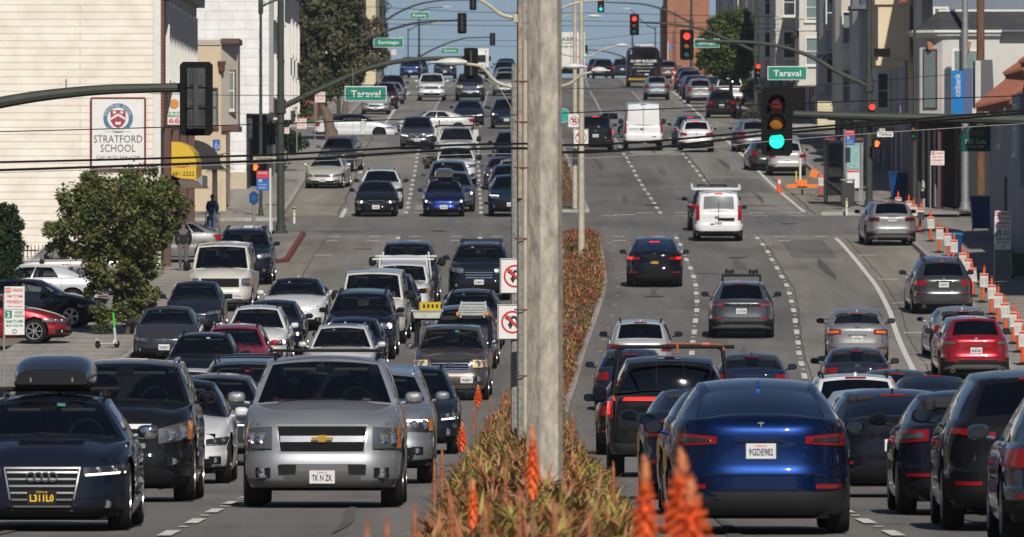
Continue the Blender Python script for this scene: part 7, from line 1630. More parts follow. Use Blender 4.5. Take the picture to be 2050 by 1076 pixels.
tree('big_street_tree', 'huge dark drooping tree behind the left Taraval mast', 655, 530, 276, [(600,60,46,75),(655,90,60,85),(610,160,48,60),(580,120,32,70),(690,60,40,60),(650,0,70,60),(600,-30,50,50),(575,210,22,35),(655,160,40,30)], leaves=20000, ls=.24, key='euc', trunk=((664,277),(655,232),(640,190),(640,120)), tr=.33, clump=120, droop=.5, seed=8, branches=20, cl=.10)
tree('street_tree', 'browner airy tree right of the huge dark tree, against the sky', 700, 600, 250, [(725,95,45,50),(700,130,40,45),(755,110,26,32),(735,60,36,28),(690,80,30,40)], leaves=9000, ls=.22, key='brown', trunk=((688,240),(695,190),(710,130)), tr=.2, clump=90, droop=.3, seed=9, branches=30, cl=.10)
tree('dark_conifer', 'dark tree beside the cream apartment tower', 757, 800, 160, [(752,20,18,50),(748,-20,14,30)], leaves=3500, ls=.25, key='euc', trunk=((757,160),(755,60)), tr=.2, clump=30, seed=12, branches=4, cl=.14)
tree('street_tree', 'rounded bright green street tree on the right pavement', 1462, 618, 165, [(1462,75,46,52),(1486,100,26,46),(1425,105,32,42),(1470,36,30,22),(1462,135,38,24)], leaves=24000, ls=.2, key='green', trunk=((1464,221),(1463,170),(1462,110)), tr=.16, clump=260, seed=14, branches=8, cl=.11)
tree('shrub', 'small green shrub beyond the small red signal', 1502, 640, 195, [(1500,165,14,22),(1496,185,12,16)], cat='shrub', leaves=1500, ls=.12, key='green', trunk=((1500,200),(1500,175)), tr=.05, clump=20, seed=15, branches=2)
tree('shrub', 'brown clipped bush behind the Santiago mast foot', 1500, 560, 250, [(1502,228,14,24)], cat='shrub', leaves=1600, ls=.08, key='brown', trunk=((1502,255),(1502,235)), tr=.05, clump=20, seed=16, branches=2)
tree('shrub', 'yellow-green vine by the white block building entrance', 541, 452, 330, [(541,268,8,24),(538,250,6,10)], cat='shrub', leaves=900, ls=.1, key='green', trunk=((541,340),(541,280)), tr=.03, clump=14, seed=17, branches=2)
tree('hedge', 'dark shaded hedge behind the left corner mast', 570, 470, 330, [(572,250,20,40),(585,290,26,20)], cat='hedge', leaves=2500, ls=.16, key='dark', trunk=((575,330),(575,290)), tr=.05, clump=26, seed=18, branches=2)
tree('leafy_cuttings', 'loose leafy branches sticking out beside the white pickup load', 868, 447, 330, [(862,322,12,10),(856,330,8,8)], cat='branches', leaves=260, ls=.2, key='brown', trunk=((874,335),(860,322)), tr=.02, clump=10, seed=19, branches=6, zoff=PZ(335,447))
r = empty('palm', (PX(430,400), 400, H(400)), 'small fan palm with drooping fronds by the corner lot', 'palm'); k_ = 400/F
q = MB(); z0_ = PZ(330,400)-H(400)
for i in range(26):
    a = rnd.uniform(0, 6.28); el = rnd.uniform(-.5, 1.1); L_ = rnd.uniform(.5, .95); p0 = Vector((0, 0, z0_)); 
    for j in range(7):
        b_ = a+(j-3)*.10; d = Vector((math.cos(b_)*math.cos(el), math.sin(b_)*math.cos(el), math.sin(el))); p1 = p0+d*L_*.6; p2 = p0+d*L_+Vector((0,0,-.18)); s_ = Vector((-math.sin(b_), math.cos(b_), 0))*.02
        q.add([p0, p1-s_, p1+s_, p2], [(0,1,2),(1,3,2)])
q.build('fronds', LF['green'][0], r, smooth=None, recalc=False); q = MB(); q.tube([(0,0,0),(0,0,z0_)], [.12,.10], 8); q.build('trunk', BARKD, r)
# ---------------- minibus ----------------
def minibus():
    D = 748; X = PX(1288, D); r = empty('minibus', (X, D+3.6, H(D+3.6)), 'black minibus with white advertising lettering and a yellow hazard stripe climbing the hill', 'bus'); k = D/F; y0 = -3.6
    r.rotation_euler = (-math.atan(slope(D+3))*-1, 0, 0)
    W, Ht = 2.55, 3.05; BP = paint((.012,.013,.016), .2)
    q = MB(); rows = []
    for yy, s_ in ((y0, .96), (y0+.12, 1.0), (y0+6.6, 1.0), (y0+7.1, .9)):
        rows.append([(W/2*s_*a, yy, .35+(Ht-.35)*b) for a, b in ((-.96,0),(-1,.08),(-1,.62),(-.97,.86),(-.86,.97),(-.6,1),(.6,1),(.86,.97),(.97,.86),(1,.62),(1,.08),(.96,0))])
    q.grid(rows, close=True); q.add(rows[0], [list(range(12))]); q.add(rows[-1], [list(range(12))]); q.build('body', BP, r, smooth=30)
    q = MB(); q.box((0, y0-.01, 2.45), (1.75, .03, .62), bev=.01); q.build('rear_window', GLD, r)
    q = MB(); q.box((0, y0-.05, .62), (2.2, .12, .16)); b_ = q.build('hazard_bumper', mat('hazard_yellow', (.55,.36,.03), .6), r)
    for i in range(12): q = MB(); x = -1.0+i*.18; q.add([(x, y0-.115, .545), (x+.08, y0-.115, .545), (x+.15, y0-.115, .695), (x+.07, y0-.115, .695)], [(0,1,2,3)]); q.build('hazard_stripe', BLK, b_, recalc=False)
    for sx in (-1, 1):
        for z in (1.0, 1.22, 1.44): q = MB(); q.tube([(sx*.98+.07*math.cos(a), y0-.02, z+.07*math.sin(a)) for a in [2*math.pi*j/12 for j in range(13)]], .014, 5); q.build('tail_lamp', TRL if z == 1.44 else CHR, r)
        for yw in (.9, 5.6):
            ty, ri = wheel_meshes(.42, .28, 'dark'); t_ = share(ty, 'wheel', r, (sx*(W/2-.16), y0+yw, .42), (0,0,0 if sx > 0 else math.pi)); share(ri, 'rim', t_)
        q = MB(); q.box((sx*(W/2+.18), y0+6.3, 2.0), (.22, .12, .42), bev=.03); q.build('mirror', BLK, r)
    text('AI APP BUILDER', SWH, 2.05, .20, (.02, y0-.012, 2.0), r, bold=.03); text('30 MILLION USERS', SWH, 1.45, .12, (.02, y0-.012, 1.76), r, bold=.02)
    text('TRY IT FREE ON THE WEB AT', SWH, 1.7, .06, (0, y0-.012, 1.50), r); text('@LAGHOEL.AI', SWH, .95, .12, (0, y0-.012, 1.24), r, bold=.02); text('Powered by', SWH, .5, .05, (-.3, y0-.012, .98), r)
    q = MB(); q.box((.25, y0-.012, .98), (.3, .02, .09), bev=.005); q.build('logo_patch', SWH, r)
    q = MB(); q.tube([(-1.02, y0-.02, 2.55), (-.85, y0-.02, 2.7), (-1.02, y0-.02, 2.85)], .03, 5); q.build('white_arrow', SWH, r)
    q = MB(); q.box((.05, y0+1.8, Ht+.12), (1.5, 2.6, .26), bev=.08); q.build('roof_unit', mat('roof_unit', (.5,.5,.48), .6), r)
    for i in range(5): q = MB(); q.tube([(-.75+i*.12, y0+.15, Ht-.02), (-.8+i*.12, y0+.1, Ht+.16)], .03, 5); q.build('marker_bracket', BLK, r)
minibus()
# box truck at the crest and white truck
def boxtruck(px, D, W, Ht, face, label, txt):
    r = empty('box_truck', (PX(px, D), D+3, H(D+3)), label, 'truck'); q = MB(); q.box((0, 0, Ht/2+.45), (W, 5, Ht-.9), bev=.04); q.build('cargo_box', TRM, r)
    q = MB(); q.box((0, -.2, .72), (W*.9, 4.8, .4)); q.build('chassis', UND, r)
    if face == 'r':
        q = MB(); q.box((0, -2.52, Ht/2+.45), (.02, .03, Ht-1.1)); q.build('door_gap', BLK, r)
        for i, s_ in enumerate(txt): text(s_, [SBK, SBL][i % 2], W*.6, .28 if i == 0 else .14, (-.1, -2.52, Ht-.55-i*.34), r)
        for sx in (-1, 1): q = MB(); q.box((sx*W*.42, -2.55, .75), (.18, .06, .12), bev=.01); q.build('tail_light', TRL, r)
    else:
        q = MB(); q.box((0, -3.2, 1.45), (W*.86, 1.6, 1.5), bev=.18); q.build('cab', TRM, r); q = MB(); q.box((0, -4.01, 1.75), (W*.72, .05, .6), bev=.02); q.build('windshield', GLD, r)
        q = MB(); q.box((0, -4.03, 1.05), (W*.5, .06, .35), bev=.02); q.build('grille', BLK, r); q = MB(); q.tube([(-W*.4, -3.0, 2.5), (W*.4, -3.0, 2.5), (W*.4, -3.0, 2.8)], .05, 6); q.build('roof_bar', TRM, r)
        for sx in (-1, 1): q = MB(); q.box((sx*W*.36, -4.03, .95), (.25, .06, .18), bev=.02); q.build('headlight', HLG, r); q = MB(); q.box((sx*(W*.43+.22), -3.7, 1.75), (.18, .1, .42), bev=.03); q.build('mirror', BLK, r)
    for sx in (-1, 1):
        for yw in ((-1.7, 1.8) if face == 'r' else (-3.2, 1.6)): ty, ri = wheel_meshes(.45, .3, 'dark'); t_ = share(ty, 'wheel', r, (sx*(W/2-.2), yw, .45), (0,0,0 if sx > 0 else math.pi)); share(ri, 'rim', t_)
boxtruck(1143, 815, 2.35, 3.9, 'r', 'tall white box truck with dark lettering beside the thin beige posts', ['ABBA','SUPPLY','CO INC'])
boxtruck(956, 800, 1.85, 2.6, 'f', 'white truck with a roof bar descending behind the central signal back', [])
# ---------------- street furniture ----------------
ORG = mat('orange_plastic', (.62,.085,.02), .6, spec=.3); ORG2 = mat('orange_sheet', (.75,.17,.015), .5); PAP = mat('notice_paper', (.52,.51,.47), .8); BBL = mat('bin_blue', (.0,.045,.17), .4, noise=.1); BB2 = mat('bin_light_blue', (.02,.25,.50), .45)
def delineator(px, D, label, tilt=0, hgt=1.12):
    X = PX(px, D); r = empty('delineator_post', (X, D, H(D)+.135), label, 'delineator', 'orange delineator posts along the kerb'); r.rotation_euler = (0, tilt, 0)
    q = MB(); q.lathe([(.001,.0),(.17,.0),(.17,.04),(.06,.06),(.05,.08)], (0,0,0), 12); q.build('base', RUB, r)
    q = MB(); q.lathe([(.052,.06),(.050,hgt-.18),(.042,hgt-.16),(.050,hgt-.14),(.034,hgt-.03),(.015,hgt)], (0,0,0), 12); q.tube([(.025, 0, hgt-.02), (.03, 0, hgt+.05), (-.03, 0, hgt+.05), (-.025, 0, hgt-.02)], .012, 5); q.build('tube', ORG, r)
    q = MB(); y = -.06; wv = [(-.13,0),(-.05,-.015),(.06,.008),(.13,-.01)]; q.grid([[(x+.02*tt, y+d, hgt-.20-.44*tt) for x, d in wv] for tt in (0,.5,1)]); n_ = q.build('notice', PAP, r, recalc=False)
    q = MB(); q.grid([[(x*.92, y+d-.004, hgt-.22-.055*tt) for x, d in wv] for tt in (0, 1)]); q.build('red_header', SRD, n_, recalc=False)
    for kk in range(4): q = MB(); q.grid([[(x*.8, y+d-.004, hgt-.37-.05*kk-.012*tt) for x, d in wv] for tt in (0, 1)]); q.build('print_line', mat('print_grey', (.25,.25,.25), .7), n_, recalc=False)
DL = [(1798,392,'topmost, left of the silver SUV roof'),(1818,386,'second down, above the silver SUV roof'),(1831,380,'third down, touching the silver SUV'),(1841,375,'right of the silver parked SUV mirror'),(1863,364,'under the no parking sign post'),(1880,353,'just left of the small blue bin'),(1899,347,'leaning in front of the small blue bin'),(1908,341,'right in front of the small blue bin'),(1927,329,'above the dark grey parked SUV roof'),(1936,323,'behind the dark grey parked SUV roof'),(1948,314,'right of the dark grey parked SUV lamp'),(1967,309,'standing alone between the two sidewalk shadows'),(1985,300,'beside the right hand sign post'),(1997,294,'with the widest paper, above the pale hatchback'),(2014,287,'right of the pale hatchback roof'),(2028,280,'right of the red SUV mirror'),(2039,274,'crooked one near the right frame edge'),(2047,266,'lowest one at the right frame edge')]
for i, (px, D, l) in enumerate(DL): delineator(px, D, 'orange post with white notice, '+l, [0,.03,-.04,.05,0,.02,-.05,.03][i % 8])
delineator(1643, 428, 'orange post with white notice beside the bus shelter', .02)
def bin_(px, D, label, col, wpx, cat='bin', lid=None, z=None, rot=0, nm='wheelie_bin'):
    r = empty(nm, (PX(px, D), D, H(D)+.135 if z is None else z), label, cat, rz=rot); w = wpx*D/F; hgt = w*1.55
    q = MB(); rows = [[(sx*w/2*s_, sy*w*.55*s_, zz) for sx, sy in ((-1,-1),(1,-1),(1,1),(-1,1))] for s_, zz in ((.78, .08),(.98, hgt*.86),(1.04, hgt*.87),(1.04, hgt*.92))]; q.grid(rows, close=True); q.add(rows[0], [(0,1,2,3)]); q.build('bin_body', col, r, smooth=None)
    q = MB(); q.prism([(-w*.6, hgt*.92), (-w*.62, hgt*.955), (0, hgt*1.0), (w*.6, hgt*.97), (w*.64, hgt*.92)], -w/2*1.05, w/2*1.05, axis='x'); q.build('lid', lid or col, r, smooth=None)
    for sx in (-1, 1): q = MB(); q.lathe([(.001, -.03),(.11, -.03),(.11, .03),(.001, .03)], (sx*w*.36, w*.45, .11), 14, 'x'); q.build('wheel', RUB, r)
    return r
bin_(1965, 377, 'wide blue wheeled bin at the shaded corner below the cafe', BBL, 46)
bin_(1911, 350, 'slim blue wheeled bin among the orange posts', BBL, 30, lid=BB2)
bin_(1798, 424, 'big blue bin in the shade behind the corner mast', BBL, 36); bin_(1826, 430, 'dark teal bin beside the big shaded blue bin', mat('bin_teal', (.01,.07,.08), .5), 22)
bin_(62, 322, 'bright blue recycling bin behind the iron fence', BB2, 26); bin_(2040, 330, 'dark green bin cut by the right frame edge', mat('bin_green', (.01,.06,.03), .5), 34)
bin_(1488, 650, 'bright blue bin or barrier beside the shaded uphill gate', BB2, 12)
def nopark(px, py, D, wpx, label, post=True, two=False, l1='6AM TO 8AM'):
    w = wpx*D/F; h = w*1.05 if not two else w*1.15; X = PX(px, D); g0 = H(D)+.13; r = empty('parking_sign', (X, D, g0), label, 'parking sign'); zc_ = PZ(py, D)-g0
    q = MB(); q.tube([(-w*.52, .03, 0), (-w*.52, .03, zc_+h*.2)], .028, 6); q.build('post', GAL, r)
    q = MB(); q.box((0, 0, zc_), (w, .01, h), bev=.003); p_ = q.build('panel', SWH, r)
    q = MB(); q.box((-w*.32, -.007, zc_+h*.34), (w*.26, .006, h*.22)); q.build('no_box', SRD, p_)
    text('NO', SWH, w*.2, h*.15, (-w*.32, -.014, zc_+h*.34), p_, bold=.02); text('PARKING', SRD, w*.54, h*.15, (w*.16, -.009, zc_+h*.34), p_, bold=.02)
    text(l1, SRD, w*.80, h*.14, (0, -.009, zc_+h*.08), p_, bold=.02); text('WEDNESDAY', SRD, w*.86, h*.14, (0, -.009, zc_-h*.16), p_, bold=.02); text('STREET CLEANING', SRD, w*.80, h*.08, (0, -.009, zc_-h*.37), p_)
    if two:
        h2 = w*1.25; zz = zc_-h/2-h2/2-.01; q = MB(); q.box((0, 0, zz), (w, .01, h2), bev=.003); p_ = q.build('panel', SWH, r)
        q = MB(); q.box((-w*.30, -.007, zz+h2*.32), (w*.34, .006, h2*.30)); q.build('green_box', SGN, p_); text('2', SWH, w*.16, h2*.22, (-w*.30, -.014, zz+h2*.32), p_, bold=.03)
        text('HOUR', SGN, w*.40, h2*.10, (w*.22, -.009, zz+h2*.40), p_, bold=.02); text('PARKING', SGN, w*.50, h2*.10, (w*.22, -.009, zz+h2*.26), p_, bold=.02); text('8AM TO 6PM', SGN, w*.82, h2*.13, (0, -.009, zz+h2*.04), p_, bold=.02); text('MON THRU FRI', SGN, w*.82, h2*.09, (0, -.009, zz-h2*.13), p_, bold=.02)
        q = MB(); ring_poly(0, zz-h2*.36, .035, .055, -.009, q, 20); q.build('permit_ring', SGN, p_, recalc=False)
nopark(29, 597, 233, 40, 'no parking Wednesday 7 to 9 sign above a green two hour sign, left edge', two=True, l1='7AM TO 9AM')
nopark(2008, 441, 320, 32, 'no parking Wednesday sign above a green two hour sign, right edge', two=True)
nopark(1877, 317, 372, 27, 'no parking Wednesday sign on a thin post before the dark storefront')
nopark(604, 248, 452, 19, 'small no parking sign on a post before the big dark tree'); nopark(573, 262, 432, 12, 'narrow white sign just right of the tall left mast')
nopark(641, 195, 478, 20, 'grey sign board on a post in front of the leaning trunk'); nopark(788, 105, 830, 10, 'tiny no parking sign near the crest on the left'); nopark(1421, 121, 800, 15, 'red and white sign on twin posts near the round green tree')
def busflag(px, py, D, hpx, label, side=-1, post=None):
    r = empty('bus_stop_sign', (PX(px, D), D, H(D)+.13), label, 'bus stop sign'); z = PZ(py, D)-r.location.z; k = D/F; h = hpx*k; w = h*.62
    q = MB(); q.tube([(0, 0, 0), (0, 0, PZ(py-hpx*.62, D)-r.location.z)], .045, 8); q.build('post', mat('post_white', (.6,.6,.58), .5), r)
    x = side*(w/2+.05); q = MB(); q.box((x, 0, z+h*.30), (w, .03, h*.38), bev=.004); q.build('red_panel', mat('flag_red', (.50,.03,.06), .5), r); q = MB(); q.box((x, 0, z-h*.20), (w, .03, h*.60), bev=.004); q.build('blue_panel', SBL, r)
    text('28R RAPID', SWH, w*.75, h*.10, (x, -.02, z+h*.38), r); text('28', SWH, w*.3, h*.14, (x-w*.2, -.02, z-.0), r, bold=.02); text('19TH AVENUE', SWH, w*.7, h*.07, (x, -.02, z-h*.2), r); text('MUNI', SWH, w*.6, h*.09, (x, -.02, z-h*.36), r)
busflag(541, 362, 346, 40, 'red and blue bus stop flag on a white post at the red kerb'); busflag(1690, 276, 418, 30, 'red and blue bus stop flag above the shelter map', 1); busflag(1337, 92, 860, 14, 'tiny blue bus stop flag near the orange tower', 1)
# bus shelter
D = 419; k = D/F; r = empty('bus_shelter', (PX(1655, D), D, H(D)+.13), 'bus shelter with a teal route map and grey frame on the right corner', 'bus shelter')
for dx, nm in ((0,'post'),(36*k,'post'),(71*k,'post')):
    q = MB(); q.box((dx, 0, 1.35), (.09, .09, 2.7)); q.build('post', GAL if dx else BLK, r); q = MB(); q.box((dx, 3.0, 1.35), (.07, .07, 2.7)); q.build('post', GAL, r)
q = MB(); q.box((35*k, 1.5, 2.72), (76*k, 3.4, .10)); q.build('roof', mat('shelter_roof', (.16,.04,.05), .5), r); q = MB(); q.box((35*k, 0, 2.64), (72*k, .08, .10)); q.build('front_beam', GAL, r)
q = MB(); q.box((18*k, 1.5, 1.4), (30*k, .03, 2.2)); q.build('glass_panel', glassmat('shelter_glass', a=.45), r)
q = MB(); q.box((53*k, -.02, 1.65), (28*k, .08, 2.0)); q.build('map_case', GAL, r); q = MB(); q.box((53*k, -.065, 1.95), (24*k, .02, 1.0)); q.build('route_map', mat('map_teal', (.22,.42,.40), .5, noise=.3, nscale=9), r)
q = MB(); q.box((53*k, -.065, 1.0), (24*k, .02, .75)); q.build('timetable', SWH, r); q = MB(); q.box((53*k, -.077, 1.33), (24*k, .006, .07)); q.build('red_strip', SRD, r)
# litter bin, box meters, poles
r = empty('litter_bin', (PX(1697, 413), 413, H(413)+.13), 'black concrete-topped litter bin before the bus shelter', 'litter bin'); q = MB(); q.box((0, 0, .5), (.56, .56, 1.0), bev=.03); q.build('bin_body', mat('bin_black', (.035,.035,.037), .8, bump=.6, bscale=30), r); q = MB(); q.box((0, 0, 1.12), (.60, .60, .08), bev=.02); q.build('lid', GAL, r)
for sx in (-1, 1): q = MB(); q.box((sx*.25, 0, 1.05), (.05, .5, .12)); q.build('lid_post', BLK, r)
for px, D, l in ((1847,385,'dark single parking meter right of the silver SUV roof'),(1889,430,'grey meter head behind the dark storefront post')):
    r = empty('parking_meter', (PX(px, D), D, H(D)+.13), l, 'parking meter'); q = MB(); q.tube([(0,0,0),(0,0,1.0)], .03, 8); q.build('post', GAL, r); q = MB(); q.box((0, 0, 1.25), (.20, .15, .46), bev=.06); q.build('meter_head', BLK, r); q = MB(); q.box((0, -.08, 1.38), (.12, .01, .10)); q.build('display', mat('meter_display', (.2,.35,.25), .3), r)
r = empty('police_call_box', (PX(508, 376), 376, H(376)+.13), 'blue call box on a grey post at the left corner', 'call box'); q = MB(); q.tube([(0,0,0),(0,0,1.1)], .06, 10); q.build('post', GAL, r); q = MB(); q.prism([(-.15,1.08),(.15,1.08),(.17,1.16),(.17,1.45),(0,1.56),(-.17,1.45),(-.17,1.16)], -.13, .13); q.build('box', BBL, r)
q = MB(); q.prism([(-.09,1.18),(.09,1.18),(.09,1.40),(-.09,1.40)], -.145, -.12); q.build('door', mat('box_blue_light', (.01,.08,.26), .4), r)
def bollard(px, D, l, hgt=.55, z=None):
    r = empty('flexible_bollard', (PX(px, D), D, (H(D)+.13) if z is None else z), l, 'bollard'); q = MB(); q.tube([(0,0,0),(0,0,hgt)], .05, 10); q.build('post', TRM, r)
    for zz in (.45, .75): q = MB(); q.lathe([(.052, -.04),(.053, .04)], (0,0,hgt*zz), 10); q.build('yellow_band', mat('band_yellow', (.55,.45,.02), .5), r)
    q = MB(); q.lathe([(.052, -.03),(.053, .03)], (0,0,hgt*.92), 10); q.build('band', BLK, r)
bollard(589, 392, 'white bollard with yellow bands beyond the left corner', .65, H(392)); bollard(1695, 404, 'white bollard with yellow bands on the right corner island', .70, H(404)+.0)
sheet('corner_island', 13.0, 16.0, 402, 404.4, .12, SIDE, 1); 
r = empty('fire_hydrant', (PX(726, 548), 548, H(548)+.13), 'short white fire hydrant in front of the white electric sedan', 'hydrant'); q = MB(); q.lathe([(.16,0),(.16,.05),(.10,.08),(.10,.55),(.13,.58),(.13,.66),(.08,.74),(.02,.80)], (0,0,0), 12); q.build('barrel', TRM, r); q = MB(); q.lathe([(.001,-.2),(.06,-.2),(.06,.2),(.001,.2)], (0,0,.50), 10, 'x'); q.build('outlet', TRM, r)
def pedsig(px, py, D, l, lit=True, flip=False):
    r = empty('pedestrian_signal', (PX(px, D), D, PZ(py, D)), l, 'pedestrian signal'); q = MB(); q.box((0, 0, 0), (.50, .18, .42), bev=.03); q.build('housing', SIGB, r)
    if lit:
        q = MB(); y = -.10; q.add([(-.11,y,-.13),(.01,y,-.13),(.05,y,-.02),(.05,y,.03),(-.11,y,.03)], [(0,1,2,3,4)])
        for i in range(4): q.add([(-.11+i*.042,y,.03),(-.078+i*.042,y,.03),(-.078+i*.042,y,.13-(.03 if i in (0,3) else 0)),(-.11+i*.042,y,.13-(.03 if i in (0,3) else 0))], [(0,1,2,3)])
        q.add([(.04,y,-.04),(.10,y,.03),(.075,y,.05),(.03,y,.01)], [(0,1,2,3)]); q.build('red_hand', mat('hand_lit', (.8,.1,.02), .4, emit=(1,.12,.02), estr=2.5), r, recalc=False)
    else:
        q = MB()
        for a, b in (((-.2,-.16),(.2,-.16)),((-.2,.16),(.2,.16)),((-.2,-.16),(-.2,.16)),((.2,-.16),(.2,.16))): q.tube([(a[0], -.095, a[1]), (b[0], -.095, b[1])], .012, 4)
        q.build('frame', GAL, r)
pedsig(1757, 288, 411.4, 'pedestrian signal with a red hand lit on the right corner mast'); pedsig(1519, 178, 575, 'unlit pedestrian signal with a pale frame on the far mast', False); pedsig(513, 335, 398.6, 'small red pedestrian signal glimpsed left of the slim lamp post'); 
def plate_sign(px, py, D, wpx, hpx, words, l, m_=None, tm=None):
    r = empty('name_plate', (PX(px, D), D, PZ(py, D)), l, 'street sign'); k = D/F; q = MB(); q.box((0, 0, 0), (wpx*k, .03, hpx*k)); q.build('panel', m_ or SWH, r); text(words, tm or SBK, wpx*k*.8, hpx*k*.6, (0, -.018, 0), r, bold=.02)
plate_sign(1772, 269, 411.3, 32, 11, 'Taraval', 'small white Taraval name plate beside the red hand signal'); plate_sign(1766, 261, 411.3, 11, 6, '2400', 'tiny white block number plate above the small Taraval plate'); plate_sign(530, 318, 398.5, 46, 8, 'TARAVAL', 'weathered beige TARAVAL name plate crossing the slim lamp post', mat('plate_beige', (.4,.36,.28), .6))
plate_sign(1766, 106, 411.3, 33, 17, ' ', 'dark blank sign box fixed high on the right corner mast', SIGB, SIGB)
r = empty('accessible_parking_sign', (PX(433, 405), 405, H(405)+.13), 'blue and white accessible parking sign on a post by the tan building', 'parking sign'); q = MB(); q.tube([(.0,0.02,0),(.0,0.02,PZ(283,405)-r.location.z)], .03, 6); q.build('post', GAL, r)
z = PZ(291,405)-r.location.z; q = MB(); q.box((0, 0, z), (.30, .01, .46)); q.build('panel', SBL, r); q = MB(); q.tube([(.02+.08*math.cos(a), -.01, z-.06+.08*math.sin(a)) for a in [R_(120)+R_(280)*j/12 for j in range(13)]], .012, 4); q.tube([(-.02, -.01, z+.12), (-.01, -.01, z), (.07, -.01, z), (.10, -.01, z-.10)], .014, 4); q.build('wheelchair_symbol', SWH, r)
# iron fence
r = empty('iron_fence', (PX(40, 326), 326, H(326)+.13), 'black iron fence in front of the cream wall', 'fence'); k = 326/F; q = MB(); hg = 75*k
for i in range(9): 
    q = MB(); x = (i*7.5)*k; q.tube([(x, 0, 0), (x, 0, hg), (x, 0, hg+.08)], [.016, .016, .002], 5); q.build('bar', BLK, r)
for z in (.15, hg-.15): q = MB(); q.box((30*k, 0, z), (64*k, .03, .04)); q.build('rail', BLK, r)
# kick scooters
def scooter(px, D, l, rot, sc=1.0):
    r = empty('kick_scooter', (PX(px, D), D, H(D)+.135), l, 'scooter', rz=rot); LG = mat('scooter_green', (.05,.55,.05), .4); SC = mat('scooter_white', (.5,.5,.5), .4); r.scale = (sc,)*3
    q = MB(); q.box((0, 0, .14), (.72, .16, .05), bev=.02); q.tube([(.34, 0, .14), (.46, 0, .25)], .05, 8); q.build('deck', SC, r)
    q = MB(); q.tube([(.50, 0, .14), (.44, 0, .30), (.40, 0, .62)], .045, 8); q.build('lower_stem', SC, r); q = MB(); q.tube([(.40, 0, .62), (.34, 0, 1.10)], .034, 8); q.build('stem', LG, r)
    q = MB(); q.tube([(.34, -.22, 1.14), (.33, 0, 1.11), (.34, .22, 1.14)], .018, 6); q.build('handlebar', BLK, r)
    for x in (-.42, .52): q = MB(); q.lathe([(.05,-.03),(.11,-.03),(.125,0),(.11,.03),(.05,.03)], (x, 0, .125), 18, 'y'); q.build('wheel', RUB, r)
    q = MB(); q.tube([(-.28, 0, .18), (-.50, 0, .28)], .035, 6); q.build('mudguard', SC, r)
scooter(213, 277, 'white and green rental scooter standing on the pavement left of the grey sedan', .95, .92); scooter(537, 372, 'white and green rental scooter beside the tall left mast foot', 1.3, 1.0)
# cones, barricades, sign trailer
def cone(px, D, l, hgt=.72):
    r = empty('traffic_cone', (PX(px, D), D, H(D)+.005), l, 'cone'); q = MB(); q.box((0,0,.02), (.36,.36,.04), bev=.01); q.build('base', ORG, r); q = MB(); q.lathe([(.13,.04),(.035,hgt),(.001,hgt+.005)], (0,0,0), 16); q.build('cone_body', ORG, r)
    q = MB(); f_ = lambda z: .132-(z-.04)*(.095/(hgt-.04))+.003; q.lathe([(f_(hgt*.55), hgt*.55),(f_(hgt*.78), hgt*.78)], (0,0,0), 16); q.build('white_band', TRM, r)
cone(1560, 440, 'single orange cone on the road edge left of the sign stand')
r = empty('sign_stand', (PX(1606, 436), 436, H(436)+.02), 'orange folding sign stand with a tilted orange square on a bracketed trolley', 'sign stand'); k = 436/F
q = MB(); q.box((0, 0, .38), (62*k, .10, .16)); q.box((0, 0, .52), (20*k, .3, .3)); q.build('chassis', ORG2, r); q = MB(); q.tube([(-4*k, 0, .4), (-4*k, 0, 1.6)], .05, 8); q.build('pole', TRM, r)
q = MB(); s_ = .20; q.box((18*k, -.05, .95), (.34, .02, .34)); o = q.build('tilted_panel', ORG2, r); o.rotation_euler = (0, .25, 0); o.location = (-.1, 0, .1)
q = MB(); q.box((-12*k, 0, .8), (.05, .05, .5)); q.build('yellow_bar', mat('bar_yellow', (.6,.5,.03), .5), r); q = MB(); q.lathe([(.05,-.04),(.12,-.04),(.13,0),(.12,.04),(.05,.04)], (0, -.1, .12), 16, 'x'); q.build('castor', RUB, r)
for dx in (-26, 22): q = MB(); q.tube([(dx*k, 0, .35), (dx*k, 0, .02)], .03, 6); q.build('jack_leg', GAL, r)
for i, (px, D, w_) in enumerate(((1349,770,8),(1361,772,8),(1482,602,5))):
    r = empty('water_barrier', (PX(px, D), D, H(D)+.1), ['left striped barrel by the orange tower','right striped barrel by the orange tower','orange post beside the black parked SUV uphill'][i], 'barrier'); k = D/F; q = MB(); q.lathe([(w_*k*.6,0),(w_*k*.55,.5),(w_*k*.5,1.0),(.01,1.02)], (0,0,0), 14); q.build('barrel', ORG, r)
    for z in (.35, .75): q = MB(); q.lathe([(w_*k*.585,z),(w_*k*.57,z+.16)], (0,0,0), 14); q.build('white_band', TRM, r)
r = empty('motorcycle', (PX(1512, 486), 486, H(486)+.0), 'parked motorcycle seen end on between the shaded cars', 'motorcycle')
for y in (-.6, .7): q = MB(); q.lathe([(.20,-.05),(.30,-.05),(.32,0),(.30,.05),(.20,.05)], (0, y, .32), 18, 'x'); q.build('wheel', RUB, r)
q = MB(); q.tube([(0,-.5,.55),(0,0,.75),(0,.5,.85)], [.10,.18,.10], 8); q.build('tank', BLK, r); q = MB(); q.tube([(-.32,.4,1.05),(0,.45,1.0),(.32,.4,1.05)], .025, 6); q.build('handlebar', CHR, r); q = MB(); q.tube([(0,-.1,.78),(0,-.7,.80)], [.13,.09], 8); q.build('saddle', BLK, r); q = MB(); q.tube([(0,.45,.95),(0,.7,.32)], .04, 6); q.build('fork', CHR, r)
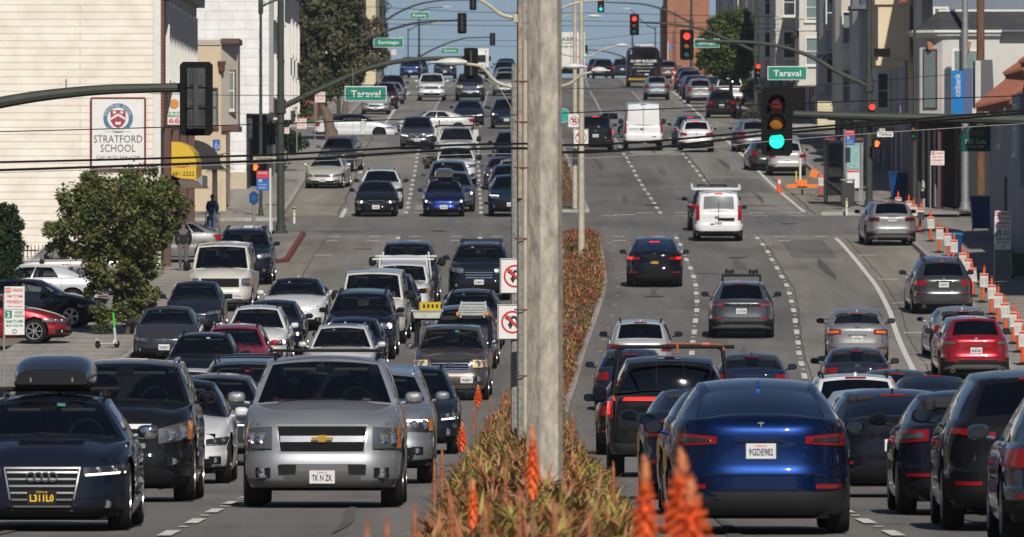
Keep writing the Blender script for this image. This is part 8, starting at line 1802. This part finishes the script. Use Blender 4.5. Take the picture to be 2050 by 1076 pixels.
# yellow tactile pads and kerb ramp
YTP = mat('tactile_yellow', (.50,.30,.03), .8, noise=.15, nscale=6)
q = MB(); 
for x0, x1, y in ((PX(448,374), PX(472,374), 374.2), (PX(545,398), PX(580,398), 398.4), (18.6-.3, 21.0, 374.2)): q.grid([[(x0, y, H(y)+.138), (x1, y, H(y)+.138)], [(x0, y+.75, H(y+.75)+.138), (x1, y+.75, H(y+.75)+.138)]])
tag(q.build('tactile_pads', YTP, smooth=None, recalc=False), kind='structure')
q = MB()
for i in range(14):
    y = 262+i*8.0; q.box((C(y)+1.15, y, H(y)+.012), (.10, .12, .02), bev=.004)
tag(q.build('road_studs', mat('stud_amber', (.6,.25,.03), .4), smooth=None), kind='structure')
# ---------------- people ----------------
def person(px, D, label, hgt, coat, trou, hair, pose, skin=(.42,.26,.19), at=None):
    r = empty('person', at.to_translation() if at else (PX(px, D), D, H(D)+.135), label, 'person')
    if at: r.rotation_euler = at.to_euler()
    s = hgt/1.72; skm = mat('skin_%.2f' % skin[0], skin, .55)
    J = pose; me = bpy.data.meshes.new('body'); names = list(J); vs = [J[n][0] for n in names]; ix = {n: i for i, n in enumerate(names)}
    ed = [('pelvis','waist'),('waist','chest'),('chest','neck'),('neck','head'),('head','crown')]
    for S_ in 'LR': ed += [('pelvis','hip'+S_),('hip'+S_,'knee'+S_),('knee'+S_,'ank'+S_),('ank'+S_,'toe'+S_),('chest','sh'+S_),('sh'+S_,'elb'+S_),('elb'+S_,'wri'+S_),('wri'+S_,'hand'+S_)]
    me.from_pydata([Vector(v)*s for v in vs], [(ix[a], ix[b]) for a, b in ed], []); o = bpy.data.objects.new('body', me); COL.objects.link(o); o.parent = r
    m = o.modifiers.new('skin', 'SKIN'); 
    for n in names: v = me.skin_vertices[0].data[ix[n]]; v.radius = (J[n][1]*s, J[n][2]*s); v.use_root = (n == 'pelvis')
    o.modifiers.new('sub', 'SUBSURF').levels = 2; o.modifiers[-1].render_levels = 2; me.materials.append(mat('trousers_%.2f' % sum(trou), trou, .85, noise=.2, nscale=8))
    def cloth(nm, keys, edges, m_, grow):
        me2 = bpy.data.meshes.new(nm); i2 = {n: i for i, n in enumerate(keys)}; me2.from_pydata([Vector(J[n][0])*s for n in keys], [(i2[a], i2[b]) for a, b in edges], []); o2 = bpy.data.objects.new(nm, me2); COL.objects.link(o2); o2.parent = r
        o2.modifiers.new('skin', 'SKIN')
        for n in keys: v = me2.skin_vertices[0].data[i2[n]]; v.radius = ((J[n][1]+grow)*s, (J[n][2]+grow)*s); v.use_root = (n == keys[0])
        o2.modifiers.new('sub', 'SUBSURF').levels = 2; o2.modifiers[-1].render_levels = 2; me2.materials.append(m_); return o2
    cloth('jacket', ['waist','pelvis','chest','shL','elbL','wriL','shR','elbR','wriR'], [('pelvis','waist'),('waist','chest'),('chest','shL'),('shL','elbL'),('elbL','wriL'),('chest','shR'),('shR','elbR'),('elbR','wriR')], mat('jacket_%.2f' % sum(coat), coat, .85, noise=.25, nscale=10, spec=.15), .028)
    hd = Vector(J['head'][0])*s; cr = Vector(J['crown'][0])*s; q = MB(); rows = []
    for i in range(9):
        ph = -math.pi/2+math.pi*i/8; rows.append([(hd.x+.085*s*math.cos(ph)*math.cos(a), hd.y+.10*s*math.cos(ph)*math.sin(a), hd.z+.035*s+.125*s*math.sin(ph)) for a in [2*math.pi*j/14 for j in range(14)]])
    q.grid(rows, close=True); q.build('head', skm, r, merge=True)
    q = MB(); rows = []
    for i in range(7):
        ph = math.pi/2*i/6*1.0-.25; rows.append([(hd.x+.098*s*math.cos(ph)*math.cos(a), hd.y-.012+.112*s*math.cos(ph)*math.sin(a), hd.z+.045*s+.135*s*math.sin(ph)) for a in [2*math.pi*j/14 for j in range(14)]])
    q.grid(rows, close=True); q.build('hair', mat('hair_%.2f' % sum(hair), hair, .8), r, merge=True)
    for S_ in 'LR':
        hd_ = Vector(J['hand'+S_][0])*s; wr = Vector(J['wri'+S_][0])*s; d = (hd_-wr).normalized(); q = MB(); q.tube([wr, hd_], [.026*s, .034*s], 8); q.build('hand', skm, r)
        side_ = d.cross(Vector((0,1,0))); side_ = side_.normalized() if side_.length > .1 else Vector((1,0,0))
        for i in range(4): b_ = hd_+side_*(i-1.5)*.018*s; q = MB(); q.tube([b_, b_+d*.035*s, b_+d*.055*s+Vector((0,.02*s,-.01))], [.009*s,.008*s,.006*s], 5); q.build('finger', skm, r)
        q = MB(); b_ = wr.lerp(hd_, .4)+side_*.03*s; q.tube([b_, b_+side_*.02*s+d*.03*s, b_+d*.06*s+side_*.02*s], [.010*s,.009*s,.007*s], 5); q.build('thumb', skm, r)
        f = Vector(J['ank'+S_][0])*s; t_ = Vector(J['toe'+S_][0])*s; q = MB(); q.tube([(f.x, f.y+(f.y-t_.y)*.35, .045*s), (f.x, f.y, .05*s), (t_.x, t_.y, .035*s)], [.045*s,.052*s,.038*s], 8); q.build('shoe', mat('shoe_grey', (.12,.12,.13), .6), r)
    return r
def stand(arm=.0, lean=.0, hold=False):
    J = dict(pelvis=((0,0,.92),.145,.10), waist=((0,-lean*.1,1.10),.14,.105), chest=((0,lean*.35,1.34),.16,.11), neck=((0,lean*.55,1.50),.055,.055), head=((0,lean*.65,1.60),.07,.08), crown=((0,lean*.65,1.69),.05,.06))
    for S_, sx in (('L',-1),('R',1)):
        J['hip'+S_] = ((sx*.09,0,.88),.095,.095); J['knee'+S_] = ((sx*.10,.03*sx*arm,.48),.062,.065); J['ank'+S_] = ((sx*.10,-.04*sx*arm,.09),.045,.045); J['toe'+S_] = ((sx*.115,.14-.04*sx*arm,.04),.035,.03)
        J['sh'+S_] = ((sx*.19,lean*.35,1.40),.062,.06); J['elb'+S_] = ((sx*.25,(.10 if hold else -.02)+lean*.3,1.13),.048,.048); J['wri'+S_] = ((sx*.20,(.30 if hold else .06)+lean*.3,.98 if hold else .90),.036,.033); J['hand'+S_] = ((sx*.19,(.38 if hold else .08)+lean*.3,.95 if hold else .82),.03,.02)
    return J
r = person(425, 374.5, 'person in a blue quilted jacket and jeans pushing a folding shopping cart', 1.42, (.012,.025,.08), (.05,.10,.19), (.03,.03,.035), stand(.3, .25, True))
q = MB(); 
c = empty('shopping_cart', (PX(425, 375.2), 375.3, H(375.3)+.135), 'folding wire shopping cart pushed by the person in the blue jacket', 'cart')
for sx in (-.27, .27):
    q = MB(); q.tube([(sx, 0, .08), (sx, 0, .62), (sx*.8, -.25, .80)], .016, 6); q.build('frame', mat('cart_red', (.3,.05,.03), .5), c); q = MB(); q.lathe([(.04,-.02),(.09,-.02),(.09,.02),(.04,.02)], (sx, 0, .09), 14, 'x'); q.build('wheel', RUB, c)
q = MB(); q.box((0, .15, .38), (.46, .30, .44), bev=.03); q.build('basket', mat('bag_grey', (.12,.12,.12), .8), c)
person(367, 337, 'person in a dark jacket and grey trousers walking behind the round tree', 1.70, (.02,.02,.022), (.10,.10,.105), (.03,.025,.02), stand(1.6, .02))

def sit():
    J = dict(pelvis=((0,0,.10),.15,.12), waist=((0,-.05,.26),.14,.11), chest=((0,-.09,.50),.16,.11), neck=((0,-.09,.66),.055,.055), head=((0,-.07,.75),.07,.08), crown=((0,-.07,.83),.05,.06))
    for S_, sx in (('L',-1),('R',1)):
        J['hip'+S_] = ((sx*.09,.02,.09),.09,.09); J['knee'+S_] = ((sx*.12,.42,.16),.06,.06); J['ank'+S_] = ((sx*.12,.58,-.20),.045,.045); J['toe'+S_] = ((sx*.12,.70,-.22),.035,.03)
        J['sh'+S_] = ((sx*.19,-.08,.56),.06,.06); J['elb'+S_] = ((sx*.25,.10,.36),.045,.045); J['wri'+S_] = ((sx*.17,.32,.44),.034,.032); J['hand'+S_] = ((sx*.15,.39,.46),.03,.02)
    return J
for n_, (s, lab, cnt, hd) in enumerate(CREW):
    e = s.root; Mx = Matrix.Translation(e.location)@e.rotation_euler.to_matrix().to_4x4()
    for k in range(cnt):
        x = s.W*.2*(1 if k == 0 else -1); y = s.yrf+.58-s.L/2; at = Mx@Matrix.Translation((x, y, s.zc-.42))@Matrix.Rotation(math.pi, 4, 'Z')
        person(0, 0, ('driver seated at the wheel inside the ' if k == 0 else 'passenger seated inside the ')+' '.join(lab.split()[:8]), 1.68, [(.05,.06,.09),(.20,.19,.18),(.10,.03,.03),(.04,.08,.05)][(n_+k) % 4], (.03,.03,.04), (.03,.02,.015), sit(), [(.42,.26,.19),(.30,.18,.12),(.50,.34,.26)][(n_+k) % 3], at=at)
# ---------------- haze ----------------
q = MB(); q.box((0, 855, 18), (1830, 3540, 92))
me = bpy.data.meshes.new('haze'); me.from_pydata(q.v, [], q.f); hz_ = bpy.data.objects.new('haze', me); COL.objects.link(hz_); hz_['kind'] = 'stuff'
hm = bpy.data.materials.new('haze'); hm.use_nodes = True; t = hm.node_tree; t.nodes.clear(); ho = t.nodes.new('ShaderNodeOutputMaterial'); hv = t.nodes.new('ShaderNodeVolumePrincipled')
hv.inputs['Density'].default_value = .0001; hv.inputs['Color'].default_value = (.82,.89,1,1); hv.inputs['Anisotropy'].default_value = .3; t.links.new(hv.outputs[0], ho.inputs['Volume']); me.materials.append(hm)
